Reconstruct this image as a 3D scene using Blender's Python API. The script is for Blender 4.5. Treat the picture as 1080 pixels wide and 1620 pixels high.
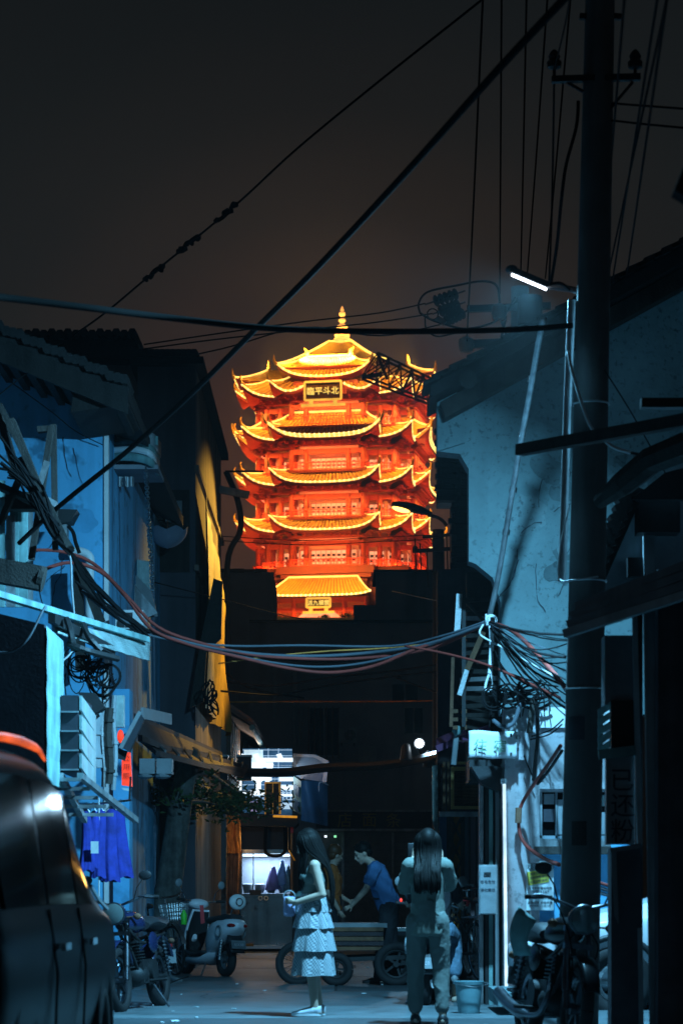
import bpy, bmesh, math, random
from mathutils import Vector, Matrix, noise
R = math.radians
rng = random.Random(7)
for _o in list(bpy.data.objects): bpy.data.objects.remove(_o)
SC = bpy.context.scene
COL = SC.collection

# ---------------------------------------------------------------- camera, sky, exposure
F, HX, HY, CZ = 3825.0, 540.0, 1410.0, 1.1          # 85 mm lens, level camera, rise of the lens like a view camera
cam = bpy.data.cameras.new('camera'); camo = bpy.data.objects.new('camera', cam); COL.objects.link(camo)
camo.location = (0, 0, CZ); camo.rotation_euler = (R(90), 0, 0)
cam.sensor_width = 36; cam.lens = 85; cam.shift_y = (HY - 810) / 1620
cam.clip_start = 0.1; cam.clip_end = 6000
cam.dof.use_dof = True; cam.dof.focus_distance = 40; cam.dof.aperture_fstop = 4.5
SC.camera = camo
SC.view_settings.view_transform = 'Standard'; SC.view_settings.look = 'None'
SC.view_settings.exposure = 0.0; SC.view_settings.gamma = 1.0; SC.view_settings.use_curve_mapping = False
SC.render.engine = 'CYCLES'
SC.cycles.use_denoising = True
try:
    SC.cycles.denoiser = 'OPENIMAGEDENOISE'
except Exception:
    pass
SC.cycles.max_bounces = 5; SC.cycles.diffuse_bounces = 3; SC.cycles.glossy_bounces = 3; SC.cycles.transmission_bounces = 4
SC.cycles.transparent_max_bounces = 6; SC.cycles.sample_clamp_indirect = 2.0; SC.cycles.use_light_tree = True
SC.cycles.caustics_reflective = False; SC.cycles.caustics_refractive = False

TOWER_DIR = Vector((0.0, 382.0, 62.0)).normalized()
W = bpy.data.worlds.new('World'); SC.world = W; W.use_nodes = True
def world():
    nt = W.node_tree; n = nt.nodes; n.clear(); L = nt.links
    out = n.new('ShaderNodeOutputWorld'); bg = n.new('ShaderNodeBackground'); L.new(bg.outputs[0], out.inputs[0])
    tc = n.new('ShaderNodeTexCoord')
    sep = n.new('ShaderNodeSeparateXYZ'); L.new(tc.outputs['Generated'], sep.inputs[0])
    rz = n.new('ShaderNodeValToRGB'); L.new(sep.outputs[2], rz.inputs[0])
    e = rz.color_ramp.elements
    e[0].position = 0.0; e[0].color = (0.0360, 0.0380, 0.0410, 1)
    e[1].position = 1.0; e[1].color = (0.0060, 0.0080, 0.0095, 1)
    for p, c in ((0.07, (0.0190, 0.0200, 0.0210, 1)), (0.14, (0.0135, 0.0155, 0.0165, 1)), (0.22, (0.0120, 0.0146, 0.0158, 1)), (0.29, (0.0105, 0.0132, 0.0146, 1)), (0.35, (0.0080, 0.0104, 0.0120, 1))):
        k = e.new(p); k.color = c
    # night glow of the floodlit tower in the misty air, around its direction
    dot = n.new('ShaderNodeVectorMath'); dot.operation = 'DISTANCE'; dot.inputs[1].default_value = TOWER_DIR
    nrm = n.new('ShaderNodeVectorMath'); nrm.operation = 'NORMALIZE'; L.new(tc.outputs['Generated'], nrm.inputs[0]); L.new(nrm.outputs[0], dot.inputs[0])
    rg = n.new('ShaderNodeValToRGB'); L.new(dot.outputs['Value'], rg.inputs[0]); rg.color_ramp.interpolation = 'EASE'
    g = rg.color_ramp.elements
    g[0].position = 0.0; g[0].color = (0.075, 0.0165, 0.0040, 1); g[1].position = 0.20; g[1].color = (0, 0, 0, 1)
    k = g.new(0.05); k.color = (0.0430, 0.0095, 0.0028, 1); k = g.new(0.085); k.color = (0.0200, 0.0070, 0.0036, 1); k = g.new(0.12); k.color = (0.0090, 0.0040, 0.0022, 1); k = g.new(0.16); k.color = (0.0022, 0.0010, 0.0006, 1)
    nz = n.new('ShaderNodeTexNoise'); nz.inputs['Scale'].default_value = 2.2; nz.inputs['Detail'].default_value = 4; L.new(nrm.outputs[0], nz.inputs[0])
    mr = n.new('ShaderNodeMapRange'); mr.inputs[3].default_value = 0.85; mr.inputs[4].default_value = 1.15; L.new(nz.outputs[0], mr.inputs[0])
    add = n.new('ShaderNodeMix'); add.data_type = 'RGBA'; add.blend_type = 'ADD'; add.inputs[0].default_value = 1
    L.new(rz.outputs[0], add.inputs[6]); L.new(rg.outputs[0], add.inputs[7])
    mu = n.new('ShaderNodeVectorMath'); mu.operation = 'SCALE'; L.new(add.outputs[2], mu.inputs[0]); L.new(mr.outputs[0], mu.inputs['Scale'])
    L.new(mu.outputs[0], bg.inputs[0]); bg.inputs[1].default_value = 0.86
world()

# ---------------------------------------------------------------- helpers
def P(px, py, Y): return Vector(((px - HX) / F * Y, Y, CZ + (HY - py) / F * Y))
ORG = {}
def origin(o):
    return ORG.get(o.name) if o is not None else None

class MB:
    """collects primitive shapes into one mesh"""
    def __init__(s): s.v = []; s.f = []
    def add(s, vs, fs):
        b = len(s.v); s.v += [Vector(q) for q in vs]; s.f += [tuple(i + b for i in q) for q in fs]; return s
    def quad(s, *pts): return s.add(pts, [tuple(range(len(pts)))])
    def box(s, lo, hi):
        x0, y0, z0 = lo; x1, y1, z1 = hi
        return s.add([(x0,y0,z0),(x1,y0,z0),(x1,y1,z0),(x0,y1,z0),(x0,y0,z1),(x1,y0,z1),(x1,y1,z1),(x0,y1,z1)],
                     [(0,3,2,1),(4,5,6,7),(0,1,5,4),(1,2,6,5),(2,3,7,6),(3,0,4,7)])
    def cbox(s, c, size, rot=None):
        h = [q / 2 for q in size]; m = rot or Matrix.Identity(3)
        vs = [Vector(c) + m @ Vector((sx*h[0], sy*h[1], sz*h[2])) for sz in (-1,1) for sx, sy in ((-1,-1),(1,-1),(1,1),(-1,1))]
        return s.add(vs, [(0,3,2,1),(4,5,6,7),(0,1,5,4),(1,2,6,5),(2,3,7,6),(3,0,4,7)])
    def pbox(s, x0, y0, x1, y1, Y, d):
        a = P(x0, y1, Y); b = P(x1, y0, Y)
        return s.box((a.x, Y, a.z), (b.x, Y + d, b.z))
    def bar(s, p0, p1, w, h=None, up=(0,0,1)):
        p0 = Vector(p0); p1 = Vector(p1); d = (p1 - p0)
        u = Vector(up)
        if abs(d.normalized().dot(u)) > .98: u = Vector((0,1,0))
        x = d.normalized(); y = u.cross(x).normalized(); z = x.cross(y)
        m = Matrix((x, y, z)).transposed()
        return s.cbox((p0 + p1) / 2, (d.length, w, h or w), m)
    def tube(s, pts, r, n=6, cap=True):
        pts = [Vector(q) for q in pts]; k = len(pts); b = len(s.v)
        rr = r if isinstance(r, (list, tuple)) else [r] * k
        t0 = (pts[1] - pts[0]).normalized()
        ref = Vector((0,0,1)) if abs(t0.z) < .9 else Vector((1,0,0))
        nx = t0.cross(ref).normalized()
        for i in range(k):
            t = (pts[min(i+1, k-1)] - pts[max(i-1, 0)]).normalized()
            nx = (nx - t * nx.dot(t)); nx = nx.normalized() if nx.length > 1e-6 else t.orthogonal().normalized()
            ny = t.cross(nx)
            for j in range(n):
                a = 2*math.pi*j/n
                s.v.append(pts[i] + (nx*math.cos(a) + ny*math.sin(a)) * rr[i])
        for i in range(k-1):
            for j in range(n):
                s.f.append((b+i*n+j, b+i*n+(j+1) % n, b+(i+1)*n+(j+1) % n, b+(i+1)*n+j))
        if cap:
            s.f.append(tuple(b+j for j in reversed(range(n)))); s.f.append(tuple(b+(k-1)*n+j for j in range(n)))
        return s
    def cyl(s, p0, p1, r0, r1=None, n=10, cap=True): return s.tube([p0, p1], [r0, r0 if r1 is None else r1], n, cap)
    def capsule(s, p0, p1, r0, r1=None, n=12):
        r1 = r0 if r1 is None else r1
        p0 = Vector(p0); p1 = Vector(p1); d = (p1 - p0).normalized(); pts = []; rr = []
        for a in (80, 55, 28): pts.append(p0 - d*r0*math.sin(R(a))); rr.append(r0*math.cos(R(a)))
        pts += [p0, p1]; rr += [r0, r1]
        for a in (28, 55, 80): pts.append(p1 + d*r1*math.sin(R(a))); rr.append(r1*math.cos(R(a)))
        return s.tube(pts, rr, n)
    def ell(s, c, r, nu=12, nv=8, rot=None):
        c = Vector(c); r = (r, r, r) if not isinstance(r, (tuple, list)) else r; b = len(s.v); m = rot or Matrix.Identity(3)
        for i in range(1, nv):
            th = math.pi*i/nv
            for j in range(nu):
                ph = 2*math.pi*j/nu
                s.v.append(c + m @ Vector((r[0]*math.sin(th)*math.cos(ph), r[1]*math.sin(th)*math.sin(ph), r[2]*math.cos(th))))
        s.v.append(c + m @ Vector((0,0,r[2]))); s.v.append(c + m @ Vector((0,0,-r[2]))); T_, B_ = len(s.v)-2, len(s.v)-1
        for i in range(nv-2):
            for j in range(nu): s.f.append((b+i*nu+j, b+(i+1)*nu+j, b+(i+1)*nu+(j+1) % nu, b+i*nu+(j+1) % nu))
        for j in range(nu):
            s.f.append((T_, b+j, b+(j+1) % nu)); s.f.append((B_, b+(nv-2)*nu+(j+1) % nu, b+(nv-2)*nu+j))
        return s
    def lathe(s, prof, c=(0,0,0), n=14, axis='z'):
        c = Vector(c); b = len(s.v); k = len(prof)
        for r, z in prof:
            for j in range(n):
                a = 2*math.pi*j/n; q = (r*math.cos(a), r*math.sin(a), z)
                if axis == 'y': q = (q[0], q[2], q[1])
                if axis == 'x': q = (q[2], q[0], q[1])
                s.v.append(c + Vector(q))
        for i in range(k-1):
            for j in range(n): s.f.append((b+i*n+j, b+i*n+(j+1) % n, b+(i+1)*n+(j+1) % n, b+(i+1)*n+j))
        s.f.append(tuple(b+j for j in range(n))); s.f.append(tuple(b+(k-1)*n+j for j in range(n)))
        return s
    def torus(s, c, r, t, n=24, m=8, axis='y', a0=0, a1=360):
        full = abs(a1 - a0) >= 360; pts = []
        for i in range(n + 1):
            a = R(a0 + (a1-a0)*i/n); q = (r*math.cos(a), 0, r*math.sin(a))
            if axis == 'x': q = (0, q[0], q[2])
            if axis == 'z': q = (q[0], q[2], 0)
            pts.append(Vector(c) + Vector(q))
        return s.tube(pts, t, m, cap=not full)
    def grid(s, fn, nu, nv):
        b = len(s.v)
        for i in range(nu+1):
            for j in range(nv+1): s.v.append(Vector(fn(i/nu, j/nv)))
        for i in range(nu):
            for j in range(nv):
                q = b+i*(nv+1)+j; s.f.append((q, q+nv+1, q+nv+2, q+1))
        return s
    def slab(s, poly, thick):
        """polygon (3-D points) extruded along a vector"""
        k = len(poly); t = Vector(thick); a = [Vector(q) for q in poly]; b = [q + t for q in a]
        fs = [tuple(range(k)), tuple(reversed(range(k, 2*k)))] + [((i+1) % k, i, k+i, k+(i+1) % k) for i in range(k)]
        return s.add(a + b, fs)
    def loft(s, rings, cap=True, closed=True):
        n = len(rings[0]); b = len(s.v)
        for r in rings: s.v += [Vector(q) for q in r]
        for i in range(len(rings)-1):
            for j in range(n if closed else n-1):
                s.f.append((b+i*n+j, b+i*n+(j+1) % n, b+(i+1)*n+(j+1) % n, b+(i+1)*n+j))
        if cap and closed:
            s.f.append(tuple(b+j for j in reversed(range(n)))); s.f.append(tuple(b+(len(rings)-1)*n+j for j in range(n)))
        return s
    def text(s, body, size, c, yaw=0.0, depth=.004, lean=0.0, bold=0.0):
        cu = bpy.data.curves.new('t', 'FONT'); cu.body = body; cu.size = size; cu.align_x = 'CENTER'; cu.align_y = 'CENTER'
        cu.extrude = depth; cu.resolution_u = 2; cu.offset = bold
        o = bpy.data.objects.new('t', cu); COL.objects.link(o)
        bpy.context.view_layer.update()
        me = bpy.data.meshes.new_from_object(o.evaluated_get(bpy.context.evaluated_depsgraph_get()))
        m = Matrix.Rotation(yaw, 3, 'Z') @ Matrix.Rotation(lean, 3, 'Y') @ Matrix.Rotation(R(90), 3, 'X')
        xs = [q.co.x for q in me.vertices]; ys = [q.co.y for q in me.vertices]
        mid = Vector(((min(xs)+max(xs))/2, (min(ys)+max(ys))/2, 0)) if xs else Vector()
        s.add([Vector(c) + m @ (q.co - mid) for q in me.vertices], [tuple(p.vertices) for p in me.polygons])
        bpy.data.objects.remove(o); bpy.data.curves.remove(cu); bpy.data.meshes.remove(me)
        return s
    def xform(s, m):
        s.v = [m @ q for q in s.v]; return s
    def mesh(s, name, mat, smooth=False, off=None):
        me = bpy.data.meshes.new(name)
        me.from_pydata([(q - off)[:] if off is not None else q[:] for q in s.v], [], s.f)
        if smooth:
            for p in me.polygons: p.use_smooth = True
            if smooth != 'all':
                me.set_sharp_from_angle(angle=R(42))
        for m in (mat if isinstance(mat, (list, tuple)) else [mat]): me.materials.append(m)
        for i in getattr(s, 'alt', ()): me.polygons[i].material_index = 1
        me.update(); return me
    def build(s, name, mat, parent=None, smooth=False, kind=None, label=None):
        o = bpy.data.objects.new(name, s.mesh(name, mat, smooth, origin(parent)))
        COL.objects.link(o)
        if parent is not None:
            o.parent = parent
            if origin(parent) is not None: ORG[o.name] = origin(parent)
        if kind: o['kind'] = kind
        if label: o['label'] = label
        return o
    def single(s, name, mat, label, cat, group=None, smooth=False, kind=None):
        lo = [min(q[i] for q in s.v) for i in range(3)]; hi = [max(q[i] for q in s.v) for i in range(3)]
        c = Vector(((lo[0]+hi[0])/2, (lo[1]+hi[1])/2, lo[2]))
        o = bpy.data.objects.new(name, s.mesh(name, mat, smooth, c)); o.location = c; COL.objects.link(o); ORG[o.name] = c
        if kind: o['kind'] = kind
        if label: o['label'] = label
        if cat: o['category'] = cat
        if group: o['group'] = group
        return o

def thing(name, label, cat, loc=(0,0,0), rz=None, group=None, rx=0):
    o = bpy.data.objects.new(name, None); COL.objects.link(o); o.location = loc; o.empty_display_size = .2
    o['label'] = label; o['category'] = cat
    if group: o['group'] = group
    if rz is None: ORG[o.name] = Vector(loc)       # children are given in world coordinates
    else: o.rotation_euler = (rx, 0, rz)           # children are given in the thing's own coordinates
    return o
def inst(src, parent, loc=(0,0,0), rot=(0,0,0), name=None):
    """another object sharing a mesh"""
    o = src.copy(); COL.objects.link(o); o.parent = parent; o.location = loc; o.rotation_euler = rot
    return o
def dup(o, parent=None):
    c = o.copy(); COL.objects.link(c)
    if parent is not None: c.parent = parent
    for ch in list(o.children): dup(ch, c)
    return c
def from_eval(mb, mods, name, mat, parent, smooth=True, label=None):
    """apply modifiers to the collected shapes and keep the result as one mesh"""
    off = origin(parent)
    me = mb.mesh('tmp', mat, False, off); o = bpy.data.objects.new(name, me); COL.objects.link(o)
    for t, kw in mods:
        m = o.modifiers.new(t, t)
        for k, v in kw.items(): setattr(m, k, v)
    bpy.context.view_layer.update()
    nm = bpy.data.meshes.new_from_object(o.evaluated_get(bpy.context.evaluated_depsgraph_get()))
    o.modifiers.clear(); o.data = nm; nm.name = name
    nm.materials.clear(); nm.materials.append(mat)
    for p in nm.polygons: p.use_smooth = smooth
    o.parent = parent
    if off is not None: ORG[o.name] = off
    if label: o['label'] = label
    return o
def blob(mb, name, mat, parent, voxel=.008, it=4, label=None, wrinkle=0.0):
    o = from_eval(mb, [('REMESH', dict(mode='VOXEL', voxel_size=voxel)), ('SMOOTH', dict(factor=.5, iterations=it))], name, mat, parent, True, label)
    if wrinkle:                                           # cloth folds: stretched noise along the normals
        me = o.data; sd = len(me.vertices) % 97
        cs = [(v.co.copy(), v.normal.copy()) for v in me.vertices]
        for v, (p, nn) in zip(me.vertices, cs):
            k = noise.noise((p.x*9+sd, p.y*9, p.z*5+p.y*4)); k = (1-abs(k)*2)**3 if abs(k) < .5 else 0
            v.co = p + nn*(wrinkle*1.6*k + wrinkle*.8*noise.noise((p.x*5, p.y*5, p.z*3+sd)))
        me.update()
    return o

def sag(a, b, drop, n=14, wob=0.0, seed=0):
    a = Vector(a); b = Vector(b); r = random.Random(seed); out = []
    for i in range(n+1):
        t = i/n; q = a.lerp(b, t); q.z -= drop*4*t*(1-t)
        if 0 < i < n and wob: q += Vector((r.uniform(-wob, wob), r.uniform(-wob, wob), r.uniform(-wob, wob)))
        out.append(q)
    return out
def smooth_path(pts, k=6):
    """Catmull-Rom through points"""
    pts = [Vector(q) for q in pts]; out = []
    for i in range(len(pts)-1):
        p0, p1, p2, p3 = pts[max(i-1,0)], pts[i], pts[i+1], pts[min(i+2, len(pts)-1)]
        for j in range(k):
            t = j/k
            out.append(.5*((2*p1) + (p2-p0)*t + (2*p0-5*p1+4*p2-p3)*t*t + (3*p1-p0-3*p2+p3)*t**3))
    return out + [pts[-1]]

# ---------------------------------------------------------------- materials
MT = {}
def mat(name, col, rough=.7, metal=0.0, var=.3, scale=3.0, bump=.2, spots=0.0, streak=0.0, fine=0.0, spec=.4, coat=0.0, alpha=1.0, trans=0.0):
    """painted / plastered / metal surface: mottled colour, grain relief, optional spots and rain streaks"""
    m = bpy.data.materials.new(name); m.use_nodes = True; nt = m.node_tree; n = nt.nodes; L = nt.links
    b = n['Principled BSDF']; tc = n.new('ShaderNodeTexCoord')
    b.inputs['Roughness'].default_value = rough; b.inputs['Metallic'].default_value = metal
    b.inputs['Specular IOR Level'].default_value = spec; b.inputs['Coat Weight'].default_value = coat
    b.inputs['Alpha'].default_value = alpha; b.inputs['Transmission Weight'].default_value = trans
    geo = n.new('ShaderNodeNewGeometry')
    nz = n.new('ShaderNodeTexNoise'); nz.inputs['Scale'].default_value = scale; nz.inputs['Detail'].default_value = 7; nz.inputs['Roughness'].default_value = .62
    L.new(geo.outputs['Position'], nz.inputs['Vector'])
    rp = n.new('ShaderNodeMapRange'); rp.inputs[1].default_value = .3; rp.inputs[2].default_value = .7
    rp.inputs[3].default_value = 1-var; rp.inputs[4].default_value = 1+var*.6; L.new(nz.outputs['Fac'], rp.inputs[0])
    sc = n.new('ShaderNodeVectorMath'); sc.operation = 'SCALE'; sc.inputs[0].default_value = col; L.new(rp.outputs[0], sc.inputs['Scale'])
    cur = sc.outputs[0]
    def darker(fac, amt):
        nonlocal cur
        mx = n.new('ShaderNodeMix'); mx.data_type = 'RGBA'; mx.blend_type = 'MULTIPLY'
        mx.inputs[7].default_value = (amt, amt, amt*1.02, 1); L.new(fac, mx.inputs[0]); L.new(cur, mx.inputs[6]); cur = mx.outputs[2]
    if spots:
        n2 = n.new('ShaderNodeTexNoise'); n2.inputs['Scale'].default_value = spots; n2.inputs['Detail'].default_value = 3; n2.inputs['Roughness'].default_value = .7
        L.new(geo.outputs['Position'], n2.inputs['Vector'])
        r2 = n.new('ShaderNodeMapRange'); r2.inputs[1].default_value = .55; r2.inputs[2].default_value = .64; L.new(n2.outputs['Fac'], r2.inputs[0])
        n6 = n.new('ShaderNodeTexNoise'); n6.inputs['Scale'].default_value = spots*.055; n6.inputs['Detail'].default_value = 3; L.new(geo.outputs['Position'], n6.inputs['Vector'])
        r6 = n.new('ShaderNodeMapRange'); r6.inputs[1].default_value = .28; r6.inputs[2].default_value = .60; L.new(n6.outputs['Fac'], r6.inputs[0])
        m6 = n.new('ShaderNodeMath'); m6.operation = 'MULTIPLY'; L.new(r2.outputs[0], m6.inputs[0]); L.new(r6.outputs[0], m6.inputs[1])
        darker(m6.outputs[0], .5)
    if streak:
        mp = n.new('ShaderNodeMapping'); mp.inputs['Scale'].default_value = (streak, streak, streak*.06); L.new(geo.outputs['Position'], mp.inputs[0])
        n3 = n.new('ShaderNodeTexNoise'); n3.inputs['Scale'].default_value = 1.0; n3.inputs['Detail'].default_value = 5; L.new(mp.outputs[0], n3.inputs['Vector'])
        r3 = n.new('ShaderNodeMapRange'); r3.inputs[1].default_value = .5; r3.inputs[2].default_value = .72; L.new(n3.outputs['Fac'], r3.inputs[0])
        darker(r3.outputs[0], .45)
    L.new(cur, b.inputs['Base Color'])
    if bump:
        n4 = n.new('ShaderNodeTexNoise'); n4.inputs['Scale'].default_value = fine or scale*9; n4.inputs['Detail'].default_value = 4
        L.new(geo.outputs['Position'] if not fine else tc.outputs['Object'], n4.inputs['Vector'])
        bp = n.new('ShaderNodeBump'); bp.inputs['Strength'].default_value = bump; bp.inputs['Distance'].default_value = .02
        L.new(n4.outputs['Fac'], bp.inputs['Height']); L.new(bp.outputs[0], b.inputs['Normal'])
        r5 = n.new('ShaderNodeMapRange'); r5.inputs[3].default_value = max(.03, rough-.12); r5.inputs[4].default_value = min(1, rough+.15)
        L.new(nz.outputs['Fac'], r5.inputs[0]); L.new(r5.outputs[0], b.inputs['Roughness'])
    MT[name] = m; return m
def emis(name, col, strength, var=0.0, scale=4.0):
    m = bpy.data.materials.new(name); m.use_nodes = True; n = m.node_tree.nodes; L = m.node_tree.links
    b = n['Principled BSDF']; b.inputs['Base Color'].default_value = (*[min(1, c)*.5 for c in col], 1)
    b.inputs['Emission Color'].default_value = (*col, 1); b.inputs['Emission Strength'].default_value = strength
    if var:
        nz = n.new('ShaderNodeTexNoise'); nz.inputs['Scale'].default_value = scale; g = n.new('ShaderNodeNewGeometry'); L.new(g.outputs['Position'], nz.inputs['Vector'])
        r = n.new('ShaderNodeMapRange'); r.inputs[1].default_value = .3; r.inputs[2].default_value = .7
        r.inputs[3].default_value = strength*(1-var); r.inputs[4].default_value = strength*(1+var); L.new(nz.outputs['Fac'], r.inputs[0]); L.new(r.outputs[0], b.inputs['Emission Strength'])
    MT[name] = m; return m
def glass(name, col=(.5,.55,.6), rough=.05):
    m = bpy.data.materials.new(name); m.use_nodes = True; n = m.node_tree.nodes; L = m.node_tree.links; n.clear()
    out = n.new('ShaderNodeOutputMaterial'); mx = n.new('ShaderNodeMixShader'); t = n.new('ShaderNodeBsdfTransparent'); g = n.new('ShaderNodeBsdfGlossy')
    t.inputs[0].default_value = (*col, 1); g.inputs['Roughness'].default_value = rough; lw = n.new('ShaderNodeFresnel'); lw.inputs[0].default_value = 1.5
    L.new(lw.outputs[0], mx.inputs[0]); L.new(t.outputs[0], mx.inputs[1]); L.new(g.outputs[0], mx.inputs[2]); L.new(mx.outputs[0], out.inputs[0])
    MT[name] = m; return m
def lamp(kind, loc, col, power, size=.1, target=None, size_y=None, spot=None, name='lamp', parent=None):
    l = bpy.data.lights.new(name, kind); l.color = col; l.energy = power
    if kind == 'AREA':
        l.shape = 'RECTANGLE'; l.size = size; l.size_y = size_y or size
    else: l.shadow_soft_size = size
    if spot: l.spot_size = R(spot[0]); l.spot_blend = spot[1]
    o = bpy.data.objects.new(name, l); COL.objects.link(o); o.location = loc
    if target is not None:
        o.rotation_euler = (Vector(target) - Vector(loc)).to_track_quat('-Z', 'Y').to_euler()
    if parent is not None:
        o.parent = parent
    return o

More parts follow.
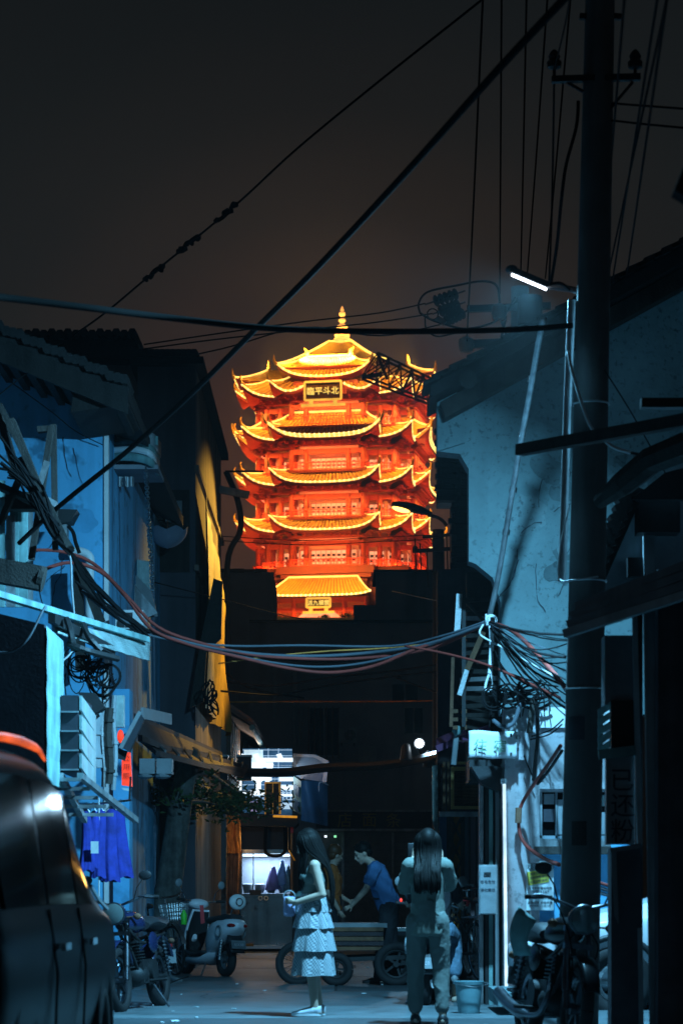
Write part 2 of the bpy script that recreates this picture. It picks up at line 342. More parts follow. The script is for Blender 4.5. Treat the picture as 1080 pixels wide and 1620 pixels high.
M = dict(
  blue_plaster = mat('blue_plaster', (.14,.50,.80), .85, var=.22, scale=1.1, bump=.2, streak=2.2, spots=3.0),
  grey_plaster = mat('grey_plaster', (.22,.33,.35), .9, var=.35, scale=1.0, bump=.7, spots=17.0, streak=1.0),
  shop_plaster = mat('shop_plaster', (.34,.34,.36), .8, var=.35, scale=2.0, bump=.3, spots=9.0, streak=3.0),
  dark_concrete= mat('dark_concrete', (.27,.28,.31), .9, var=.3, scale=.7, bump=.3, streak=1.5),
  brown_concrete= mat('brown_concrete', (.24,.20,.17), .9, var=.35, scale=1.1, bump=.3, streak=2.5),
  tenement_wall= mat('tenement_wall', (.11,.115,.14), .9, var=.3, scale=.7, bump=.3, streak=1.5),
  roof_clay    = mat('roof_clay', (.018,.017,.018), .85, var=.4, scale=5, bump=.4),
  wood_shaded    = mat('wood_shaded', (.016,.015,.015), .85, var=.5, scale=5, bump=.4, streak=9),  # darker copy of the wood, unlit eave shade put into its colour
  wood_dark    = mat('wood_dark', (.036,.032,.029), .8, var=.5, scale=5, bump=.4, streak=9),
  wood_warm    = mat('wood_warm', (.20,.10,.05), .7, var=.4, scale=5, bump=.3, streak=9),
  black_rubber = mat('black_rubber', (.018,.018,.02), .75, var=.3, bump=.1, fine=60),
  cable_black  = mat('cable_black', (.009,.009,.010), .9, var=.2, bump=0, spec=.1),
  cable_grey   = mat('cable_grey', (.075,.09,.11), .7, var=.2, bump=0),
  cable_red    = mat('cable_red', (.24,.035,.025), .75, var=.3, bump=0),
  cable_white  = mat('cable_white', (.7,.74,.76), .5, var=.15, bump=0),
  steel        = mat('steel', (.5,.52,.54), .3, 1.0, var=.25, scale=6, bump=.05),
  steel_rough  = mat('steel_rough', (.40,.43,.45), .5, .8, var=.4, scale=5, bump=.15, streak=6),
  stainless    = mat('stainless', (.24,.23,.23), .24, 1.0, var=.06, scale=1.2, bump=.03, streak=5),
  chrome       = mat('chrome', (.75,.77,.8), .1, 1.0, var=.05, bump=0),
  rust         = mat('rust', (.20,.10,.06), .8, .2, var=.5, scale=6, bump=.4, streak=5),
  iron_black   = mat('iron_black', (.035,.037,.04), .55, .5, var=.3, bump=.1, fine=40),
  pole_concrete= mat('pole_concrete', (.13,.13,.13), .9, var=.3, scale=2, bump=.3, streak=4),
  paint_white  = mat('paint_white', (.88,.87,.92), .3, var=.06, bump=0, coat=.5),
  paint_black  = mat('paint_black', (.004,.005,.007), .3, var=.1, bump=0, coat=.03, spec=.16),
  paint_navy   = mat('paint_navy', (.015,.025,.08), .25, var=.1, bump=0, coat=.7),
  plastic_black= mat('plastic_black', (.025,.026,.03), .5, var=.2, bump=.1, fine=50),
  plastic_white= mat('plastic_white', (.68,.72,.74), .45, var=.12, scale=5, bump=.05),
  plastic_grey = mat('plastic_grey', (.25,.28,.30), .5, var=.25, scale=5, bump=.1),
  plastic_green= mat('plastic_green', (.08,.75,.05), .4, var=.1, bump=0),
  plastic_red  = mat('plastic_red', (.7,.05,.06), .45, var=.15, bump=0),
  plastic_bucket=mat('plastic_bucket', (.20,.36,.40), .5, var=.25, scale=8, bump=.1),
  skin         = mat('skin', (.50,.36,.28), .5, var=.08, scale=12, bump=.05),
  hair         = mat('hair', (.006,.0055,.0055), .55, var=.4, scale=60, bump=.1, fine=90, spec=.12),
  cloth_blue   = mat('cloth_blue', (.03,.045,.34), .85, var=.45, scale=7, bump=.3, fine=30),
  cloth_shirt  = mat('cloth_shirt', (.085,.22,.46), .85, var=.15, scale=8, bump=.3, fine=30),
  cloth_sage   = mat('cloth_sage', (.16,.19,.17), .9, var=.18, scale=7, bump=.35, fine=25),
  cloth_khaki  = mat('cloth_khaki', (.15,.175,.165), .9, var=.2, scale=7, bump=.35, fine=25),
  cloth_dark   = mat('cloth_dark', (.018,.020,.026), .9, var=.25, scale=7, bump=.3, fine=25),
  cloth_rust   = mat('cloth_rust', (.42,.13,.03), .9, var=.2, scale=7, bump=.3, fine=25),
  cloth_denim  = mat('cloth_denim', (.16,.26,.36), .9, var=.4, scale=20, bump=.3, fine=25),
  cloth_top    = mat('cloth_top', (.16,.21,.20), .85, var=.15, scale=8, bump=.3, fine=30),
  cloth_white  = mat('cloth_white', (.62,.66,.72), .85, var=.15, scale=8, bump=.3, fine=30),
  canvas_white = mat('canvas_white', (.72,.75,.76), .8, var=.1, scale=20, bump=.1),
  tarp_yellow  = mat('tarp_yellow', (.55,.36,.05), .6, var=.35, scale=2.2, bump=.5, streak=3),
  tarp_blue    = mat('tarp_blue', (.03,.10,.19), .55, var=.25, scale=2, bump=.3, streak=2),
  tarp_brown   = mat('tarp_brown', (.055,.038,.042), .75, var=.35, scale=3, bump=.4, streak=4),
  tarp_purple  = mat('tarp_purple', (.16,.045,.12), .7, var=.3, scale=3, bump=.3),
  curtain      = mat('curtain', (.30,.17,.11), .65, var=.5, scale=5, bump=.4, streak=10),
  curtain_orange=mat('curtain_orange', (.65,.25,.05), .7, var=.45, scale=6, bump=.4),
  awning_metal = mat('awning_metal', (.42,.55,.55), .42, .4, var=.35, scale=4, bump=.2, streak=6),
  panel_green  = mat('panel_green', (.22,.40,.40), .7, var=.4, scale=4, bump=.2, streak=5),
  leaf         = mat('leaf', (.05,.09,.03), .6, var=.5, scale=6, bump=0),
  bark         = mat('bark', (.15,.15,.14), .95, var=.45, scale=9, bump=.8, streak=8),
  paper        = mat('paper', (.62,.68,.70), .8, var=.2, scale=9, bump=.05),
  ink          = mat('ink', (.03,.04,.06), .7, var=.1, bump=0),
  ink_green    = mat('ink_green', (.16,.34,.22), .7, var=.3, scale=30, bump=0),
  paper_yellow = mat('paper_yellow', (.52,.42,.06), .75, var=.25, scale=20, bump=.1),
  sign_yellow  = mat('sign_yellow', (.45,.33,.06), .6, var=.3, scale=20, bump=0),
  sign_dark    = mat('sign_dark', (.035,.037,.05), .6, var=.3, scale=5, bump=.1),
  red_lacquer  = mat('red_lacquer', (.42,.055,.025), .5, var=.2, scale=.8, bump=.1),
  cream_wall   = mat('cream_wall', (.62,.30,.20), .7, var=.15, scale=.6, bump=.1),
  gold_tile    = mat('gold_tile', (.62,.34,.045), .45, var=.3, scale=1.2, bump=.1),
  tile_pan_shade   = mat('tile_pan_shade', (.38,.15,.018), .6, var=.3, scale=1.2, bump=.1),  # darker pans: shade between the cover tiles put into the colour
  gold_leaf    = mat('gold_leaf', (.85,.60,.10), .35, .3, var=.1, bump=0),
  plaque_dark  = mat('plaque_dark', (.10,.04,.01), .5, var=.3, scale=1, bump=0),
  dark_glass   = mat('dark_glass', (.006,.009,.012), .08, var=.1, bump=0, spec=.13),
  steel_dim    = mat('steel_dim', (.14,.15,.17), .35, 1.0, var=.3, scale=8, bump=.05),
  car_black    = mat('car_black', (.004,.005,.007), .28, var=.1, bump=0, spec=.010),
  kiosk_grey   = mat('kiosk_grey', (.26,.30,.33), .8, var=.3, bump=.2, streak=4),
  kiosk_post   = mat('kiosk_post', (.48,.55,.58), .6, var=.3, bump=.2, streak=6),
  kiosk_dark   = mat('kiosk_dark', (.12,.13,.15), .8, var=.4, bump=.2, streak=4),
  tail_red     = mat('tail_red', (.35,.01,.01), .2, var=.1, bump=0, coat=.6),
  headlens     = mat('headlens', (.12,.15,.15), .12, var=.1, bump=0, coat=.6, spec=.6),
)
M['strip'] = emis('light_strip', (1.0,.60,.12), 1.9, .3, 1.2)
M['bulb'] = emis('light_bulb', (1.0,.78,.30), 2.3)
M['pane_warm'] = emis('warm_pane', (1.0,.42,.20), .95, .4, .45)
M['led'] = emis('led_tube', (.75,.85,1.0), 14)
M['led_flood'] = emis('led_flood', (.75,.9,1.0), 60)
M['sign_lit'] = emis('lit_letter', (.78,.92,1.0), 1.25)
M['sign_lit_soft'] = emis('lit_letter_soft', (.55,.78,1.0), .75)
M['sign_back'] = emis('sign_back', (.05,.17,.34), .30, .5, 6)
M['sign_glow'] = emis('sign_glow', (.62,.86,1.0), .95, .25, 8)
M['red_lit'] = emis('red_lightbox', (1.0,.055,.015), .95, .25, 12)
M['sodium'] = emis('sodium_lamp', (1.0,.58,.10), 5)
M['amber_reflection'] = emis('amber_reflection', (1.0,.13,.015), .75, .5, 5)
M['edge_glow_white'] = emis('edge_glow_white', (.62,.85,1.0), 1.1, .3, 7)
M['indicator_white'] = emis('indicator_white', (.8,.9,1), 1.5)
M['indicator_green'] = emis('indicator_green', (.3,1,.5), 1.0)
M['brake_red'] = emis('brake_red', (1,.05,.03), 1.2)
M['glass'] = glass('clear_glass', (.80,.88,.92))
def gingham():
    m = mat('gingham', (.37,.41,.43), .85, var=.12, scale=7, bump=.3, fine=25); n = m.node_tree.nodes; L = m.node_tree.links
    b = n['Principled BSDF']; src = b.inputs['Base Color'].links[0].from_socket
    uv = n.new('ShaderNodeTexCoord'); ck = n.new('ShaderNodeTexChecker'); ck.inputs['Scale'].default_value = 1.0
    ck.inputs[1].default_value = (1.25,1.25,1.25,1); ck.inputs[2].default_value = (.42,.50,.56,1)
    at = n.new('ShaderNodeUVMap'); mp = n.new('ShaderNodeMapping'); mp.inputs['Scale'].default_value = (64, 64, 1)
    L.new(at.outputs[0], mp.inputs[0]); L.new(mp.outputs[0], ck.inputs[0])
    mx = n.new('ShaderNodeMix'); mx.data_type = 'RGBA'; mx.blend_type = 'MULTIPLY'; mx.inputs[0].default_value = 1
    L.new(src, mx.inputs[6]); L.new(ck.outputs[0], mx.inputs[7]); L.new(mx.outputs[2], b.inputs['Base Color'])
    M['gingham'] = m
gingham()
# ================================================================ ground, hill
g = MB(); g.grid(lambda u, v: (-2500+5000*u, -200+5200*v, 0), 20, 20)
g.build('ground', M['dark_concrete'], kind='structure')
def hill_h(x, y):
    t = min(1, max(0, (y-130)/215)); t = t*t*(3-2*t)
    s = min(1, max(0, (abs(x)-120)/260)); s = 1 - s*s*(3-2*s)
    b = min(1, max(0, (y-520)/300)); b = 1 - b*b*(3-2*b)
    return 39.4*t*s*b - .5 + 1.2*noise.noise((x*.02, y*.02, 0))*(1-t*.9)
g = MB(); g.grid(lambda u, v: (-420+840*u, 110+730*v, hill_h(-420+840*u, 110+730*v)), 42, 42)
g.build('hill', mat('hill_earth', (.05,.055,.04), .95, var=.4, scale=.2, bump=.3), kind='structure', smooth='all')

# ================================================================ the floodlit tower
TY, TH = 382.0, R(10.5)
TZ = 40.0
tower = thing('pagoda_tower', 'tall floodlit tower with tiered golden upturned roofs and red galleries', 'tower', ((541-HX)/F*TY, TY, TZ), -TH)
GT = [M['gold_tile'], M['tile_pan_shade']]
def zf(py, Y=367.0): return CZ + (HY-py)/F*Y - TZ
def ring12(a, b, c):
    out = []
    for k in range(4):
        m = Matrix.Rotation(R(90*k), 3, 'Z')
        for q in ((-b,-c),(b,-c),(b,-a),(a,-a),(a,-b)): out.append(m @ Vector((q[0], q[1], 0)))
    return out
CONVEX = {i for i in range(20) if i % 5 in (0, 1, 3)}
EAVE, WALL = (12.8, 8.2, 14.7), (9.9, 5.6, 12.3)
def eave_pt(A, B, A2, B2, ca, cb, t, s, z0, rise, lift=2.3, pw=1.25, gap=None):
    """point on a pent roof between eave A-B (s=0) and wall A2-B2 (s=1), with upturned convex corners"""
    p = A.lerp(B, t).lerp(A2.lerp(B2, t), s); ln = (B-A).length
    h = 0.0
    for is_c, d, c in ((ca, t*ln, A), (cb, (1-t)*ln, B)):
        if is_c:
            e = math.exp(-d/1.55); h += lift*e*(1-s)**1.15
            p += Vector((c.x, c.y, 0)).normalized() * .55*math.exp(-d/1.3)*(1-s)
    z = z0 + rise*s**pw + h
    if gap is not None:                                  # the top eave sweeps up beside the name board
        u = abs((t-.5)*ln)
        z += gap*max(0, 1-(u-2.6)/3.6)**1.6*(1-s*.4) if u < 6.2 else 0
    return Vector((p.x, p.y, z))
def roof_level(z0, rise, name='roof', gap=False, lift=2.3, outer=EAVE, inner=WALL):
    O = ring12(*outer); I = ring12(*inner)
    tiles = MB(); tiles.alt = []; soffit = MB(); beads = MB(); strip = MB()
    for i in range(20):
        j = (i+1) % 20; A, B, A2, B2 = O[i], O[j], I[i], I[j]; ca, cb = i in CONVEX, j in CONVEX
        ln = (B-A).length; n = max(3, int(ln/.62)); gp = 1.5 if (gap and i % 5 == 0) else None
        def f(t, s, up=0.0, A=A, B=B, A2=A2, B2=B2, ca=ca, cb=cb, gp=gp):
            q = eave_pt(A, B, A2, B2, ca, cb, t, s, z0, rise, lift, gap=gp); q.z += up; return q
        skip = (lambda t: abs((t-.5)*ln) < 2.6) if gp else (lambda t: False)
        ns = 5
        # tile courses: rounded cover tiles standing proud of the pans
        for k in range(n):
            t0, t1 = k/n, (k+1)/n; w = (t1-t0)
            if skip((t0+t1)/2): continue
            cols = [(t0, 0), (t0+w*.22, .17), (t0+w*.5, .19), (t0+w*.62, 0), (t1, 0)]
            b = len(tiles.v)
            for t, up in cols:
                for s in range(ns+1): tiles.v.append(f(t, s/ns, up))
            for c in range(4):
                for s in range(ns):
                    q = b+c*(ns+1)+s; tiles.f.append((q, q+ns+1, q+ns+2, q+1)); (tiles.alt.append(len(tiles.f)-1) if c == 3 else None)
        m = max(6, int(ln/1.0))
        for k in range(m):
            t0, t1 = k/m, (k+1)/m
            if skip((t0+t1)/2): continue
            lo = lambda t, s: f(t, s) * 1 - Vector((0,0,.45 + .25*s))
            for s in range(2):
                soffit.quad(lo(t0, s/2), lo(t0, (s+1)/2), lo(t1, (s+1)/2), lo(t1, s/2))
            soffit.quad(f(t0,0), lo(t0,0), lo(t1,0), f(t1,0))
        pts = [f(k/m, 0, .16) for k in range(m+1)]
        if gp:
            strip.tube([q for k, q in enumerate(pts) if (k/m-.5)*ln < -2.5], .15, 5); strip.tube([q for k, q in enumerate(pts) if (k/m-.5)*ln > 2.5], .15, 5)
        else: strip.tube(pts, .145, 5)
        for k in range(int(ln/.75)+1):
            t = min(1, k*.75/ln)
            if not skip(t): beads.ell(f(t, 0, .2), .19, 5, 4)
        if cb:
            hp = [f(1, s/8, .28) for s in range(9)]; strip.tube(hp, .11, 5)
        if i % 5 in (0, 2, 3) and not gp: strip.tube([f(t/6, 1, .12) for t in range(7)], .10, 5)
        if cb:                                            # ridge ends that hook up at the corner tips
            e = f(1, 0); d = Vector((e.x, e.y, 0)).normalized()
            tiles.tube([e - d*.6, e + d*.25 + Vector((0,0,.5)), e + d*.35 + Vector((0,0,1.15)), e + d*.1 + Vector((0,0,1.6))], [.28,.24,.15,.05], 6)
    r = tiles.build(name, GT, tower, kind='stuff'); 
    soffit.build('soffit', M['red_lacquer'], r); strip.build('eave_light', M['strip'], r); beads.build('bulb_string', M['bulb'], r, kind='stuff')
    return r
E2, E3, E4, E5 = zf(838), zf(763), zf(691), zf(622)
roof_level(E2, 2.5); roof_level(E3, 2.5); roof_level(E4, 2.6); roof_level(E5, 3.2, gap=True, lift=2.1)

# hipped roofs over the bays at two levels: eave, curved slope, ridge
def bay_roof(k, z0, hw, rw, v0, v1, rise, lift, depth):
    m = Matrix.Rotation(R(90*k), 3, 'Z'); tiles = MB(); tiles.alt = []; strip = MB(); under = MB(); beads = MB()
    def f(t, s, up=0.0):
        u = (2*t-1); x = u*(hw*(1-s) + rw*s); e = math.exp(-(1-abs(u))*hw/1.7)
        y = -(v0*(1-s) + v1*s) - .6*e*(1-s); z = z0 + rise*s**1.2 + lift*e*(1-s)**1.2 + up
        return m @ Vector((x + math.copysign(.5*e*(1-s), u), y, z))
    n = int(2*hw/.62)
    for q in range(n):
        t0, w = q/n, 1/n; b = len(tiles.v)
        for t, up in ((t0,0),(t0+w*.22,.24),(t0+w*.5,.27),(t0+w*.62,0),(t0+w,0)):
            for s in range(7): tiles.v.append(f(t, s/6, up))
        for c in range(4):
            for s in range(6):
                i = b+c*7+s; tiles.f.append((i, i+7, i+8, i+1)); (tiles.alt.append(len(tiles.f)-1) if c == 3 else None)
    for sg in (0, 1):                                     # slopes at the two sides
        tiles.grid(lambda a, s: (f(sg, s) + m @ Vector((0, a*depth, 0)) + Vector((0,0,-lift*.9*a*(1-s)))), 6, 5)
    for q in range(10):
        t0, t1 = q/10, (q+1)/10
        under.quad(f(t0,0), f(t0,0,-.6)+m @ Vector((0,2.2,.3)), f(t1,0,-.6)+m @ Vector((0,2.2,.3)), f(t1,0))
    under.add([f(0,0,-.5), f(1,0,-.5), f(1,0,-.5)+m@Vector((0,depth,0)), f(0,0,-.5)+m@Vector((0,depth,0))], [(0,1,2,3)])
    strip.tube([f(q/24, 0, .16) for q in range(25)], .16, 5)
    strip.tube([f(q/4, 1, .2) for q in range(5)], .17, 5)
    for sg in (0, 1): strip.tube([f(sg, q/8, .25) for q in range(9)], .14, 5)
    for q in range(int(2*hw/.75)+1): beads.ell(f(q/int(2*hw/.75), 0, .2), .2, 5, 4)
    for sg in (0, 1):
        e = f(sg, 1); tiles.tube([e, e+Vector((0,0,.9)), e+m@Vector((.5*(2*sg-1),0,0))+Vector((0,0,1.5))], [.35,.3,.1], 6)
        e = f(sg, 0); tiles.tube([e, e+m@Vector((.4*(2*sg-1),-.2,0))+Vector((0,0,.7)), e+m@Vector((.4*(2*sg-1),-.2,0))+Vector((0,0,1.5))], [.28,.2,.05], 6)
    r = tiles.build('bay_roof', GT, tower, kind='stuff'); strip.build('eave_light', M['strip'], r)
    under.build('soffit', M['red_lacquer'], r); beads.build('bulb_string', M['bulb'], r, kind='stuff'); return r
for k in range(4):
    bay_roof(k, zf(597), 6.7, 3.4, 15.2, 11.0, 4.0, 2.1, 7.5)
    bay_roof(k, E4 + .25, 8.3, 5.7, 14.9, 11.6, 4.1, 2.0, 2.0)

# crowning pyramid with its lit hips and the gilded finial
def zc(py): return zf(py, TY)
pyr = MB(); pyr.alt = []; hips = MB(); zb, zt = zc(592), zc(545)
for k in range(4):
    m = Matrix.Rotation(R(90*k), 3, 'Z'); hb, ht = 8.4, 1.7
    def f(t, s, up=0.0, m=m):
        h = hb + (ht-hb)*s; return m @ Vector(((2*t-1)*h, -h, zb + (zt-zb)*(s**1.25) + up))
    n = 26
    for q in range(n):
        t0, w = q/n, 1/n; b = len(pyr.v)
        for t, up in ((t0,0),(t0+w*.22,.22),(t0+w*.5,.18),(t0+w*.62,0),(t0+w,0)):
            for s in range(7): pyr.v.append(f(t, s/6, up))
        for c in range(4):
            for s in range(6):
                i = b+c*7+s; pyr.f.append((i, i+7, i+8, i+1)); (pyr.alt.append(len(pyr.f)-1) if c == 3 else None)
    hips.tube([f(1, s/8, .25) for s in range(9)], .2, 5); hips.tube([f(t/4, 1, .1) for t in range(5)], .22, 5)
pr = pyr.build('crown_roof', GT, tower, kind='stuff'); hips.build('ridge_light', M['strip'], pr)
fin = MB(); fin.lathe([(2.1,zt-.3),(2.1,zt+.25),(1.2,zt+.5),(1.3,zt+.9),(.8,zt+1.1)], n=16)
for py, rr, h in ((530.6,1.25,.62),(517.9,.9,.52),(507.0,.58,.36),(496.8,.52,.46)):
    fin.ell((0,0,zc(py)), (rr,rr,h), 16, 10)
for py, rr in ((537.5,.9),(524.2,.45),(512.2,.33),(502.2,.25)): fin.lathe([(rr,zc(py)-.35),(rr,zc(py)+.35)], n=14)
fin.lathe([(.35,zc(491)),(.05,zc(484))], n=8)
fin.build('finial', emis('gilded_finial', (1.0,.50,.16), .55, .15, 1), tower, smooth=True)  # gilding glows by itself, floodlight on it put in as emission

# storeys: floor slab, bracket band, beam, columns, lattice windows, railing
col_m = MB().cyl((0,0,0), (0,0,1), .42, .38, 10).mesh('column', M['red_lacquer'], True)
pane_m = {}; lat_m = {}
def window(parent, p, ang, w, h):
    """lit window wall: pane, lattice in front of it, frame round it"""
    key = (round(w,2), round(h,2)); nx = max(1, round(w/.82)); 
    if key not in pane_m:
        pane_m[key] = MB().box((-w/2,.06,0),(w/2,.16,h)).mesh('pane', M['pane_warm'])
        l = MB()
        for i in range(nx+1):
            x = -w/2 + w*i/nx; l.box((x-.05,-.03,0),(x+.05,.03,h))
        l.v = []; l.f = []; l.alt = []
        for x in (-w/2, w/2-.12): l.box((x,-.03,0),(x+.12,.03,h))
        for z in (0, h-.12): l.box((-w/2,-.03,z),(w/2,.03,z+.12))
        for i in range(1, nx): l.box((-w/2+w*i/nx-.035,-.02,0),(-w/2+w*i/nx+.035,.02,h))
        for i in range(nx):
            x = -w/2 + w*(i+.5)/nx; q = min(.24, w/nx*.32)
            for z in (h*.36, h*.62):
                l.box((x-q,-.04,z),(x+q,.04,z+h*.14)); l.alt += range(len(l.f)-6, len(l.f))
        l.box((-w/2,.0,.12),(w/2,.05,h*.2))
        lat_m[key] = l.mesh('lattice', [M['red_lacquer'], MT.get('lattice_dark') or mat('lattice_dark', (.07,.012,.006), .8)])
    o = bpy.data.objects.new('window', lat_m[key]); COL.objects.link(o); o.parent = parent; o.location = p; o.rotation_euler = (0,0,ang)
    q = bpy.data.objects.new('pane', pane_m[key]); COL.objects.link(q); q.parent = o
def storey(z0, z1, top=False):
    wall = MB(); beam = MB(); brk = MB(); rail = MB(); h = z1 - z0
    I = ring12(8.7, 4.6, 11.1); C = ring12(*WALL); S = ring12(10.6, 6.2, 13.0)
    for i in range(20):
        j = (i+1) % 20
        A, B = I[i], I[j]
        wall.quad(A+Vector((0,0,z0-.5)), B+Vector((0,0,z0-.5)), B+Vector((0,0,z1+.6)), A+Vector((0,0,z1+.6)))
        A, B = C[i], C[j]; d = (B-A).normalized(); nrm = Vector((d.y,-d.x,0))
        beam.bar(A+Vector((0,0,z1-1.35)), B+Vector((0,0,z1-1.35)), .4, .75); beam.bar(A+Vector((0,0,z1-.35)), B+Vector((0,0,z1-.35)), .5, .3)
        nb = max(2, int((B-A).length/1.25))
        for k in range(nb):                               # stepped bracket sets under the eave
            q = A.lerp(B, (k+.5)/nb)
            for st in range(3):
                c = q + nrm*(.25+.45*st) + Vector((0,0,z1-.05+.28*st))
                brk.bar(c - d*(.2+.16*st), c + d*(.2+.16*st), .22, .2); brk.bar(c - nrm*.5, c + nrm*.35, .18, .18)
        A, B = S[i], S[j]
        rail.bar(A+Vector((0,0,z0+1.15)), B+Vector((0,0,z0+1.15)), .14, .14); rail.bar(A+Vector((0,0,z0+.2)), B+Vector((0,0,z0+.2)), .14, .12); rail.bar(A+Vector((0,0,z0+.75)), B+Vector((0,0,z0+.75)), .08, .08)
        nr = max(2, int((B-A).length/.55))
        for k in range(nr+1):
            q = A.lerp(B, k/nr); rail.box((q.x-.05,q.y-.05,z0+.1),(q.x+.05,q.y+.05,z0+(1.35 if k % 4 == 0 else 1.1)))
        slab_in, slab_out = I[i], S[j]
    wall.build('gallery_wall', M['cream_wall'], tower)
    fl = MB(); fl.slab([q+Vector((0,0,z0-.35)) for q in ring12(10.8, 6.4, 13.2)], (0,0,.33)); fl.build('gallery_floor', M['red_lacquer'], tower)
    beam.build('tie_beam', M['red_lacquer'], tower); brk.build('bracket_set', M['red_lacquer'], tower, kind='stuff'); rail.build('railing', M['red_lacquer'], tower)
    for k in range(4):
        m = Matrix.Rotation(R(90*k), 3, 'Z')
        for x, y in ((-5.6,-12.3),(-3.3,-12.3),(3.3,-12.3),(5.6,-12.3),(9.9,-9.9),(5.6,-9.9),(9.9,-5.6),(7.7,-9.9),(9.9,-7.7)):
            o = bpy.data.objects.new('column', col_m); COL.objects.link(o); o.parent = tower
            q = m @ Vector((x, y, z0)); o.location = q; o.scale = (1.05,1.05,h-1)
        hw = h - 2.2
        for x, y, w, a in ((0,-11.32,5.6,0),(-3.95,-11.32,1.1,0),(3.95,-11.32,1.1,0),(6.7,-8.92,3.2,0),(-6.7,-8.92,3.2,0),(8.92,-6.7,3.2,90),(-8.92,-6.7,3.2,-90),(4.82,-9.9,1.6,90),(-4.82,-9.9,1.6,-90)):
            window(tower, m @ Vector((x,y,z0+.05)), R(90*k+a), w, hw)
zs0 = zf(893)
storey(zs0, E2-.3); storey(E2+2.3, E3-.3); storey(E3+2.3, E4-.3); storey(E4+2.5, E5-.1)
top = MB()
for i, A in enumerate(ring12(8.7, 4.6, 11.1)):
    B = ring12(8.7, 4.6, 11.1)[(i+1) % 20]; top.quad(A+Vector((0,0,E5)), B+Vector((0,0,E5)), B+Vector((0,0,zf(585))), A+Vector((0,0,zf(585))))
for k in range(4):
    m = Matrix.Rotation(R(90*k), 3, 'Z'); q = [(-5,-13.6,E5+.2),(5,-13.6,E5+.2),(5,-13.6,zf(598)),(-5,-13.6,zf(598))]
    top.quad(*[m @ Vector(p) for p in q])
top.build('attic_wall', M['red_lacquer'], tower)
deck = MB(); deck.slab([q+Vector((0,0,zf(906))) for q in ring12(12.6, 7.6, 14.6)], (0,0,1.15)); deck.slab([q+Vector((0,0,zf(912))) for q in ring12(11.6, 7.0, 13.8)], (0,0,.6))
deck.build('terrace', M['red_lacquer'], tower)
base = MB(); base.slab([q+Vector((0,0,.0)) for q in ring12(10.8, 6.2, 12.6)], (0,0,zf(912))); base.build('base_wall', M['red_lacquer'], tower)

# name board under the top roof
def plaque(zc_, v, w, h, body, size, lean):
    pl = MB().box((-w/2,-v,zc_-h/2),(w/2,-v+.3,zc_+h/2)).build('plaque', M['plaque_dark'], tower)
    fr = MB()
    for a, b in (((-w/2,-h/2),(w/2,-h/2)),((-w/2,h/2),(w/2,h/2)),((-w/2,-h/2),(-w/2,h/2)),((w/2,-h/2),(w/2,h/2))):
        fr.bar((a[0],-v-.08,zc_+a[1]),(b[0],-v-.08,zc_+b[1]), .3, .3)
    fr.bar((-w/2-.6,-v+.1,zc_-h/2-.75),(w/2+.6,-v+.1,zc_-h/2-.75), .35, .35)
    for sx in (-1, 1): fr.box((sx*w*.33-.28,-v-.1,zc_-h/2-.8),(sx*w*.33+.28,-v+.2,zc_-h/2))
    fr.build('plaque_frame', emis('plaque_gilt', (1.0,.55,.07), .9, .2, 1), pl)
    t = MB().text(body, size, (0,-v-.06,zc_), depth=.05, bold=.01); t.build('lettering', emis('plaque_letter', (1.0,.72,.15), 1.1), pl)
plaque(zf(619.5), 15.9, 5.6, 2.75, '臨平斗北', 1.25, 0)

# entrance porch under the terrace
pz0, pz1 = zf(943,362), zf(908,362)
pt = MB(); pt.alt = []; ps = MB(); pb = MB()
def pf(t, s, up=0.0): return Vector(((2*t-1)*(8.0*(1-s)+5.3*s), -(20.5*(1-s)+15.8*s), pz0+(pz1-pz0)*s**1.2+up + .5*math.exp(-(1-abs(2*t-1))*8/1.2)*(1-s)))
for q in range(27):
    t0, w = q/27, 1/27; b = len(pt.v)
    for t, up in ((t0,0),(t0+w*.22,.15),(t0+w*.5,.24),(t0+w*.62,0),(t0+w,0)):
        for s in range(7): pt.v.append(pf(t, s/6, up))
    for c in range(4):
        for s in range(6):
            i = b+c*7+s; pt.f.append((i, i+7, i+8, i+1)); (pt.alt.append(len(pt.f)-1) if c == 3 else None)
for sg in (0,1): pt.grid(lambda a, s: pf(sg, s)+Vector((0,a*4,0)), 3, 5)
ps.tube([pf(q/16,0,.12) for q in range(17)], .13, 5); ps.tube([pf(q/6,1,.15) for q in range(7)], .17, 5)
for sg in (0,1): ps.tube([pf(sg,q/6,.2) for q in range(7)], .13, 5)
for q in range(24): pb.ell(pf(q/23,0,.15), .19, 5, 4)
pr = pt.build('porch_roof', GT, tower, kind='stuff'); ps.build('eave_light', M['strip'], pr); pb.build('bulb_string', M['bulb'], pr, kind='stuff')
pw = MB(); pw.box((-7.2,-17.6,0),(7.2,-17.3,pz0+.2)); pw.build('porch_wall', M['cream_wall'], tower)
pm = MB(); pm.bar((-7.6,-19,pz0-.45),(7.6,-19,pz0-.45),.5,.7); pm.bar((-7.6,-19,pz0-1.9),(7.6,-19,pz0-1.9),.4,.6)
pm.build('porch_beam', M['red_lacquer'], tower)
pn = MB(); pn.slab([(-3.4,-18.95,pz0-3.1),(3.4,-18.95,pz0-3.1),(2.4,-18.95,pz0-2.3),(-2.4,-18.95,pz0-2.3)], (0,.2,0)); pn.build('porch_panel', M['pane_warm'], tower)
for x in (-7.2,-3.9,3.9,7.2):
    o = bpy.data.objects.new('column', col_m); COL.objects.link(o); o.parent = tower; o.location = (x,-19,0); o.scale = (1,1,pz0)
for x, w in ((0,6.6),(-5.5,2.4),(5.5,2.4)): window(tower, Vector((x,-17.62,.4)), 0, w, 3.0)
plaque(zf(952.5,362), 19.5, 3.6, 1.35, '派九横雲', .85, 0)

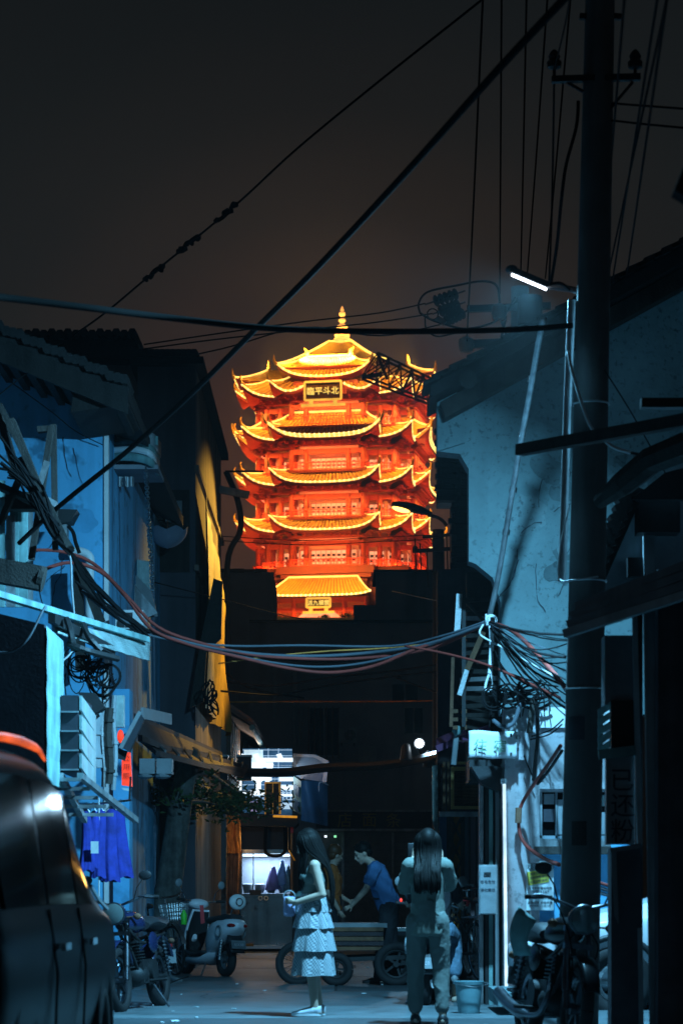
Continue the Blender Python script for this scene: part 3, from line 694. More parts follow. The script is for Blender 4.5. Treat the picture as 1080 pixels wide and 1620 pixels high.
# floodlights standing on every roof: amber over the tiles, red-orange up the galleries
def fl(kind, loc, tgt, col, p, sx, sy=.3):
    rot = Matrix.Rotation(-TH, 3, 'Z'); o = Vector(tower.location)
    lamp(kind, o + rot @ Vector(loc), col, p, sx, o + rot @ Vector(tgt), sy, name='floodlight')
RED, AMB = (1.0,.20,.035), (1.0,.45,.075)
KW, KR = .31, .90
for k in (0, 1, 3):
    m = Matrix.Rotation(R(90*k), 3, 'Z')
    for z0, z1 in ((zs0,E2),(E2+2.3,E3),(E3+2.3,E4),(E4+2.5,E5)):
        # up-lights at the railing, washing wall, columns and eave underside
        fl('AREA', m @ Vector((0,-13.6,z0+.25)), m @ Vector((0,-11.6,z1)), RED, 2300*KW, 11, .3)
        for sx in (-1,1): fl('AREA', m @ Vector((sx*8.4,-11.2,z0+.25)), m @ Vector((sx*7.6,-9.3,z1)), RED, 1100*KW, 5, .3)
        fl('AREA', m @ Vector((0,-12.0,z1-.5)), m @ Vector((0,-11.0,z0)), (1.0,.32,.12), 800*KW, 10, .3)
    for z0, z1, kk in ((E2,E3,1),(E3,E4,1),(E4,E5,1.2),(E5,zf(590),.9)):
        fl('AREA', m @ Vector((0,-15.0,z0+5.6)), m @ Vector((0,-13.8,z0+.8)), AMB, 1500*KR*kk, 14, .4)
        for sx in (-1,1): fl('AREA', m @ Vector((sx*11.2,-12.6,z0+5.2)), m @ Vector((sx*11.2,-11.6,z0+.8)), AMB, 700*KR*kk, 5, .4)
    fl('AREA', m @ Vector((0,-17.5,zf(585))), m @ Vector((0,-13,zf(585))), AMB, 1500*KR, 10, .5)
    fl('AREA', m @ Vector((0,-12.5,zf(557))), m @ Vector((0,-4,zf(562))), (1.0,.56,.12), 16000*KR, 8, .5)
fl('AREA', (0,-23.5,pz0+4.5), (0,-18,pz0+1), AMB, 3200*KR, 14, .5)
fl('AREA', (0,-20.6,.3), (0,-18,pz0), RED, 2400*KW, 12, .4)

# shrubs on the hill in front of the porch
def shrub(x, y, z, w, h, seed, lab):
    r = random.Random(seed); t = thing('shrub', lab, 'shrub', (x,y,z), group='shrubs before the tower porch')
    f = MB(); st = MB()
    for i in range(5): st.tube([(x,y,z-.8),(x+r.uniform(-w,w)*.4,y+r.uniform(-.3,.3),z+h*r.uniform(.5,.9))], [.05,.02], 4)
    for i in range(150):
        a = Vector((x+r.gauss(0,w*.38), y+r.uniform(-.5,.5), z+h*r.random()**.8)); d = Vector((r.uniform(-1,1),r.uniform(-1,1),r.uniform(-.4,1))).normalized()*.24
        e = d.orthogonal().normalized()*.1; f.quad(a-d, a+e, a+d, a-e)
    f.build('foliage', M['leaf'], t, kind='stuff'); st.build('stem', M['bark'], t)
for px, w, h, s, lab in ((437,1.0,1.1,1,'leafy shrub silhouetted by the left end of the tower porch'),(515,1.1,1.3,2,'leafy shrub silhouetted in front of the tower porch door'),(548,1.0,1.5,3,'leafy shrub silhouetted by the right end of the tower porch')):
    q = P(px, 984, 350); shrub(q.x, q.y, q.z-.3, w, h, s, lab)
# ================================================================ the alley floor
road_m = mat('alley_concrete', (.10,.135,.15), .55, var=.4, scale=1.6, bump=.35, spots=2.2, spec=.5)
road = MB().box((-4.5,2,-.3),(4.5,62,.006)).build('road', mat('road_joint', (.05,.055,.06), .9), kind='structure')
tones = [road_m, mat('alley_concrete_dark', (.065,.085,.095), .6, var=.45, scale=1.3, bump=.4, spots=2.6, spec=.45), mat('alley_concrete_pale', (.14,.18,.195), .6, var=.4, scale=1.8, bump=.35, spots=2.0, spec=.45)]  # slab tones stand in for bands of light and shadow across the lane
y0 = 4.0; r = random.Random(12); k = 0
while y0 < 61:
    ln = r.choice((1.6, 2.2, 2.8, 3.4)); nx = r.choice((1, 1, 2)); cuts = [-2.6, 1.9] if nx == 1 else [-2.6, r.uniform(-.9,.6), 1.9]
    for a_, b_ in zip(cuts, cuts[1:]):
        x0, x1, y1 = a_+.004, b_-.004, y0+ln-.006; h = .012+r.uniform(0,.009); m = MB(); e_ = .012
        def f(u, v): 
            x, y = x0+e_+(x1-x0-2*e_)*u, y0+e_+(y1-y0-2*e_)*v; return (x, y, h+.006*noise.noise((x*.8, y*.8, 3)))
        m.grid(f, 8, 6); m.add([(x0,y0,.004),(x1,y0,.004),(x1-e_,y0+e_,h),(x0+e_,y0+e_,h)], [(0,1,2,3)])
        m.build('paving_slab', tones[r.choice((0,0,1,2,1))], road)
    y0 += ln
side = MB(); side.box((-5,2,.004),(-2.62,60,.10)); side.build('pavement', road_m, kind='structure')
side = MB(); side.box((1.92,2,.004),(5,60,.10)); side.build('pavement', road_m, kind='structure')
# cracks and damp patches on the lane
ck = MB(); r = random.Random(44)
for i in range(16):
    x, y = r.uniform(-2.2,1.4), r.uniform(19.5,36); a = r.uniform(-.5,.5)+(math.pi/2 if r.random() < .4 else 0); pts = [Vector((x,y,.029))]
    for k in range(r.randint(5,11)): a += r.uniform(-.55,.55); pts.append(pts[-1]+Vector((math.cos(a),math.sin(a),0))*r.uniform(.10,.22))
    w = r.uniform(.006,.013)
    for p0, p1 in zip(pts, pts[1:]): n_ = (p1-p0).normalized().cross(Vector((0,0,1)))*w; ck.quad(p0-n_, p1-n_*.8, p1+n_*.8, p0+n_)
ck.build('crack', M['ink'], road, kind='stuff')
# litter
lt = MB(); r = random.Random(4)
for i in range(60):
    x, y = r.choice([r.uniform(-2.4,-1.2), r.uniform(.9,1.8), r.uniform(-1,1)]), r.uniform(19,40); s_ = r.uniform(.01,.035)
    lt.cbox((x,y,.03), (s_*2,s_,.008), Matrix.Rotation(r.uniform(0,3),3,'Z') @ Matrix.Rotation(r.uniform(-.4,.4),3,'X'))
lt.build('litter', M['paper'], kind='stuff')

# ================================================================ left side
# -- the pale blue gabled house
YB = 26.0
bh = thing('gabled_house', 'blue painted gabled house under a dark overhanging roof', 'house', (-3.6, YB, 0))
w = MB(); pr_ = [P(-120,575,YB), P(0,600,YB), P(120,652,YB), P(165,652,YB)]
xr = P(165,650,YB).x
w.slab([(-5.2,YB,0),(xr,YB,0),(xr,YB,pr_[3].z),(P(120,0,YB).x,YB,P(0,645,YB).z),(P(0,0,YB).x,YB,P(0,588,YB).z),(-5.2,YB,P(0,560,YB).z)], (0,.25,0))
w.box((xr-.25,YB+.25,0),(xr,YB+8,pr_[3].z))
w.build('wall', M['blue_plaster'], bh)
tr = MB().box((xr+.002,YB-.03,.1),(xr+.05,YB+.07,pr_[3].z-.05)); tr.build('corner_trim', M['plastic_white'], bh)
# roof slab with fascia board, tiles along the verge
a, b = P(-60,498,24.4), P(203,612,24.4)
rf = MB(); rf.slab([a, b, b+Vector((0,0,-.13)), a+Vector((0,0,-.13))], (0,8.5,0)); rfo = rf.build('roof', M['roof_clay'], bh)
fb = MB(); fb.slab([a+Vector((0,-.03,-.06)), b+Vector((0,-.03,-.06)), b+Vector((0,-.03,-.28)), a+Vector((0,-.03,-.32))], (0,.06,0)); fb.build('fascia', M['wood_shaded'], rfo)
for i in range(9):
    t = i/9; q = a.lerp(b, t+.05); MB().bar(q+Vector((0,0,-.19)), q+Vector((0,1.55,-.19)), .07, .11).build('rafter', M['wood_shaded'], rfo)
dv = (b-a).normalized(); tm = None
for i in range(24):
    q = a.lerp(b, (i+.5)/24); mm = MB()
    mm.tube([q+Vector((0,-.08,.02+.015*(i%3))), q+Vector((0,.5,.03))], .055, 6); mm.build('tile', M['roof_clay'], rfo)
sf = MB(); sf.slab([P(120,600,24.5), P(205,610,24.5), P(203,640,24.5), P(112,652,24.5)], (0,1.4,0)); sf.build('eave_box', M['wood_shaded'], bh)
# white drain pipe bent on the wall
MB().tube(smooth_path([P(108,873,25.85), P(128,873,25.85), P(142,882,25.85), P(142,905,25.85), P(142,985,25.85)], 5), .05, 10).single('drain_pipe', M['plastic_white'], 'white bent drain pipe on the blue house wall', 'pipe', smooth=True)
# thin lower wall strip going down behind the clothes
MB().box((xr+.06,YB+.4,0),(P(200,0,YB).x,YB+.8,P(0,1085,YB).z)).single('blue_pillar', M['blue_plaster'], 'narrow blue wall pillar behind the hanging blue clothes', 'pillar')

# corrugated sheets and curved balcony beside the blue wall
def corrugated(x0, x1, y0, y1, Y, n, name, m, parent, tilt=0.0, vertical=True):
    c = MB(); a0 = P(x0,y1,Y); a1 = P(x1,y0,Y)
    def f(u, v):
        w_ = .018*math.cos(u*n*2*math.pi) if vertical else .018*math.cos(v*n*2*math.pi)
        return (a0.x+(a1.x-a0.x)*u, Y+w_+tilt*(1-v), a0.z+(a1.z-a0.z)*v)
    c.grid(f, n*4 if vertical else 1, 1 if vertical else n*4)
    return c.build(name, m, parent, smooth='all')
bal = thing('balcony', 'curved pale balcony with ribbed sheets between blue house and dark building', 'balcony', tuple(P(205,740,27.5)))
corrugated(163,198,645,672,27.2,5,'ribbed_sheet',M['awning_metal'],bal)
corrugated(176,212,700,770,27.6,4,'ribbed_sheet',M['steel_rough'],bal)
for n_, (y0, y1, bow, m_) in enumerate(((678,702,.10,'plastic_grey'),(702,712,.30,'panel_green'),(712,722,.34,'plastic_white'),(722,735,.30,'panel_green'))):
    c = MB(); a0, a1 = P(160,y1,27.3), P(251,y0,27.3)
    def f(u, v):
        e = math.sin(min(1,u*1.0)*math.pi*.55)
        return (a0.x+(a1.x-a0.x)*u, 27.3-bow*e+.5*max(0,u-.93)/.07, a0.z+(a1.z-a0.z)*v - .09*u + (.05*(1-(2*u-1)**2)))
    c.grid(f, 16, 1); o = c.build('cornice_band', M[m_], bal, smooth='all'); md = o.modifiers.new('s','SOLIDIFY'); md.thickness = .04
corrugated(213,250,690,704,27.25,6,'ribbed_sheet',M['panel_green'],bal)
MB().pbox(165,735,250,742,27.1,.9).build('slab', M['dark_concrete'], bal)
# striped chain hanging from the balcony
ch = MB()
for i in range(46):
    q = P(231+11*i/45, 742+190*i/45, 26.9); ch.torus(q, .022, .008, 8, 4, 'y' if i % 2 else 'x')
ch.single('hanging_chain', M['steel'], 'pale chain hanging down from the curved balcony', 'chain')

# -- tall dark building with the alley side lit brown
XA = -2.05
db = thing('tenement', 'tall dark tenement with brown side wall and yellow tarpaulin', 'building', (-3.2, 37, 0))
q0, q1 = P(218,556,34), P(310,580,34)
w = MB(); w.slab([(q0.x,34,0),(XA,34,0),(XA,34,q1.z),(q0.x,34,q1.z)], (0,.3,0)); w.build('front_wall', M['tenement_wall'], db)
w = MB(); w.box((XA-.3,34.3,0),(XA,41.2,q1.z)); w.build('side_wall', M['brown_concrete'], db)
w = MB(); w.box((-7,36,0),(P(226,0,36).x,44,P(0,546,36).z)); w.build('rear_wall', M['dark_concrete'], db)
rf = MB(); rf.box((q0.x-.1,33.8,q1.z),(XA+.12,41.4,q1.z+.1)); ro = rf.build('roof', M['roof_clay'], db)
for i in range(12):
    x = q0.x + (XA-q0.x)*i/11; mm = MB(); mm.tube([(x,33.7,q1.z+.13),(x,34.6,q1.z+.2)], .06, 6); mm.build('tile', M['roof_clay'], ro)
rf = MB(); z = P(0,546,36).z; rf.slab([(-7.2,35.6,z),(P(215,0,36).x,35.6,z),(P(232,0,36).x,35.6,z-.25),(P(232,0,36).x,35.6,z-.32),(-7.2,35.6,z-.12)], (0,9,0)); ro2 = rf.build('roof', M['roof_clay'], db)
for i in range(26):
    x = -6 + (P(215,0,36).x+6)*i/25; mm = MB(); mm.tube([(x,35.4,z+.03+.02*(i%2)),(x,36.6,z+.1)], .07, 6); mm.build('tile', M['roof_clay'], ro2)
for z_ in (5.6, 7.0): MB().box((XA-.01,33.9,z_),(XA+.05,41.3,z_+.08)).build('ledge', M['brown_concrete'], db)
# dim window opening with clutter, low front wall of the storage balcony
op = MB().pbox(180,775,300,905,33.96,.03); op.build('opening', M['wood_dark'], db)
for (x0,y0,x1,y1,m_) in ((195,788,270,795,'steel_rough'),(262,792,288,825,'plastic_grey'),(190,800,215,850,'wood_dark'),(222,803,258,822,'wood_dark')):
    MB().pbox(x0,y0,x1,y1,33.8,.14).build('shutter_board', M[m_], db)
# grey sheets and box on the storage balcony
st = thing('sheet_screen', 'grey sheet metal screen propped on the storage balcony', 'screen', tuple(P(200,985,30)))
MB().slab([P(160,875,30), P(208,902,30), P(240,935,30), P(250,975,30), P(160,985,30)], (0,.03,0)).build('sheet', M['plastic_grey'], st)
MB().slab([P(196,882,30.2), P(236,888,30.2), P(238,935,30.2), P(200,930,30.2)], (0,.03,0)).build('sheet', M['awning_metal'], st)
MB().slab([P(206,915,29.8), P(250,970,29.8), P(200,990,29.8), P(190,930,29.8)], (0,.03,0)).build('sheet', M['steel_rough'], st)
tb = thing('storage_box', 'small white framed dark box standing behind the grey sheets', 'box', tuple(P(184,893,30.5)))
MB().pbox(172,862,197,895,30.5,.3).build('body', M['plastic_white'], tb); MB().pbox(175,867,194,892,30.47,.028).build('door', M['sign_dark'], tb)
# cloth bag / umbrella hanging under the opening
um = thing('hanging_umbrella', 'half open pale umbrella hanging upside down before the dark tenement', 'umbrella', tuple(P(265,868,33)))
q = P(265,868,33); c = MB(); n_=12
rings = []
for s in range(7):
    t = s/6; rr = .26*math.sin(t*math.pi/2)**.8+.004
    rings.append([(q.x+rr*math.cos(2*math.pi*i/24)*(1+.05*(i%3==0)), q.y+rr*math.sin(2*math.pi*i/24)*.7, q.z+.27*t**1.3+(.03*math.cos(i*math.pi/2) if t>.9 else 0)) for i in range(24)])
c.loft(rings, cap=False); o = c.build('canopy', mat('umbrella_cloth', (.30,.32,.42), .8, var=.1, bump=.1), um, smooth='all')
MB().cyl(q, q+Vector((0,0,.5)), .008, n=6).build('shaft', M['steel'], um)
# yellow tarpaulin on the side wall (hangs in folds)
def tarp(px0, py0t, py0b, Y0, Y1, nm):
    c = MB(); z0t, z0b = P(0,py0t,Y0).z, P(0,py0b,Y0).z
    def f(u, v):
        y = Y0+(Y1-Y0)*u; zt_ = z0t - .95*u; zb_ = z0b
        d = .05*math.sin(u*9+v*3)+.035*math.sin(u*23+2*v)+.05*math.sin(v*7-u*6)*(u) + .02*math.sin(u*61)
        return (XA+.13+d*(.35+.65*(1-v)), y, zb_+(zt_-zb_)*v)
    c.grid(f, 60, 24); return c
tp = tarp(314,775,1120,34.15,40.4,'t').single('tarpaulin', M['tarp_yellow'], 'golden tarpaulin hanging in folds down the tenement side wall', 'tarpaulin', smooth='all')
# downpipe stub, junk and bracket on far corner
MB().tube(smooth_path([Vector((XA+.1,40.9,8.2)), Vector((XA+.3,40.9,7.7)), Vector((XA+.34,40.9,7.2)), Vector((XA+.12,40.9,6.6)), Vector((XA+.16,40.9,4.6))]), .05, 8).single('downpipe', M['iron_black'], 'dark crooked downpipe at the far corner of the tenement', 'pipe', smooth=True)
bk = thing('wall_bracket', 'dark iron bracket arms sticking out of the tenement corner', 'bracket', (XA,40.6,8.0))
MB().bar((XA,40.6,7.85),(XA+.5,40.6,7.75),.09,.12).build('arm', M['steel_rough'], bk); MB().bar((XA+.1,40.6,8.15),(XA+.75,40.6,8.15),.03).build('arm', M['iron_black'], bk)
# dark leaning board next to the tarpaulin
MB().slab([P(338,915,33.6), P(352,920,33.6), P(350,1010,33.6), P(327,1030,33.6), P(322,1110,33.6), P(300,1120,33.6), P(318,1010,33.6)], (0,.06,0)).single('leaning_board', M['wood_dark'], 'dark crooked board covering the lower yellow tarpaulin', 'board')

# -- wooden lean-to full of timber at the far left
wl = thing('wooden_lean_to', 'dark timber lean-to frame at the left of the blue wall', 'shed', tuple(P(40,960,21.5)))
def plank(x0,y0,x1,y1,Y,w_,h_=.05,m_='wood_dark',parent=wl,nm='plank'): return MB().bar(P(x0,y0,Y), P(x1,y1,Y), h_, w_, up=(0,1,0)).build(nm, M[m_], parent)
plank(82,675,50,885,21.6,.09); plank(85,672,88,870,21.7,.07); plank(60,680,86,678,21.6,.08); plank(35,725,80,820,21.4,.16)
plank(75,730,62,770,21.5,.05,m_='steel_rough'); plank(0,655,30,760,21.3,.34); plank(20,665,95,850,21.2,.18); plank(0,640,110,865,21.1,.06); plank(72,790,90,800,21.6,.2,m_='plastic_grey')
plank(0,770,70,800,21.6,.30); plank(0,830,30,760,21.5,.1)
MB().pbox(8,778,62,805,21.8,.2).build('board', M['wood_dark'], wl)
for i, (x0,x1,y0) in enumerate(((0,8,760),(10,24,815),(16,30,800),(30,44,796),(44,52,800))):
    MB().pbox(x0,y0,x1,960,22+.05*i,.04).build('plank', M['panel_green' if i in (0,2,3) else 'steel_rough'], wl)
MB().bar(P(-30,898,20.5), P(66,916,20.5), .2,.2).build('beam', M['wood_dark'], wl)
MB().cyl(P(62,915,20.49), P(70,917,20.49), .11, n=12).build('beam_end', M['wood_dark'], wl)
hb = thing('meter_box', 'dark metal box bracketed to the blue wall amid cables', 'box', tuple(P(105,825,25)))
MB().slab([P(92,805,25), P(122,806,25), P(112,825,25), P(92,828,25)], (0,.3,0)).build('hood', M['iron_black'], hb); MB().pbox(92,828,106,860,25.1,.2).build('body', M['steel_rough'], hb)
MB().tube(smooth_path([P(108,832,24.9),P(116,842,24.9),P(120,858,24.9),P(126,875,24.9)]), .022, 6).build('conduit', M['cable_black'], hb)
dw = MB(); dw.bar(P(124,890,25.6),P(128,1060,25.6),.1,.12); dw.bar(P(128,900,25.5),P(160,985,25.5),.06,.1)
dw.single('wall_post', M['wood_dark'], 'dark timber post with a branch against the blue wall', 'post')

# -- big dark sign box, its alley face catching light
XS = -2.30
sb = thing('sign_box', 'large dark sign box with a worn pale green edge panel', 'sign', (-2.9,18.9,1.9))
MB().slab([(-3.4,18.9,P(0,1240,18.9).z),(XS-.02,18.9,P(0,1240,18.9).z),(XS-.02,18.9,P(0,988,18.9).z),(-3.4,18.9,P(0,935,18.9).z)], (0,1.15,0)).build('face', M['sign_dark'], sb)
e = MB(); e.grid(lambda u, v: (XS+.004*math.sin(v*30), 18.9+1.15*u, P(0,1238,18.9).z+(P(0,990,18.9).z-P(0,1238,18.9).z)*v), 4, 12); e.build('edge_panel', M['panel_green'], sb)
# ribbed bright awning strip in front of it
aw = thing('ribbed_awning', 'bright ribbed metal awning strip on dark arms above the air conditioner', 'awning', tuple(P(160,1045,21.6)))
c = MB(); A0, A1, B0, B1 = P(84,985,20.6), P(237,1015,23.2), P(88,1002,20.25), P(236,1047,22.8)
def f(u, v):
    q = A0.lerp(A1, u).lerp(B0.lerp(B1, u), v); w_ = .012*math.cos(v*9*2*math.pi); return (q.x, q.y-w_, q.z+w_*.5+.004*math.sin(u*40))
c.grid(f, 20, 45); o = c.build('ribbed_sheet', M['awning_metal'], aw, smooth='all'); md = o.modifiers.new('s','SOLIDIFY'); md.thickness = .01
MB().bar(P(-20,935,19.4), P(232,1012,22.9), .07, .05).build('rail', M['panel_green'], aw)
MB().bar(P(82,978,20.1), P(178,1030,21.9), .06, .08).build('arm', M['iron_black'], aw)
for pts in ([P(106,980,20.3),P(112,1000,20.1),P(118,1030,20.1)], [P(132,988,20.9),P(142,1010,20.7),P(160,1030,20.7)], [P(108,1018,20.1),P(140,1030,20.1),P(186,1042,20.6)]):
    MB().tube(smooth_path(pts), .03, 6).build('strut', M['iron_black'], aw)

# air conditioner cage
def ac_unit(name, lab, c0, w, h, d, yaw, parent_group=None, body='plastic_white'):
    t = thing(name, lab, 'air conditioner', c0, yaw, parent_group)
    MB().box((-w/2,-d/2,0),(w/2,d/2,h)).build('casing', M[body], t)
    g_ = MB(); g_.torus((w*.12,-d/2-.012,h/2), h*.38, .012, 20, 4, 'y')
    for k in range(1,4): g_.torus((w*.12,-d/2-.012,h/2), h*.38*k/4, .007, 16, 4, 'y')
    for k in range(4):
        a = k*math.pi/4; v = Vector((math.cos(a),0,math.sin(a)))*h*.38; g_.bar(Vector((w*.12,-d/2-.012,h/2))-v, Vector((w*.12,-d/2-.012,h/2))+v, .012)
    g_.build('fan_grille', M['plastic_grey'], t)
    MB().cyl((w*.12,-d/2-.004,h/2),(w*.12,-d/2+.03,h/2), h*.37, n=20).build('fan_opening', M['plastic_black'], t)
    for sx in (-1,1): MB().bar((sx*w*.35,d/2+.2,-.03),(sx*w*.35,-d/2-.05,-.03),.04).build('bracket', M['iron_black'], t)
    return t
ac = thing('louvred_unit', 'dark stacked air conditioner in a cage with four slanted louvres', 'air conditioner', tuple(P(120,1260,20)))
x0_, z0_, z1_ = P(97,0,19.8).x, P(0,1222,19.8).z, P(0,1100,19.8).z
MB().box((x0_,19.8,z0_),(P(124,0,19.8).x,20.9,z1_)).build('casing', M['sign_dark'], ac)
for k in range(4):
    z = z0_ + (z1_-z0_)*(k+.1)/4; MB().box((x0_-.005,19.77,z),(P(124,0,19.8).x+.005,19.8,z+.012)).build('divider', M['plastic_grey'], ac)
    xx = P(124,0,19.8).x
    MB().slab([(xx+.01,19.8,z+.02),(xx+.01,20.95,z-.1),(xx+.01,20.95,z+.06),(xx+.01,19.8,z+.14)], (.02,0,0)).build('louvre', M['awning_metal'], ac)
fr = MB()
for k in range(5):
    y = 19.75+.38*k; fr.bar((x0_-.1,y,z0_-.06-.06*k),(P(126,0,19.8).x+.02+.03*k,y,z0_-.06-.06*k),.05,.03)
fr.bar((xx+.02,19.75,z0_-.03),(xx+.32,21.6,z0_-.34),.05,.05); fr.bar((x0_,19.75,z0_-.03),(x0_,21.6,z0_-.34),.05,.05)
fr.build('bracket_frame', M['steel_rough'], ac)
# vertical service pipes beside it
for i, (px, y0, y1, r_, m_, lab) in enumerate(((152,1105,1215,.05,'plastic_grey','short fat grey duct beside the louvred unit'),(163,1080,1245,.022,'steel','thin bright riser pipe beside the louvred unit'),(172,1120,1240,.04,'wood_dark','dark lagged pipe by the blue pillar'),(181,1100,1250,.025,'plastic_grey','slim grey pipe next to the blue pillar'))):
    c = MB(); pts = [P(px+2*math.sin(k*1.3+i), y0+(y1-y0)*k/6, 22.3+.1*i) for k in range(7)]; c.tube(pts, r_, 8)
    for k in (1,3,5): c.tube([pts[k]-Vector((0,0,.015)), pts[k]+Vector((0,0,.015))], r_*1.35, 8)
    c.single('service_pipe', M[m_], lab, 'pipe', 'service pipes on the left wall', smooth=True)
MB().slab([P(122,1095,22), P(150,1096,22), P(166,1120,22), P(150,1128,22), P(138,1112,22)], (0,.2,0)).single('bent_sheet', M['iron_black'], 'dark bent metal sheet over the louvred unit', 'sheet')
MB().pbox(180,1100,196,1150,22.8,.12).single('junction_box', M['awning_metal'], 'slim pale junction box on the left wall pipes', 'box')

# white window air conditioner above
ac2 = thing('window_unit', 'white window air conditioner with dark grille squares above the bright awning', 'air conditioner', tuple(P(205,1010,25.5)))
MB().pbox(183,965,227,1010,25.5,.5).build('casing', M['plastic_white'], ac2)
for i in range(3):
    for j in range(2): MB().pbox(186+j*13,969+i*13,197+j*13,979+i*13,25.48,.025).build('grille', M['plastic_black'], ac2)
MB().pbox(180,1010,230,1016,25.3,.9).build('shelf', M['iron_black'], ac2)

# hanging blue clothes on hangers
rail = thing('clothes_rail', 'thin steel rail on a wall bracket holding blue clothes', 'rail', tuple(P(165,1272,23)))
MB().tube([P(112,1276,22.6), P(207,1266,23.6)], .012, 6).build('rod', M['steel'], rail); MB().tube([P(157,1262,23), P(157,1430,23)], .007, 5).build('cord', M['cable_white'], rail)
MB().bar(P(205,1266,23.6), P(207,1230,24.5), .02).build('bracket', M['iron_black'], rail)
gl = ['dark blue garment at the left end of the clothes rail','narrow blue garment second on the clothes rail','blue garment with a white tag in the middle of the rail','wide blue garment fourth along the clothes rail','long bright blue garment at the right end of the rail']
for i, (px, wpx, y0, y1) in enumerate(((136,22,1285,1378),(147,20,1284,1372),(158,22,1283,1388),(176,28,1282,1394),(190,30,1278,1388))):
    Y = 22.7 + .17*i; q = P(px, y0, Y); t = thing('hanging_garment', gl[i], 'garment', tuple(q), group='blue clothes on the rail')
    w_ = wpx/F*Y; h_ = (y1-y0)/F*Y
    c = MB()
    def f(u, v, w_=w_, h_=h_, q=q, i=i):
        a = 2*math.pi*u; wide = .62+.5*v**.8
        fold = 1+.10*math.sin(a*5+i)*v+.05*math.sin(a*11+2*i)*v
        return (q.x+.5*w_*wide*fold*math.cos(a)+.02*math.sin(v*3+i)+.12*w_*v*(i==4), q.y+.055*wide*fold*math.sin(a)*(1+v*.6), q.z-h_*(v if v>0 else -.02) - .03*math.cos(a)**2*(v<.05) + .012*math.sin(a*4)*(v>.9))
    c.grid(f, 48, 14); o = c.build('cloth', M['cloth_blue'], t, smooth='all')
    zt_ = P(0,1276-10*(px-112)/95,Y).z; hk = MB(); hk.tube([(q.x-w_*.3,q.y,q.z),(q.x,q.y,q.z+.05),(q.x+w_*.3,q.y,q.z)], .005, 5); hk.tube([(q.x,q.y,q.z+.05),(q.x,q.y,zt_+.015),(q.x+.015,q.y,zt_+.02)], .004, 5); hk.build('hanger', M['steel'], t)
    if i == 2: MB().pbox(144,1331,156,1350,22.55,.01).build('tag', M['paper'], t)

# red lit banner box and crooked dark boards
rl = thing('red_lightbox', 'lit red vertical lightbox hanging beside the blue pillar', 'sign', tuple(P(200,1246,25)))
MB().slab([P(193,1190,25), P(206,1190,25), P(209,1244,25), P(193,1242,25)], (0,.08,0)).build('panel', M['red_lit'], rl)
tx = MB()
for k, ch_ in enumerate('公用厕'): tx.text(ch_, .075, P(200,1200+14*k,24.99)+Vector((0,-.006,0)), depth=.002)
tx.build('lettering', mat('red_ink', (.22,.02,.01), .7, var=.1, bump=0), rl)
MB().slab([P(192,1246,25), P(208,1248,25), P(206,1252,25), P(196,1250,25)], (0,.05,0)).build('foot_rail', M['plastic_white'], rl)
MB().ell(P(191,1165,25.2), (.035,.03,.07), 10, 8).single('red_lamp', M['red_lit'], 'small red lamp half hidden behind the crooked board', 'lamp')
cb_ = thing('crooked_board', 'crooked dark board frame hanging askew above the red lightbox', 'board', tuple(P(210,1190,24.6)))
MB().slab([P(222,1128,24.6), P(228,1138,24.6), P(205,1190,24.6), P(192,1182,24.6)], (0,.12,0)).build('panel', M['sign_dark'], cb_)
MB().bar(P(222,1126,24.55), P(191,1184,24.55), .04).build('rim', M['plastic_grey'], cb_); MB().bar(P(180,1190,24.7), P(200,1196,24.7), .03, .1).build('foot', M['iron_black'], cb_); MB().bar(P(182,1120,24.7), P(180,1190,24.7), .05, .05).build('post', M['iron_black'], cb_)
MB().bar(P(225,1128,25.5), P(270,1138,27), .03, .12).single('lintel_board', M['plastic_grey'], 'grey lintel board running right of the crooked board', 'board')

# -- row of dark awnings running down the left side
def awning(name, lab, pts, thick, m_, ribs=0):
    t = thing(name, lab, 'awning', tuple((pts[0]+pts[2])/2))
    MB().slab(pts, thick).build('sheet', M[m_], t)
    for i in range(ribs):
        u = (i+.5)/ribs; a_, b_ = pts[0].lerp(pts[1], u), pts[3].lerp(pts[2], u)
        MB().bar(a_+Vector((0,0,.03)), b_+Vector((0,0,.03)), .03, .03).build('rib', M['steel_rough'], t)
    MB().bar(pts[3]+Vector((0,0,-.02)), pts[2]+Vector((0,0,-.02)), .05, .07).build('edge', M[m_], t)
    return t
awning('shop_awning', 'long brown sagging awning along the left wall', [P(212,1128,27.5), P(352,1190,38), P(345,1218,37.8), P(222,1165,27)], (0,0,-.05), 'tarp_brown', 0)
awning('shop_awning', 'lower dark awning below the long brown one', [P(222,1166,28.6), P(392,1210,40), P(385,1225,39.6), P(250,1190,28)], (0,0,-.06), 'tarp_brown', 8)
lh = MB(); lh.box((-5,28,0),(-2.62,41.5,3.1)); lh.single('shopfront_wall', M['tenement_wall'], 'dark shopfront wall behind the tree under the awnings', 'wall')
# dark square lamps/boxes under awning
for px, lab in ((235,'dark hooded box under the long awning beside the pillar'),(262,'dark rounded hood under the long awning by the tree')):
    c = MB(); c.pbox(px-14,1200,px+10,1224,27.6,.25); c.ell(P(px-4,1226,27.7), (.1,.1,.05), 10, 6); c.single('hooded_box', M['plastic_grey'], lab, 'box', 'hooded boxes under the awning')

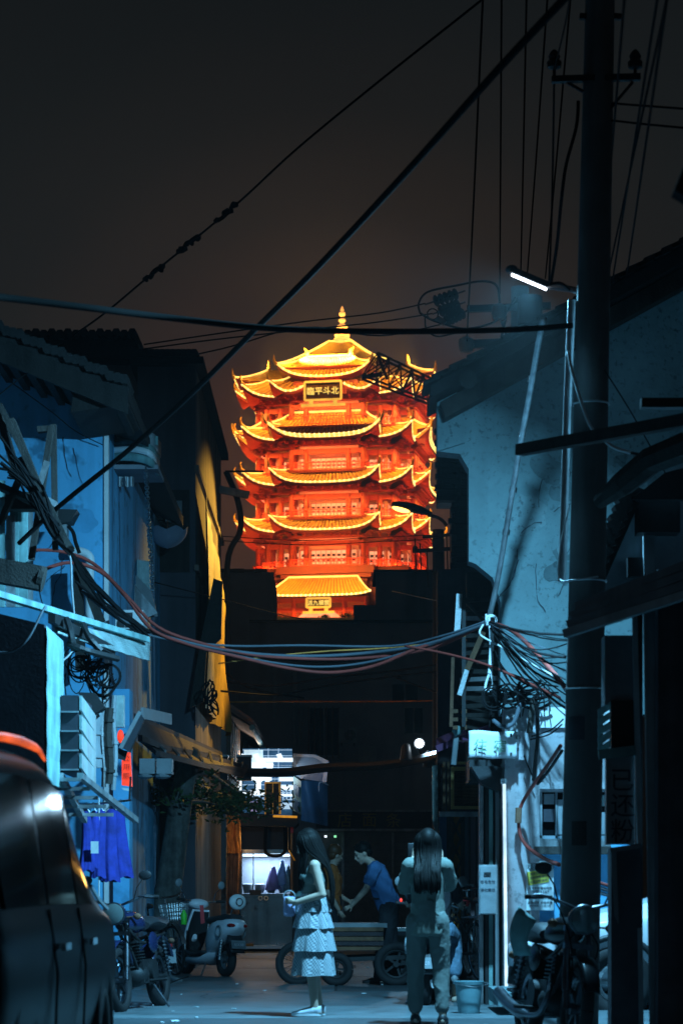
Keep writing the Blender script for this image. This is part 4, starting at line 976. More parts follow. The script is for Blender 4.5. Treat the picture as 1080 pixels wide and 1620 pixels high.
# -- little upper house with warm lit side
XH = -1.84
uh = thing('upper_house', 'small dark two storey house with a warm lit board side', 'house', (-2.4,45,0))
zt_ = P(0,1126,42).z
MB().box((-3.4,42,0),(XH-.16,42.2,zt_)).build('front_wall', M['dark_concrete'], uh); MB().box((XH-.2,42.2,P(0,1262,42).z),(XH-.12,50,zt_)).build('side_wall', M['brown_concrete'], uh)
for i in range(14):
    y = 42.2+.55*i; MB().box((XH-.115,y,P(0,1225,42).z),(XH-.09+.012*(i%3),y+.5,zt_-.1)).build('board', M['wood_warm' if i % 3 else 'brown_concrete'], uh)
rf = MB(); rf.slab([(-3.6,41.6,zt_+.35),(XH-.1,41.6,zt_+.02),(XH+.28,41.6,zt_-.22),(XH+.28,41.6,zt_-.28),(XH-.1,41.6,zt_-.06),(-3.6,41.6,zt_+.25)], (0,8.8,0)); ro = rf.build('roof', M['roof_clay'], uh)
for i in range(22):
    y = 41.6+.4*i; mm = MB(); mm.tube([(XH-.45,y,zt_+.16),(XH-.05,y,zt_+.03),(XH+.32,y,zt_-.22)], .06, 6); mm.build('tile', mat('tile_rose', (.30,.17,.14), .8, var=.4) if i == 0 else MT['tile_rose'], ro)
MB().tube([(XH+.3,41.6,zt_-.3),(XH+.3,50,zt_-.3)], .05, 8).build('gutter', M['panel_green'], uh)
# slatted canopy under it
sc_ = thing('slatted_canopy', 'slatted canopy drooping under the warm lit house', 'canopy', (XH,45,P(0,1250,44).z))
for i in range(11):
    t = i/10; y = 42+.6*i*.6
    pts = [Vector((XH-.9+.02*i,y,P(0,1200,43).z-.02*i)), Vector((XH-.4,y,P(0,1222,43).z)), Vector((XH-.02,y,P(0,1252,43.5).z))]
    MB().tube(smooth_path(pts,4), .035, 5).build('slat', M['wood_warm' if i > 6 else 'steel_rough'], sc_)
MB().slab([(XH-1.6,42.1,P(0,1235,43).z),(XH-.05,42.1,P(0,1255,43).z),(XH-.05,46,P(0,1250,44).z),(XH-1.6,46,P(0,1225,44).z)], (0,0,-.03)).build('backing', M['tarp_brown'], sc_)
MB().bar(P(300,1251,41.5), P(397,1252,41.5), .03,.03).build('front_bar', M['steel_rough'], sc_)
for px in (350,387):
    b2 = thing('sign_cabinet', 'dark cabinet hung on the slatted canopy, %s' % ('left one' if px == 350 else 'right one near the lit sign'), 'cabinet', tuple(P(px,1240,41)))
    MB().pbox(px-12,1196,px+10,1234,41,.3).build('body', M['sign_dark'], b2); MB().pbox(px-13,1194,px+11,1197,40.97,.36).build('lid', M['steel_rough'], b2)

# -- street tree with a leaning trunk
tr = thing('street_tree', 'street tree with a leaning grey trunk among the parked bikes', 'tree', (P(268,0,33).x,33,0))
c = MB(); tp_ = [P(258,1535,33), P(262,1440,33), P(272,1370,33), P(283,1290,33), P(292,1235,33), P(305,1190,33.4)]
c.tube(smooth_path(tp_,5), [.21-.07*i/25 for i in range(26)], 12)
for pts, r0 in (([P(281,1300,33),P(262,1262,32.6),P(250,1235,32.3)],.06),([P(290,1240,33),P(325,1222,34),P(370,1250,35.5),P(400,1262,36)],.05),([P(286,1270,33),P(318,1268,33.5),P(350,1275,34)],.04)):
    sp = smooth_path(pts,5); c.tube(sp, [r0*(1-.7*i/(len(sp)-1)) for i in range(len(sp))], 7)
from_eval(c, [('SUBSURF', dict(levels=1))], 'trunk', M['bark'], tr)
cr = MB(); r = random.Random(11)
for px, py, Y, n_, sp in ((262,1262,32.6,130,.22),(330,1262,34,260,.34),(375,1268,35.5,300,.30),(405,1275,36,160,.22),(345,1282,34,200,.30),(310,1240,33.5,120,.25)):
    cc = P(px,py,Y)
    for i in range(n_):
        q = cc+Vector((r.gauss(0,sp),r.gauss(0,sp*.7),r.gauss(0,sp*.32))); d = Vector((r.uniform(-1,1),r.uniform(-1,1),r.uniform(-.9,.4))).normalized()*.055; e_ = d.orthogonal().normalized()*.022
        cr.quad(q-d, q+e_, q+d, q-e_)
cr.build('crown', M['leaf'], tr, kind='stuff')

# -- back of the left side: grey shutter wall, dark posts
gw = thing('roller_shutter', 'grey roller shutter behind the white scooter', 'shutter', tuple(P(312,1500,47)))
zl, zh = P(0,1378,47).z, P(0,1292,47).z
for i in range(13): MB().box((P(282,0,47).x,47,zl+(zh-zl)*i/13+.01),(P(345,0,47).x,47.04+.01*(i%2),zl+(zh-zl)*(i+1)/13-.004)).build('slat', M['plastic_grey'], gw)
MB().box((P(270,0,47.1).x,47.1,0),(P(350,0,47.1).x,47.3,.62)).build('counter_front', M['wood_dark'], gw)
for px, lab in ((335,'dark slim post right of the roller shutter'),(344,'dark slim post beside the brown curtain')):
    MB().bar(P(px,1505,44.5), P(px,1285,44.5), .07).single('slim_post', M['iron_black'], lab, 'post')
# ================================================================ buildings closing the alley
def pz(py, Y): return P(0, py, Y).z
def pxx(px, Y): return P(px, 0, Y).x
eb = thing('noodle_shop', 'dark two storey noodle shop with shutters closing the alley', 'building', (0, 57, 0))
MB().box((pxx(395,57),57,0),(pxx(700,57),57.3,pz(985,57))).build('wall', M['dark_concrete'], eb)
MB().box((pxx(395,57),56.8,pz(985,57)),(pxx(700,57),60,pz(982,57))).build('roof', M['roof_clay'], eb)
# faint windows, cage bars, air conditioner, pipes
for x0,x1,y0,y1 in ((620,660,1082,1108),(490,535,1120,1195),(640,668,1120,1160)):
    w_ = MB(); w_.pbox(x0,y0,x1,y1,56.97,.02); wo = w_.build('window', M['dark_glass'], eb)
    f_ = MB()
    for a_,b_,c_,d_ in ((x0-2,y0-2,x1+2,y0),(x0-2,y1,x1+2,y1+2),(x0-2,y0,x0,y1),(x1,y0,x1+2,y1),((x0+x1)/2-1,y0,(x0+x1)/2+1,y1)): f_.pbox(a_,b_,c_,d_,56.92,.06)
    f_.build('frame', M['plastic_grey'], wo)
for i in range(6):
    x = 488+9.5*i; MB().bar(P(x,1118,56.6), P(x,1200,56.6), .025).build('window_bar', M['rust'], eb)
for px, y0, y1 in ((434,1050,1135),(466,1048,1180),(474,1110,1180)): MB().tube([P(px,y0,56.85),P(px+1,(y0+y1)/2,56.85),P(px,y1,56.85)], .045, 7).build('drainpipe', M['plastic_grey'], eb)
MB().pbox(567,1180,595,1206,56.9,.08).build('panel', M['plastic_grey'], eb)
sgn = MB().pbox(500,1284,690,1311,56.7,.2).build('signboard', M['sign_dark'], eb)
f_ = MB(); f_.pbox(500,1311,690,1315,56.65,.3); f_.pbox(500,1281,690,1284,56.65,.3); f_.build('rail', M['steel_rough'], sgn)
tx = MB()
for ch_, px in (('店',545),('面',584),('条',622)): tx.text(ch_, .36, P(px,1297.5,56.69), depth=.01)
tx.build('lettering', M['sign_yellow'], sgn)
n_ = 22
for (a_, b_) in ((500,540),(544,618),(624,690)):
    for i in range(n_):
        y0 = 1317+(1488-1317)*i/n_; MB().pbox(a_,y0,b_,y0+(1488-1317)/n_-1.0,56.9+.012*(i%2),.04).build('shutter_slat', M['plastic_grey'], eb)
for px in (542,621): MB().pbox(px-2,1316,px+2,1488,56.8,.12).build('shutter_guide', M['steel_rough'], eb)
for px, m_, lab in ((515,'indicator_white','small white indicator light under the noodle shop sign'),(530,'indicator_green','small green indicator light under the noodle shop sign')):
    MB().pbox(px-2,1321.5,px+2,1325,56.6,.04).single('indicator_lamp', M[m_], lab, 'lamp')
oa = ac_unit('wall_air_conditioner', 'dim air conditioner on the dark wall above the noodle shop', tuple(P(550,1176,56.4)), .42, .36, .3, 0, body='plastic_grey')
# side blocks that hide the tower foot
lb = thing('flat_roofed_block', 'dark flat roofed block left of the tower porch', 'building', (pxx(384,62),62,0))
MB().box((pxx(322,62),62,0),(pxx(433,62),62.3,pz(905,62))).build('wall', M['dark_concrete'], lb)
MB().box((pxx(322,62),62.3,0),(pxx(433,62)-.02,66,pz(905,62)-.02)).build('core', M['dark_concrete'], lb)
c = MB(); r = random.Random(3)
for i in range(9): x = pxx(345+9*i,61.9); c.cbox((x,62.1,pz(904,62)+.02),(.16,.3,.06+.06*r.random()))
c.build('parapet_rubble', M['roof_clay'], lb)
rb = thing('stepped_block', 'dark stepped block right of the tower porch', 'building', (pxx(640,61),61,0))
MB().box((pxx(594,61),61,0),(pxx(760,61),61.3,pz(905,61))).build('wall', M['dark_concrete'], rb)
MB().box((pxx(559,61),61.02,0),(pxx(594,61),61.3,pz(957,61))).build('low_wall', M['dark_concrete'], rb)
MB().box((pxx(594,61)-.05,60.9,pz(905,61)),(pxx(760,61),64,pz(902,61))).build('parapet', M['roof_clay'], rb)

# ================================================================ right side: the grey gable
YG = 24.0
gh = thing('grey_gabled_house', 'tall grey stained gable house with a dark tiled verge', 'house', (3.0, YG, 0))
pts = [(740,1125),(1110,1125),(1110,392),(691,612),(691,716),(728,718),(741,740),(741,890),(752,892),(778,912),(790,955)]
poly = [P(x,y,YG) for x,y in ((791,1130),(1110,1130),(1110,400),(691,612),(691,714),(727,718),(741,742),(741,888),(752,892),(779,914),(791,952))]
MB().slab(list(reversed(poly)), (0,.3,0)).build('wall', M['grey_plaster'], gh)
MB().box((pxx(1110,YG)+.003,YG,pz(1130,YG)),(pxx(1110,YG)+4.5,YG+.3,pz(396,YG))).build('wall', M['grey_plaster'], gh); MB().box((pxx(1100,YG)+.01,YG-.5,pz(398,YG)+.02),(pxx(1100,YG)+4.6,YG+.5,pz(378,YG))).build('roof', M['roof_clay'], gh); MB().box((pxx(1110,YG)+1.2,YG+.004,0),(pxx(1110,YG)+4.5,YG+.29,pz(1130,YG)-.004)).build('wall', M['shop_plaster'], gh)
cr = MB(); cr.slab(list(reversed([P(x,y,YG-.04) for x,y in ((691,612),(712,602),(735,640),(735,700),(691,714))])), (0,.038,0)); cr.build('corbel', M['grey_plaster'], gh)
a, b = P(681,609,YG-.5), P(1100,378,YG-.5)
ro = MB().slab([a, b, b+Vector((0,0,-.16)), a+Vector((0,0,-.12))], (0,1.0,0)).build('roof', M['roof_clay'], gh)
MB().slab([a+Vector((.1,.2,-.125)), b+Vector((0,.2,-.165)), b+Vector((0,.2,-.36)), a+Vector((.15,.2,-.28))], (0,.25,0)).build('verge_board', M['wood_dark'], ro)
for i in range(30):
    q = a.lerp(b, (i+.3)/30); d = (b-a).normalized(); mm = MB(); up = Vector((-d.z,0,d.x))
    mm.cbox(q+up*(.03+.018*(i%2))+Vector((0,.25,0)), (.17,.62,.035), Matrix.Rotation(-math.atan2(d.z,d.x)+.10, 3, 'Y')); mm.build('tile', M['roof_clay'], ro)
MB().cyl(P(740,600,YG-.6), P(740,600,YG+.3), .09, n=10).build('purlin_end', M['wood_dark'], gh)
# dark brick pier behind it
pier = thing('brick_pier', 'dark ragged brick pier between the tower and the grey gable', 'pier', (pxx(716,29.5),29.5,0))
MB().box((pxx(714,29.5),29.5,pz(900,29.5)),(pxx(800,29.5),30.0,pz(795,29.5))).build('core', M['wood_dark'], pier); MB().box((pxx(692,29.5),29.5,pz(795,29.5)),(pxx(800,29.5),30.0,pz(690,29.5))).build('core', M['wood_dark'], pier)
r = random.Random(5); bm_ = MB().box((-.11,-.06,-.03),(.11,.06,.03)).mesh('brick', M['roof_clay'])
for row in range(46):
    for k in range(2):
        z = pz(896,29.5)+.068*row
        if z > pz(672,29.5): continue
        o = bpy.data.objects.new('brick', bm_); COL.objects.link(o); o.parent = pier; o.location = Vector((pxx(694 if z > pz(793,29.5) else 716,29.5)+.07+.235*k+(.06 if row % 2 else 0)+r.uniform(-.02,.02), 29.46, z)) - Vector(pier.location); ORG[o.name] = ORG[pier.name]
# rack with slats, ladder and poles under the gable
rk = thing('timber_rack', 'dark rack of slats and poles behind the cable junction', 'rack', (pxx(755,25.5),25.5,0))
MB().pbox(738,905,795,1240,26.3,.3).build('back_board', M['wood_dark'], rk)
for i in range(14):
    y = 950+14*i; MB().bar(P(728,y,25.6), P(786,y-3+2*(i%3),25.4), .05, .045).build('slat', M['steel_rough' if i in (2,9,10) else 'wood_dark'], rk)
for (x0,y0,x1,y1,w_,m_) in ((726,940,722,1010,.06,'steel_rough'),(733,935,733,1150,.04,'iron_black'),(764,1000,738,1060,.055,'wood_warm'),(738,1060,726,1100,.05,'steel_rough'),(735,950,790,1010,.03,'iron_black'),(716,1040,713,1150,.035,'rust')):
    MB().bar(P(x0,y0,25.2), P(x1,y1,25.2), w_).build('pole', M[m_], rk)
for k in range(6): MB().pbox(716+14*(k%2),1122+13*(k//2),724+14*(k%2),1128+13*(k//2),25.3,.1).build('slot', M['wood_warm'], rk)

# ================================================================ shop under the gable
YS = 22.5
sh = thing('corner_shop', 'worn pale blue shop front with a meter window and poster', 'shop', (pxx(880,YS),YS,0))
MB().pbox(797.5,1120,851,1640,YS,.35).build('pillar', M['shop_plaster'], sh)
MB().pbox(838,1112,853,1640,YS-.06,.05).build('pilaster', M['shop_plaster'], sh)
MB().box((pxx(851,YS)+.002,YS+.05,pz(1252,YS)),(pxx(1010,YS),YS+.35,pz(1118,YS))).build('upper_wall', M['shop_plaster'], sh)
MB().box((pxx(851,YS)+.002,YS+.05,0),(pxx(1010,YS),YS+.35,pz(1328,YS))).build('lower_wall', M['blue_plaster'], sh)
MB().pbox(851,1238,965,1248,YS-.02,.1).build('lintel', M['shop_plaster'], sh)
wn = MB().pbox(853,1249,965,1326,YS+.2,.05).build('window', M['dark_glass'], sh)
fr = MB()
for x0,y0,x1,y1 in ((853,1249,857,1326),(878,1249,881,1326),(900,1249,903,1326),(940,1249,943,1326),(853,1322,965,1327)): fr.pbox(x0,y0,x1,y1,YS+.12,.06)
fr.build('window_frame', M['plastic_grey'], wn)
for x0,y0,x1,y1,m_ in ((860,1256,876,1272,'plastic_grey'),(859,1280,877,1300,'sign_dark'),(882,1265,896,1320,'plastic_grey'),(946,1258,958,1275,'awning_metal'),(945,1285,958,1320,'plastic_grey')): MB().pbox(x0,y0,x1,y1,YS+.13,.06).build('meter', M[m_], wn)
MB().pbox(850,1327,965,1339,YS-.05,.1).build('sill', M['steel_rough'], sh); MB().pbox(846,1339,966,1351,YS-.25,.32).build('ledge', M['wood_dark'], sh)
# poster with the yellow slip
po = thing('wall_poster', 'large printed poster on the blue shop wall', 'poster', tuple(P(853,1440,YS)))
q0, q1 = P(831,1440,YS), P(874,1367,YS); MB().box((q0.x,YS-.075,q0.z),(q1.x,YS-.07,q1.z)).build('sheet', M['paper'], po)
tx = MB(); r = random.Random(2)
MB_ = tx
rows = [(1371,'便民开锁服务',.045),(1376,'修锁 换锁 配钥匙',.028),(1405,'水电安装 管道疏通',.026),(1411,'电话 1587',.04),(1420,'防盗门 卷闸门',.026),(1428,'承接维修 价格优惠',.028),(1433,'随叫随到 二十四小时',.022)]
for y, s_, h_ in rows: tx.text(s_, h_, P(852.5,y,YS)+Vector((0,-.08,0)), depth=.001)
tx.build('lettering', M['ink'], po)
ye = thing('yellow_slip', 'tilted yellow paper slip pasted over the poster', 'paper', tuple(P(850,1400,YS)))
MB().slab([P(832,1380,YS)+Vector((0,-.085,0)), P(864,1374,YS)+Vector((0,-.085,0)), P(867,1395,YS)+Vector((0,-.085,0)), P(834,1401,YS)+Vector((0,-.085,0))], (0,.004,0)).build('sheet', M['paper_yellow'], ye)
tx = MB()
for k in range(3): tx.text('房屋出租 单间', .026, P(850,1381+6.5*k,YS)+Vector((0,-.088,0)), lean=R(-9), depth=.001)
tx.build('lettering', M['ink'], ye)
# projecting white sign
ss = thing('projecting_sign', 'white projecting shop sign with faded green characters', 'sign', tuple(P(775,1202,YS-.3)))
c = MB(); A0, A1 = P(740.5,1199,YS-.35), P(813,1159,YS-.15)
def f(u, v):
    e = .012*math.sin(u*5)+.05*(u<.02); return (A0.x+(A1.x-A0.x)*u, A0.y+(A1.y-A0.y)*u-.10*math.sin(math.pi*min(1,u*1.0))*.5, A0.z+(A1.z-A0.z)*v+.006*math.sin(u*9))
c.grid(f, 16, 6); o = c.build('panel', M['plastic_white'], ss, smooth='all'); md = o.modifiers.new('s','SOLIDIFY'); md.thickness = .06; md.offset = 1
MB().pbox(813,1156,829,1202,YS-.12,.1).build('bracket_plate', M['shop_plaster'], ss)
tx = MB(); tx.text('住', .125, P(759.5,1179,YS-.45)); tx.text('宿', .125, P(790.5,1180,YS-.40)); tx.build('lettering', M['ink_green'], ss)
for px, py in ((808,1163),(819,1166),(808,1193),(819,1185)): MB().pbox(px-1.5,py-2.5,px+1.5,py+2.5,YS-.3,.16).build('clamp', M['iron_black'], ss)
MB().pbox(842,1151,1010,1119,YS+.0,.045).build('wall_patch', M['plastic_white'], sh)
# door recess: dark door, steel jamb, glow strip put in for the white light line along the edge
dr = thing('shop_door', 'dark recessed shop doorway with a narrow steel jamb', 'door', tuple(P(775,1600,23.2)))
MB().pbox(757,1215,800,1590,23.3,.08).build('leaf', M['sign_dark'], dr)
for px, m_ in ((761,'steel_rough'),(770,'iron_black'),(776,'panel_green'),(786,'plastic_grey'),(792,'iron_black')): MB().pbox(px-3,1225,px+3,1592,23.1-.04*(px-757)/40,.15).build('jamb', M[m_], dr)
MB().pbox(742,1202,797,1236,22.9,.5).build('hood', M['iron_black'], dr); MB().slab([P(745,1212,22.6),P(795,1212,22.6),P(790,1252,22.6),P(762,1240,22.6)],(0,.3,0)).build('canopy', M['iron_black'], dr)
lt = thing('door_edge_glow', 'tall thin white glow strip put in along the shop door edge', 'lamp', tuple(P(800,1572,22.4)))
MB().bar(P(797,1240,22.4), P(800.5,1572,22.4), .028, .03, up=(0,1,0)).build('tube', M['edge_glow_white'], lt); MB().bar(P(793.5,1236,22.42), P(797,1572,22.42), .012, .04, up=(0,1,0)).build('housing', M['steel'], lt)
MB().pbox(792,1232,800,1240,22.35,.08).build('added_cap', M['plastic_white'], lt)
# step
MB().box((pxx(772,22.4),21.0,.1),(pxx(850,22.5),22.45,.22)).single('door_step', M['grey_plaster'], 'low concrete step before the shop door', 'step')
# grey electricity box
eb2 = thing('electricity_box', 'grey metal electricity box on the post beside the shop door', 'box', tuple(P(772,1447,22.7)))
MB().pbox(757,1368,786,1447,22.7,.18).build('body', M['steel_rough'], eb2); MB().pbox(759,1371,784,1445,22.68,.018).build('door', M['plastic_grey'], eb2); MB().pbox(765,1380,776,1384,22.66,.018).build('slot', M['iron_black'], eb2)
tx = MB(); tx.text('有电危险', .035, P(771,1395,22.675), depth=.001); tx.text('请勿靠近', .035, P(771,1408,22.675), depth=.001); tx.build('lettering', M['ink'], eb2)

# lattice gate, louvre box, awning, wall behind
YL = 29.0
MB().box((pxx(692,29.5),29.5,0),(pxx(830,29.5),30.0,pz(900,29.5)-.004)).single('gate_wall', M['tarp_brown'], 'dark wall behind the folding lattice gate', 'wall')
lg = thing('lattice_gate', 'dark folding lattice gate with pale curtain strips behind', 'gate', (pxx(740,YL),YL,0))
zt_, zb_ = pz(1296,YL), pz(1475,YL)
for i, (x0,x1,m_) in enumerate(((708,716,'curtain'),(717,728,'curtain_orange'),(735,741,'plastic_grey'),(744,752,'cloth_white'),(755,764,'cloth_white'))):
    MB().pbox(x0,1292,x1,1475,29.3,.03).build('strip', M[{'cloth_white':'wall_rose'}.get(m_, m_)] if m_ != 'cloth_white' else (MT.get('wall_rose') or mat('wall_rose', (.40,.28,.30), .8, var=.15)), lg)
for x0,x1 in ((694,706),(709,712),(729,734),(741,744),(752,755),(764,770)): MB().pbox(x0,1290,x1,1480,YL,.06).build('stile', M['tarp_blue' if x0==694 else 'iron_black'], lg)
for k in range(5):
    y0, y1 = 1294+34*k, 1328+34*k
    for x0_, x1_ in ((712,729),(729,712)): MB().bar(P(x0_,y0,YL-.02), P(x1_,y1,YL-.02), .018, .03).build('lattice_bar', M['iron_black'], lg)
MB().pbox(694,1284,772,1292,YL-.02,.12).build('head_rail', M['steel_rough'], lg)
lv = thing('louvre_box', 'yellow framed louvre box above the lattice gate', 'louvre', tuple(P(732,1282,29)))
yf = mat('yellow_frame', (.55,.33,.10), .6, var=.3)
for x0,y0,x1,y1 in ((713,1213,756,1219),(713,1275,762,1280),(713,1219,718,1275),(716,1205,748,1209)): MB().pbox(x0,y0,x1,y1,28.8,.1).build('frame', yf, lv)
for i in range(10): MB().bar(P(718,1222+5.4*i,28.9), P(764,1222+5.4*i,28.9), .05, .012, up=(0,.6,1)).build('louvre', M['wood_warm'], lv)
MB().pbox(718,1219,764,1276,29.0,.04).build('backing', M['wood_dark'], lv)
awning('purple_awning', 'dark purple awning with a round end pole above the white shop sign', [P(690,1168,27), P(775,1132,27), P(775,1150,26), P(690,1182,26)], (0,0,-.05), 'tarp_purple', 0)
ap = thing('awning_pole', 'pale slanted awning pole with a round knob', 'pole', tuple(P(717,1210,25.5)))
MB().cyl(P(722,1160,25.5), P(717,1210,25.5), .03, n=8).build('pole', M['plastic_grey'], ap); MB().ell(P(723,1156,25.45), .055, 12, 8).build('knob', M['panel_green'], ap, smooth=True); MB().bar(P(724,1172,25.5), P(742,1173,25.4), .015).build('stay', M['steel'], ap)
MB().slab([P(683,1212,29.5), P(696,1208,29.5), P(698,1290,29.5), P(690,1330,29.5), P(684,1300,29.5)], (0,.05,0)).single('plastic_strip_curtain', mat('strip_green', (.38,.50,.45), .35, var=.6, scale=9, streak=12), 'shiny pale green plastic strip left of the louvre box', 'curtain')
for px, lab in ((702,'slim wooden upright left of the louvre box'),(709,'second slim wooden upright touching the louvre box')): MB().pbox(px-2,1205,px+2,1290,29.2,.08).single('upright', M['wood_warm'], lab, 'post', 'wooden uprights by the louvre box')

# ================================================================ near right kiosk
YK = 15.0
ki = thing('kiosk', 'dark kiosk at the right edge with pale posts and a sloping canopy', 'kiosk', (pxx(1020,YK),YK,0))
MB().pbox(956,1005,1004,1115,YK,.2).build('panel', M['kiosk_grey'], ki)
MB().pbox(1040,900,1420,1700,YK-.3,.25).build('wall', M['kiosk_dark'], ki)
MB().pbox(1004,960,1016,1700,YK+.15,.1).build('inner_wall', M['iron_black'], ki)
MB().bar(P(1003,970,YK-.05), P(1011,1335,YK-.05), .03,.04, up=(0,1,0)).build('post', M['kiosk_post'], ki)
MB().bar(P(1011,1468,YK-.05), P(1014,1680,YK-.05), .03,.04, up=(0,1,0)).build('post', M['kiosk_post'], ki)
MB().bar(P(1026,955,YK-.1), P(1037,1680,YK-.1), .07,.06, up=(0,1,0)).build('post', M['kiosk_post'], ki)
for k in range(4):
    MB().bar(P(892+6*k,1003-14*k,YK-.6), P(1100,936-16*k,YK-.9), .06,.05).build('canopy_board', M['kiosk_grey' if k else 'kiosk_post'], ki)
MB().slab([P(890,1000,YK-.6), P(1100,930,YK-.9), P(1100,880,YK+.8), P(930,945,YK+.8)], (0,0,-.02)).build('canopy_sheet', M['wood_dark'], ki)
lo = thing('louvred_vent', 'grey slanted louvre vent on the kiosk side', 'vent', tuple(P(955,1190,YK)))
for k in range(5): MB().slab([P(945,1122+15*k,YK+.1), P(965,1110+15*k,YK-.03), P(965,1122+15*k,YK-.03), P(946,1136+15*k,YK+.1)], (0,.03,0)).build('louvre', M['panel_green'], lo)
MB().pbox(966,1108,1003,1187,YK-.03,.1).build('door', M['iron_black'], lo)
MB().bar(P(946,1194,YK-.05), P(1004,1187,YK-.05), .04,.06).build('sill', M['panel_green'], lo)
vs = thing('vertical_sign', 'narrow dark vertical sign with black brushed characters', 'sign', tuple(P(983,1335,YK)))
MB().pbox(961,1192,1003,1336,YK-.02,.06).build('board', mat('sign_slate', (.30,.33,.35), .7, var=.2), vs); MB().pbox(958,1192,961,1336,YK-.03,.07).build('edge', M['plastic_grey'], vs)
tx = MB()
for k, ch_ in enumerate('已还粉'): tx.text(ch_, .155, P(984,1234+40*k,YK-.025), depth=.002)
tx.build('lettering', M['ink'], vs)
cbx = thing('metal_cabinet', 'black metal cabinet with a bright edge below the vertical sign', 'cabinet', tuple(P(995,1700,YK)))
MB().pbox(966,1342,1013,1700,YK-.06,.2).build('body', M['kiosk_dark'], cbx); MB().slab([P(966,1344,YK-.075),P(974,1345,YK-.075),P(978,1462,YK-.075),P(971,1448,YK-.075)],(0,.01,0)).build('edge', M['plastic_grey'], cbx); MB().bar(P(964,1345,YK-.1), P(1012,1338,YK-.1), .03,.03).build('lid', M['plastic_grey'], cbx)
# small dark hut gable above the kiosk, timbers across
hu = thing('small_hut', 'small dark hut with a steep ragged roof edge above the kiosk', 'hut', tuple(P(1010,950,17)))
MB().slab([P(930,960,18.4), P(1100,960,18.4), P(1100,730,18.4), P(1052,745,18.4), P(1000,790,18.4)], (0,.2,0)).build('wall', M['kiosk_grey'], hu)
MB().bar(P(1004,775,18.2), P(925,955,18.2), .3,.12).build('roof_edge', M['roof_clay'], hu)
r = random.Random(8)
for i in range(15):
    q = P(1006,772,18.05).lerp(P(922,962,18.05), i/14); MB().cbox(q+Vector((-.04,0,0)), (.13,.2,.06), Matrix.Rotation(1.1+r.uniform(-.15,.15),3,'Y')).build('tile', M['roof_clay'], hu)
MB().pbox(1008,780,1075,842,18.1,.2).build('shutter', M['iron_black'], hu); MB().pbox(992,882,1016,912,18.3,.08).build('vent', M['iron_black'], hu); MB().pbox(1018,845,1034,930,18.25,.1).build('jamb', M['plastic_grey'], hu)
MB().slab([P(998,790,17.9), P(1050,748,17.9), P(1100,735,17.9), P(1100,790,17.9)], (0,.1,0)).build('roof', M['roof_clay'], hu)
MB().bar(P(822,712,16.4), P(1110,660,14.5), .075,.075).single('timber_pole', M['wood_dark'], 'long dark timber pole crossing before the utility pole', 'pole')
MB().tube([P(946,795,17.2), P(985,765,17.0), P(1030,728,16.8), P(1100,700,16.5)], [.05,.09,.1,.11], 8).single('timber_branch', M['wood_dark'], 'thick dark timber slanting up right of the utility pole', 'timber')
MB().pbox(1014,629,1110,644,15,.08).single('dark_bracket', M['iron_black'], 'dark horizontal arm at the right edge below the roof', 'bracket')
MB().slab([P(1066,300,9), P(1090,240,9), P(1100,240,9), P(1100,320,9)], (0,.1,0)).single('eave_corner', M['roof_clay'], 'dark eave corner at the upper right edge', 'eave')

# ================================================================ utility pole with the LED lamp
YP = 17.7
up_ = thing('utility_pole', 'tall tapering concrete utility pole with crossarms and a conduit', 'pole', tuple(P(912,1648,YP)))
base, topp = P(912,1650,YP), P(952,-160,YP)
c = MB(); c.tube([base.lerp(topp, i/12) for i in range(13)], [.155-.052*i/12 for i in range(13)], 20); c.build('shaft', M['pole_concrete'], up_, smooth=True)
def pole_at(py): return base.lerp(topp, (1650-py)/1810)
for k, py in enumerate((640,920,1090)):
    q = pole_at(py); c = MB(); c.torus(q, .155-.05*(1650-py)/1810+.004, .008, 20, 5, 'z'); c.build('band', M['steel'], up_)
xa = MB(); q = pole_at(124); xa.bar(P(872,126,YP-.08), P(1012,122,YP-.08), .05,.045); xo = xa.build('crossarm', M['iron_black'], up_)
for px in (876,1004):
    c = MB(); z = P(px,120,YP-.08); c.lathe([(.012,0),(.012,.05),(.05,.06),(.055,.1),(.035,.12),(.045,.14),(.03,.17),(.012,.19)], z, 12); c.build('insulator', M['iron_black'], xo)
MB().bar(P(895,130,YP-.06), P(922,145,YP-.06), .02).build('brace', M['iron_black'], up_); MB().bar(P(1000,130,YP-.06), P(962,175,YP-.06), .02).build('brace', M['iron_black'], up_)
for px0,px1 in ((916,930),(968,984)): MB().bar(P(px0,26,YP-.02), P(px1,27,YP-.02), .04,.04).build('stub_arm', M['iron_black'], up_)
c = MB(); c.tube([P(904,475,YP+.10), P(902,520,YP+.10), P(897,640,YP+.10), P(889,900,YP+.10), P(887,920,YP+.10)], .03, 10); c.build('conduit', M['steel_rough'], up_, smooth=True)
MB().tube(smooth_path([P(900,800,YP-.2),P(893,830,YP-.2),P(885,870,YP-.2),P(884,916,YP-.2),P(910,917,YP-.3),P(945,912,YP-.2)],5), .006, 6).build('strap_wire', M['cable_white'], up_)
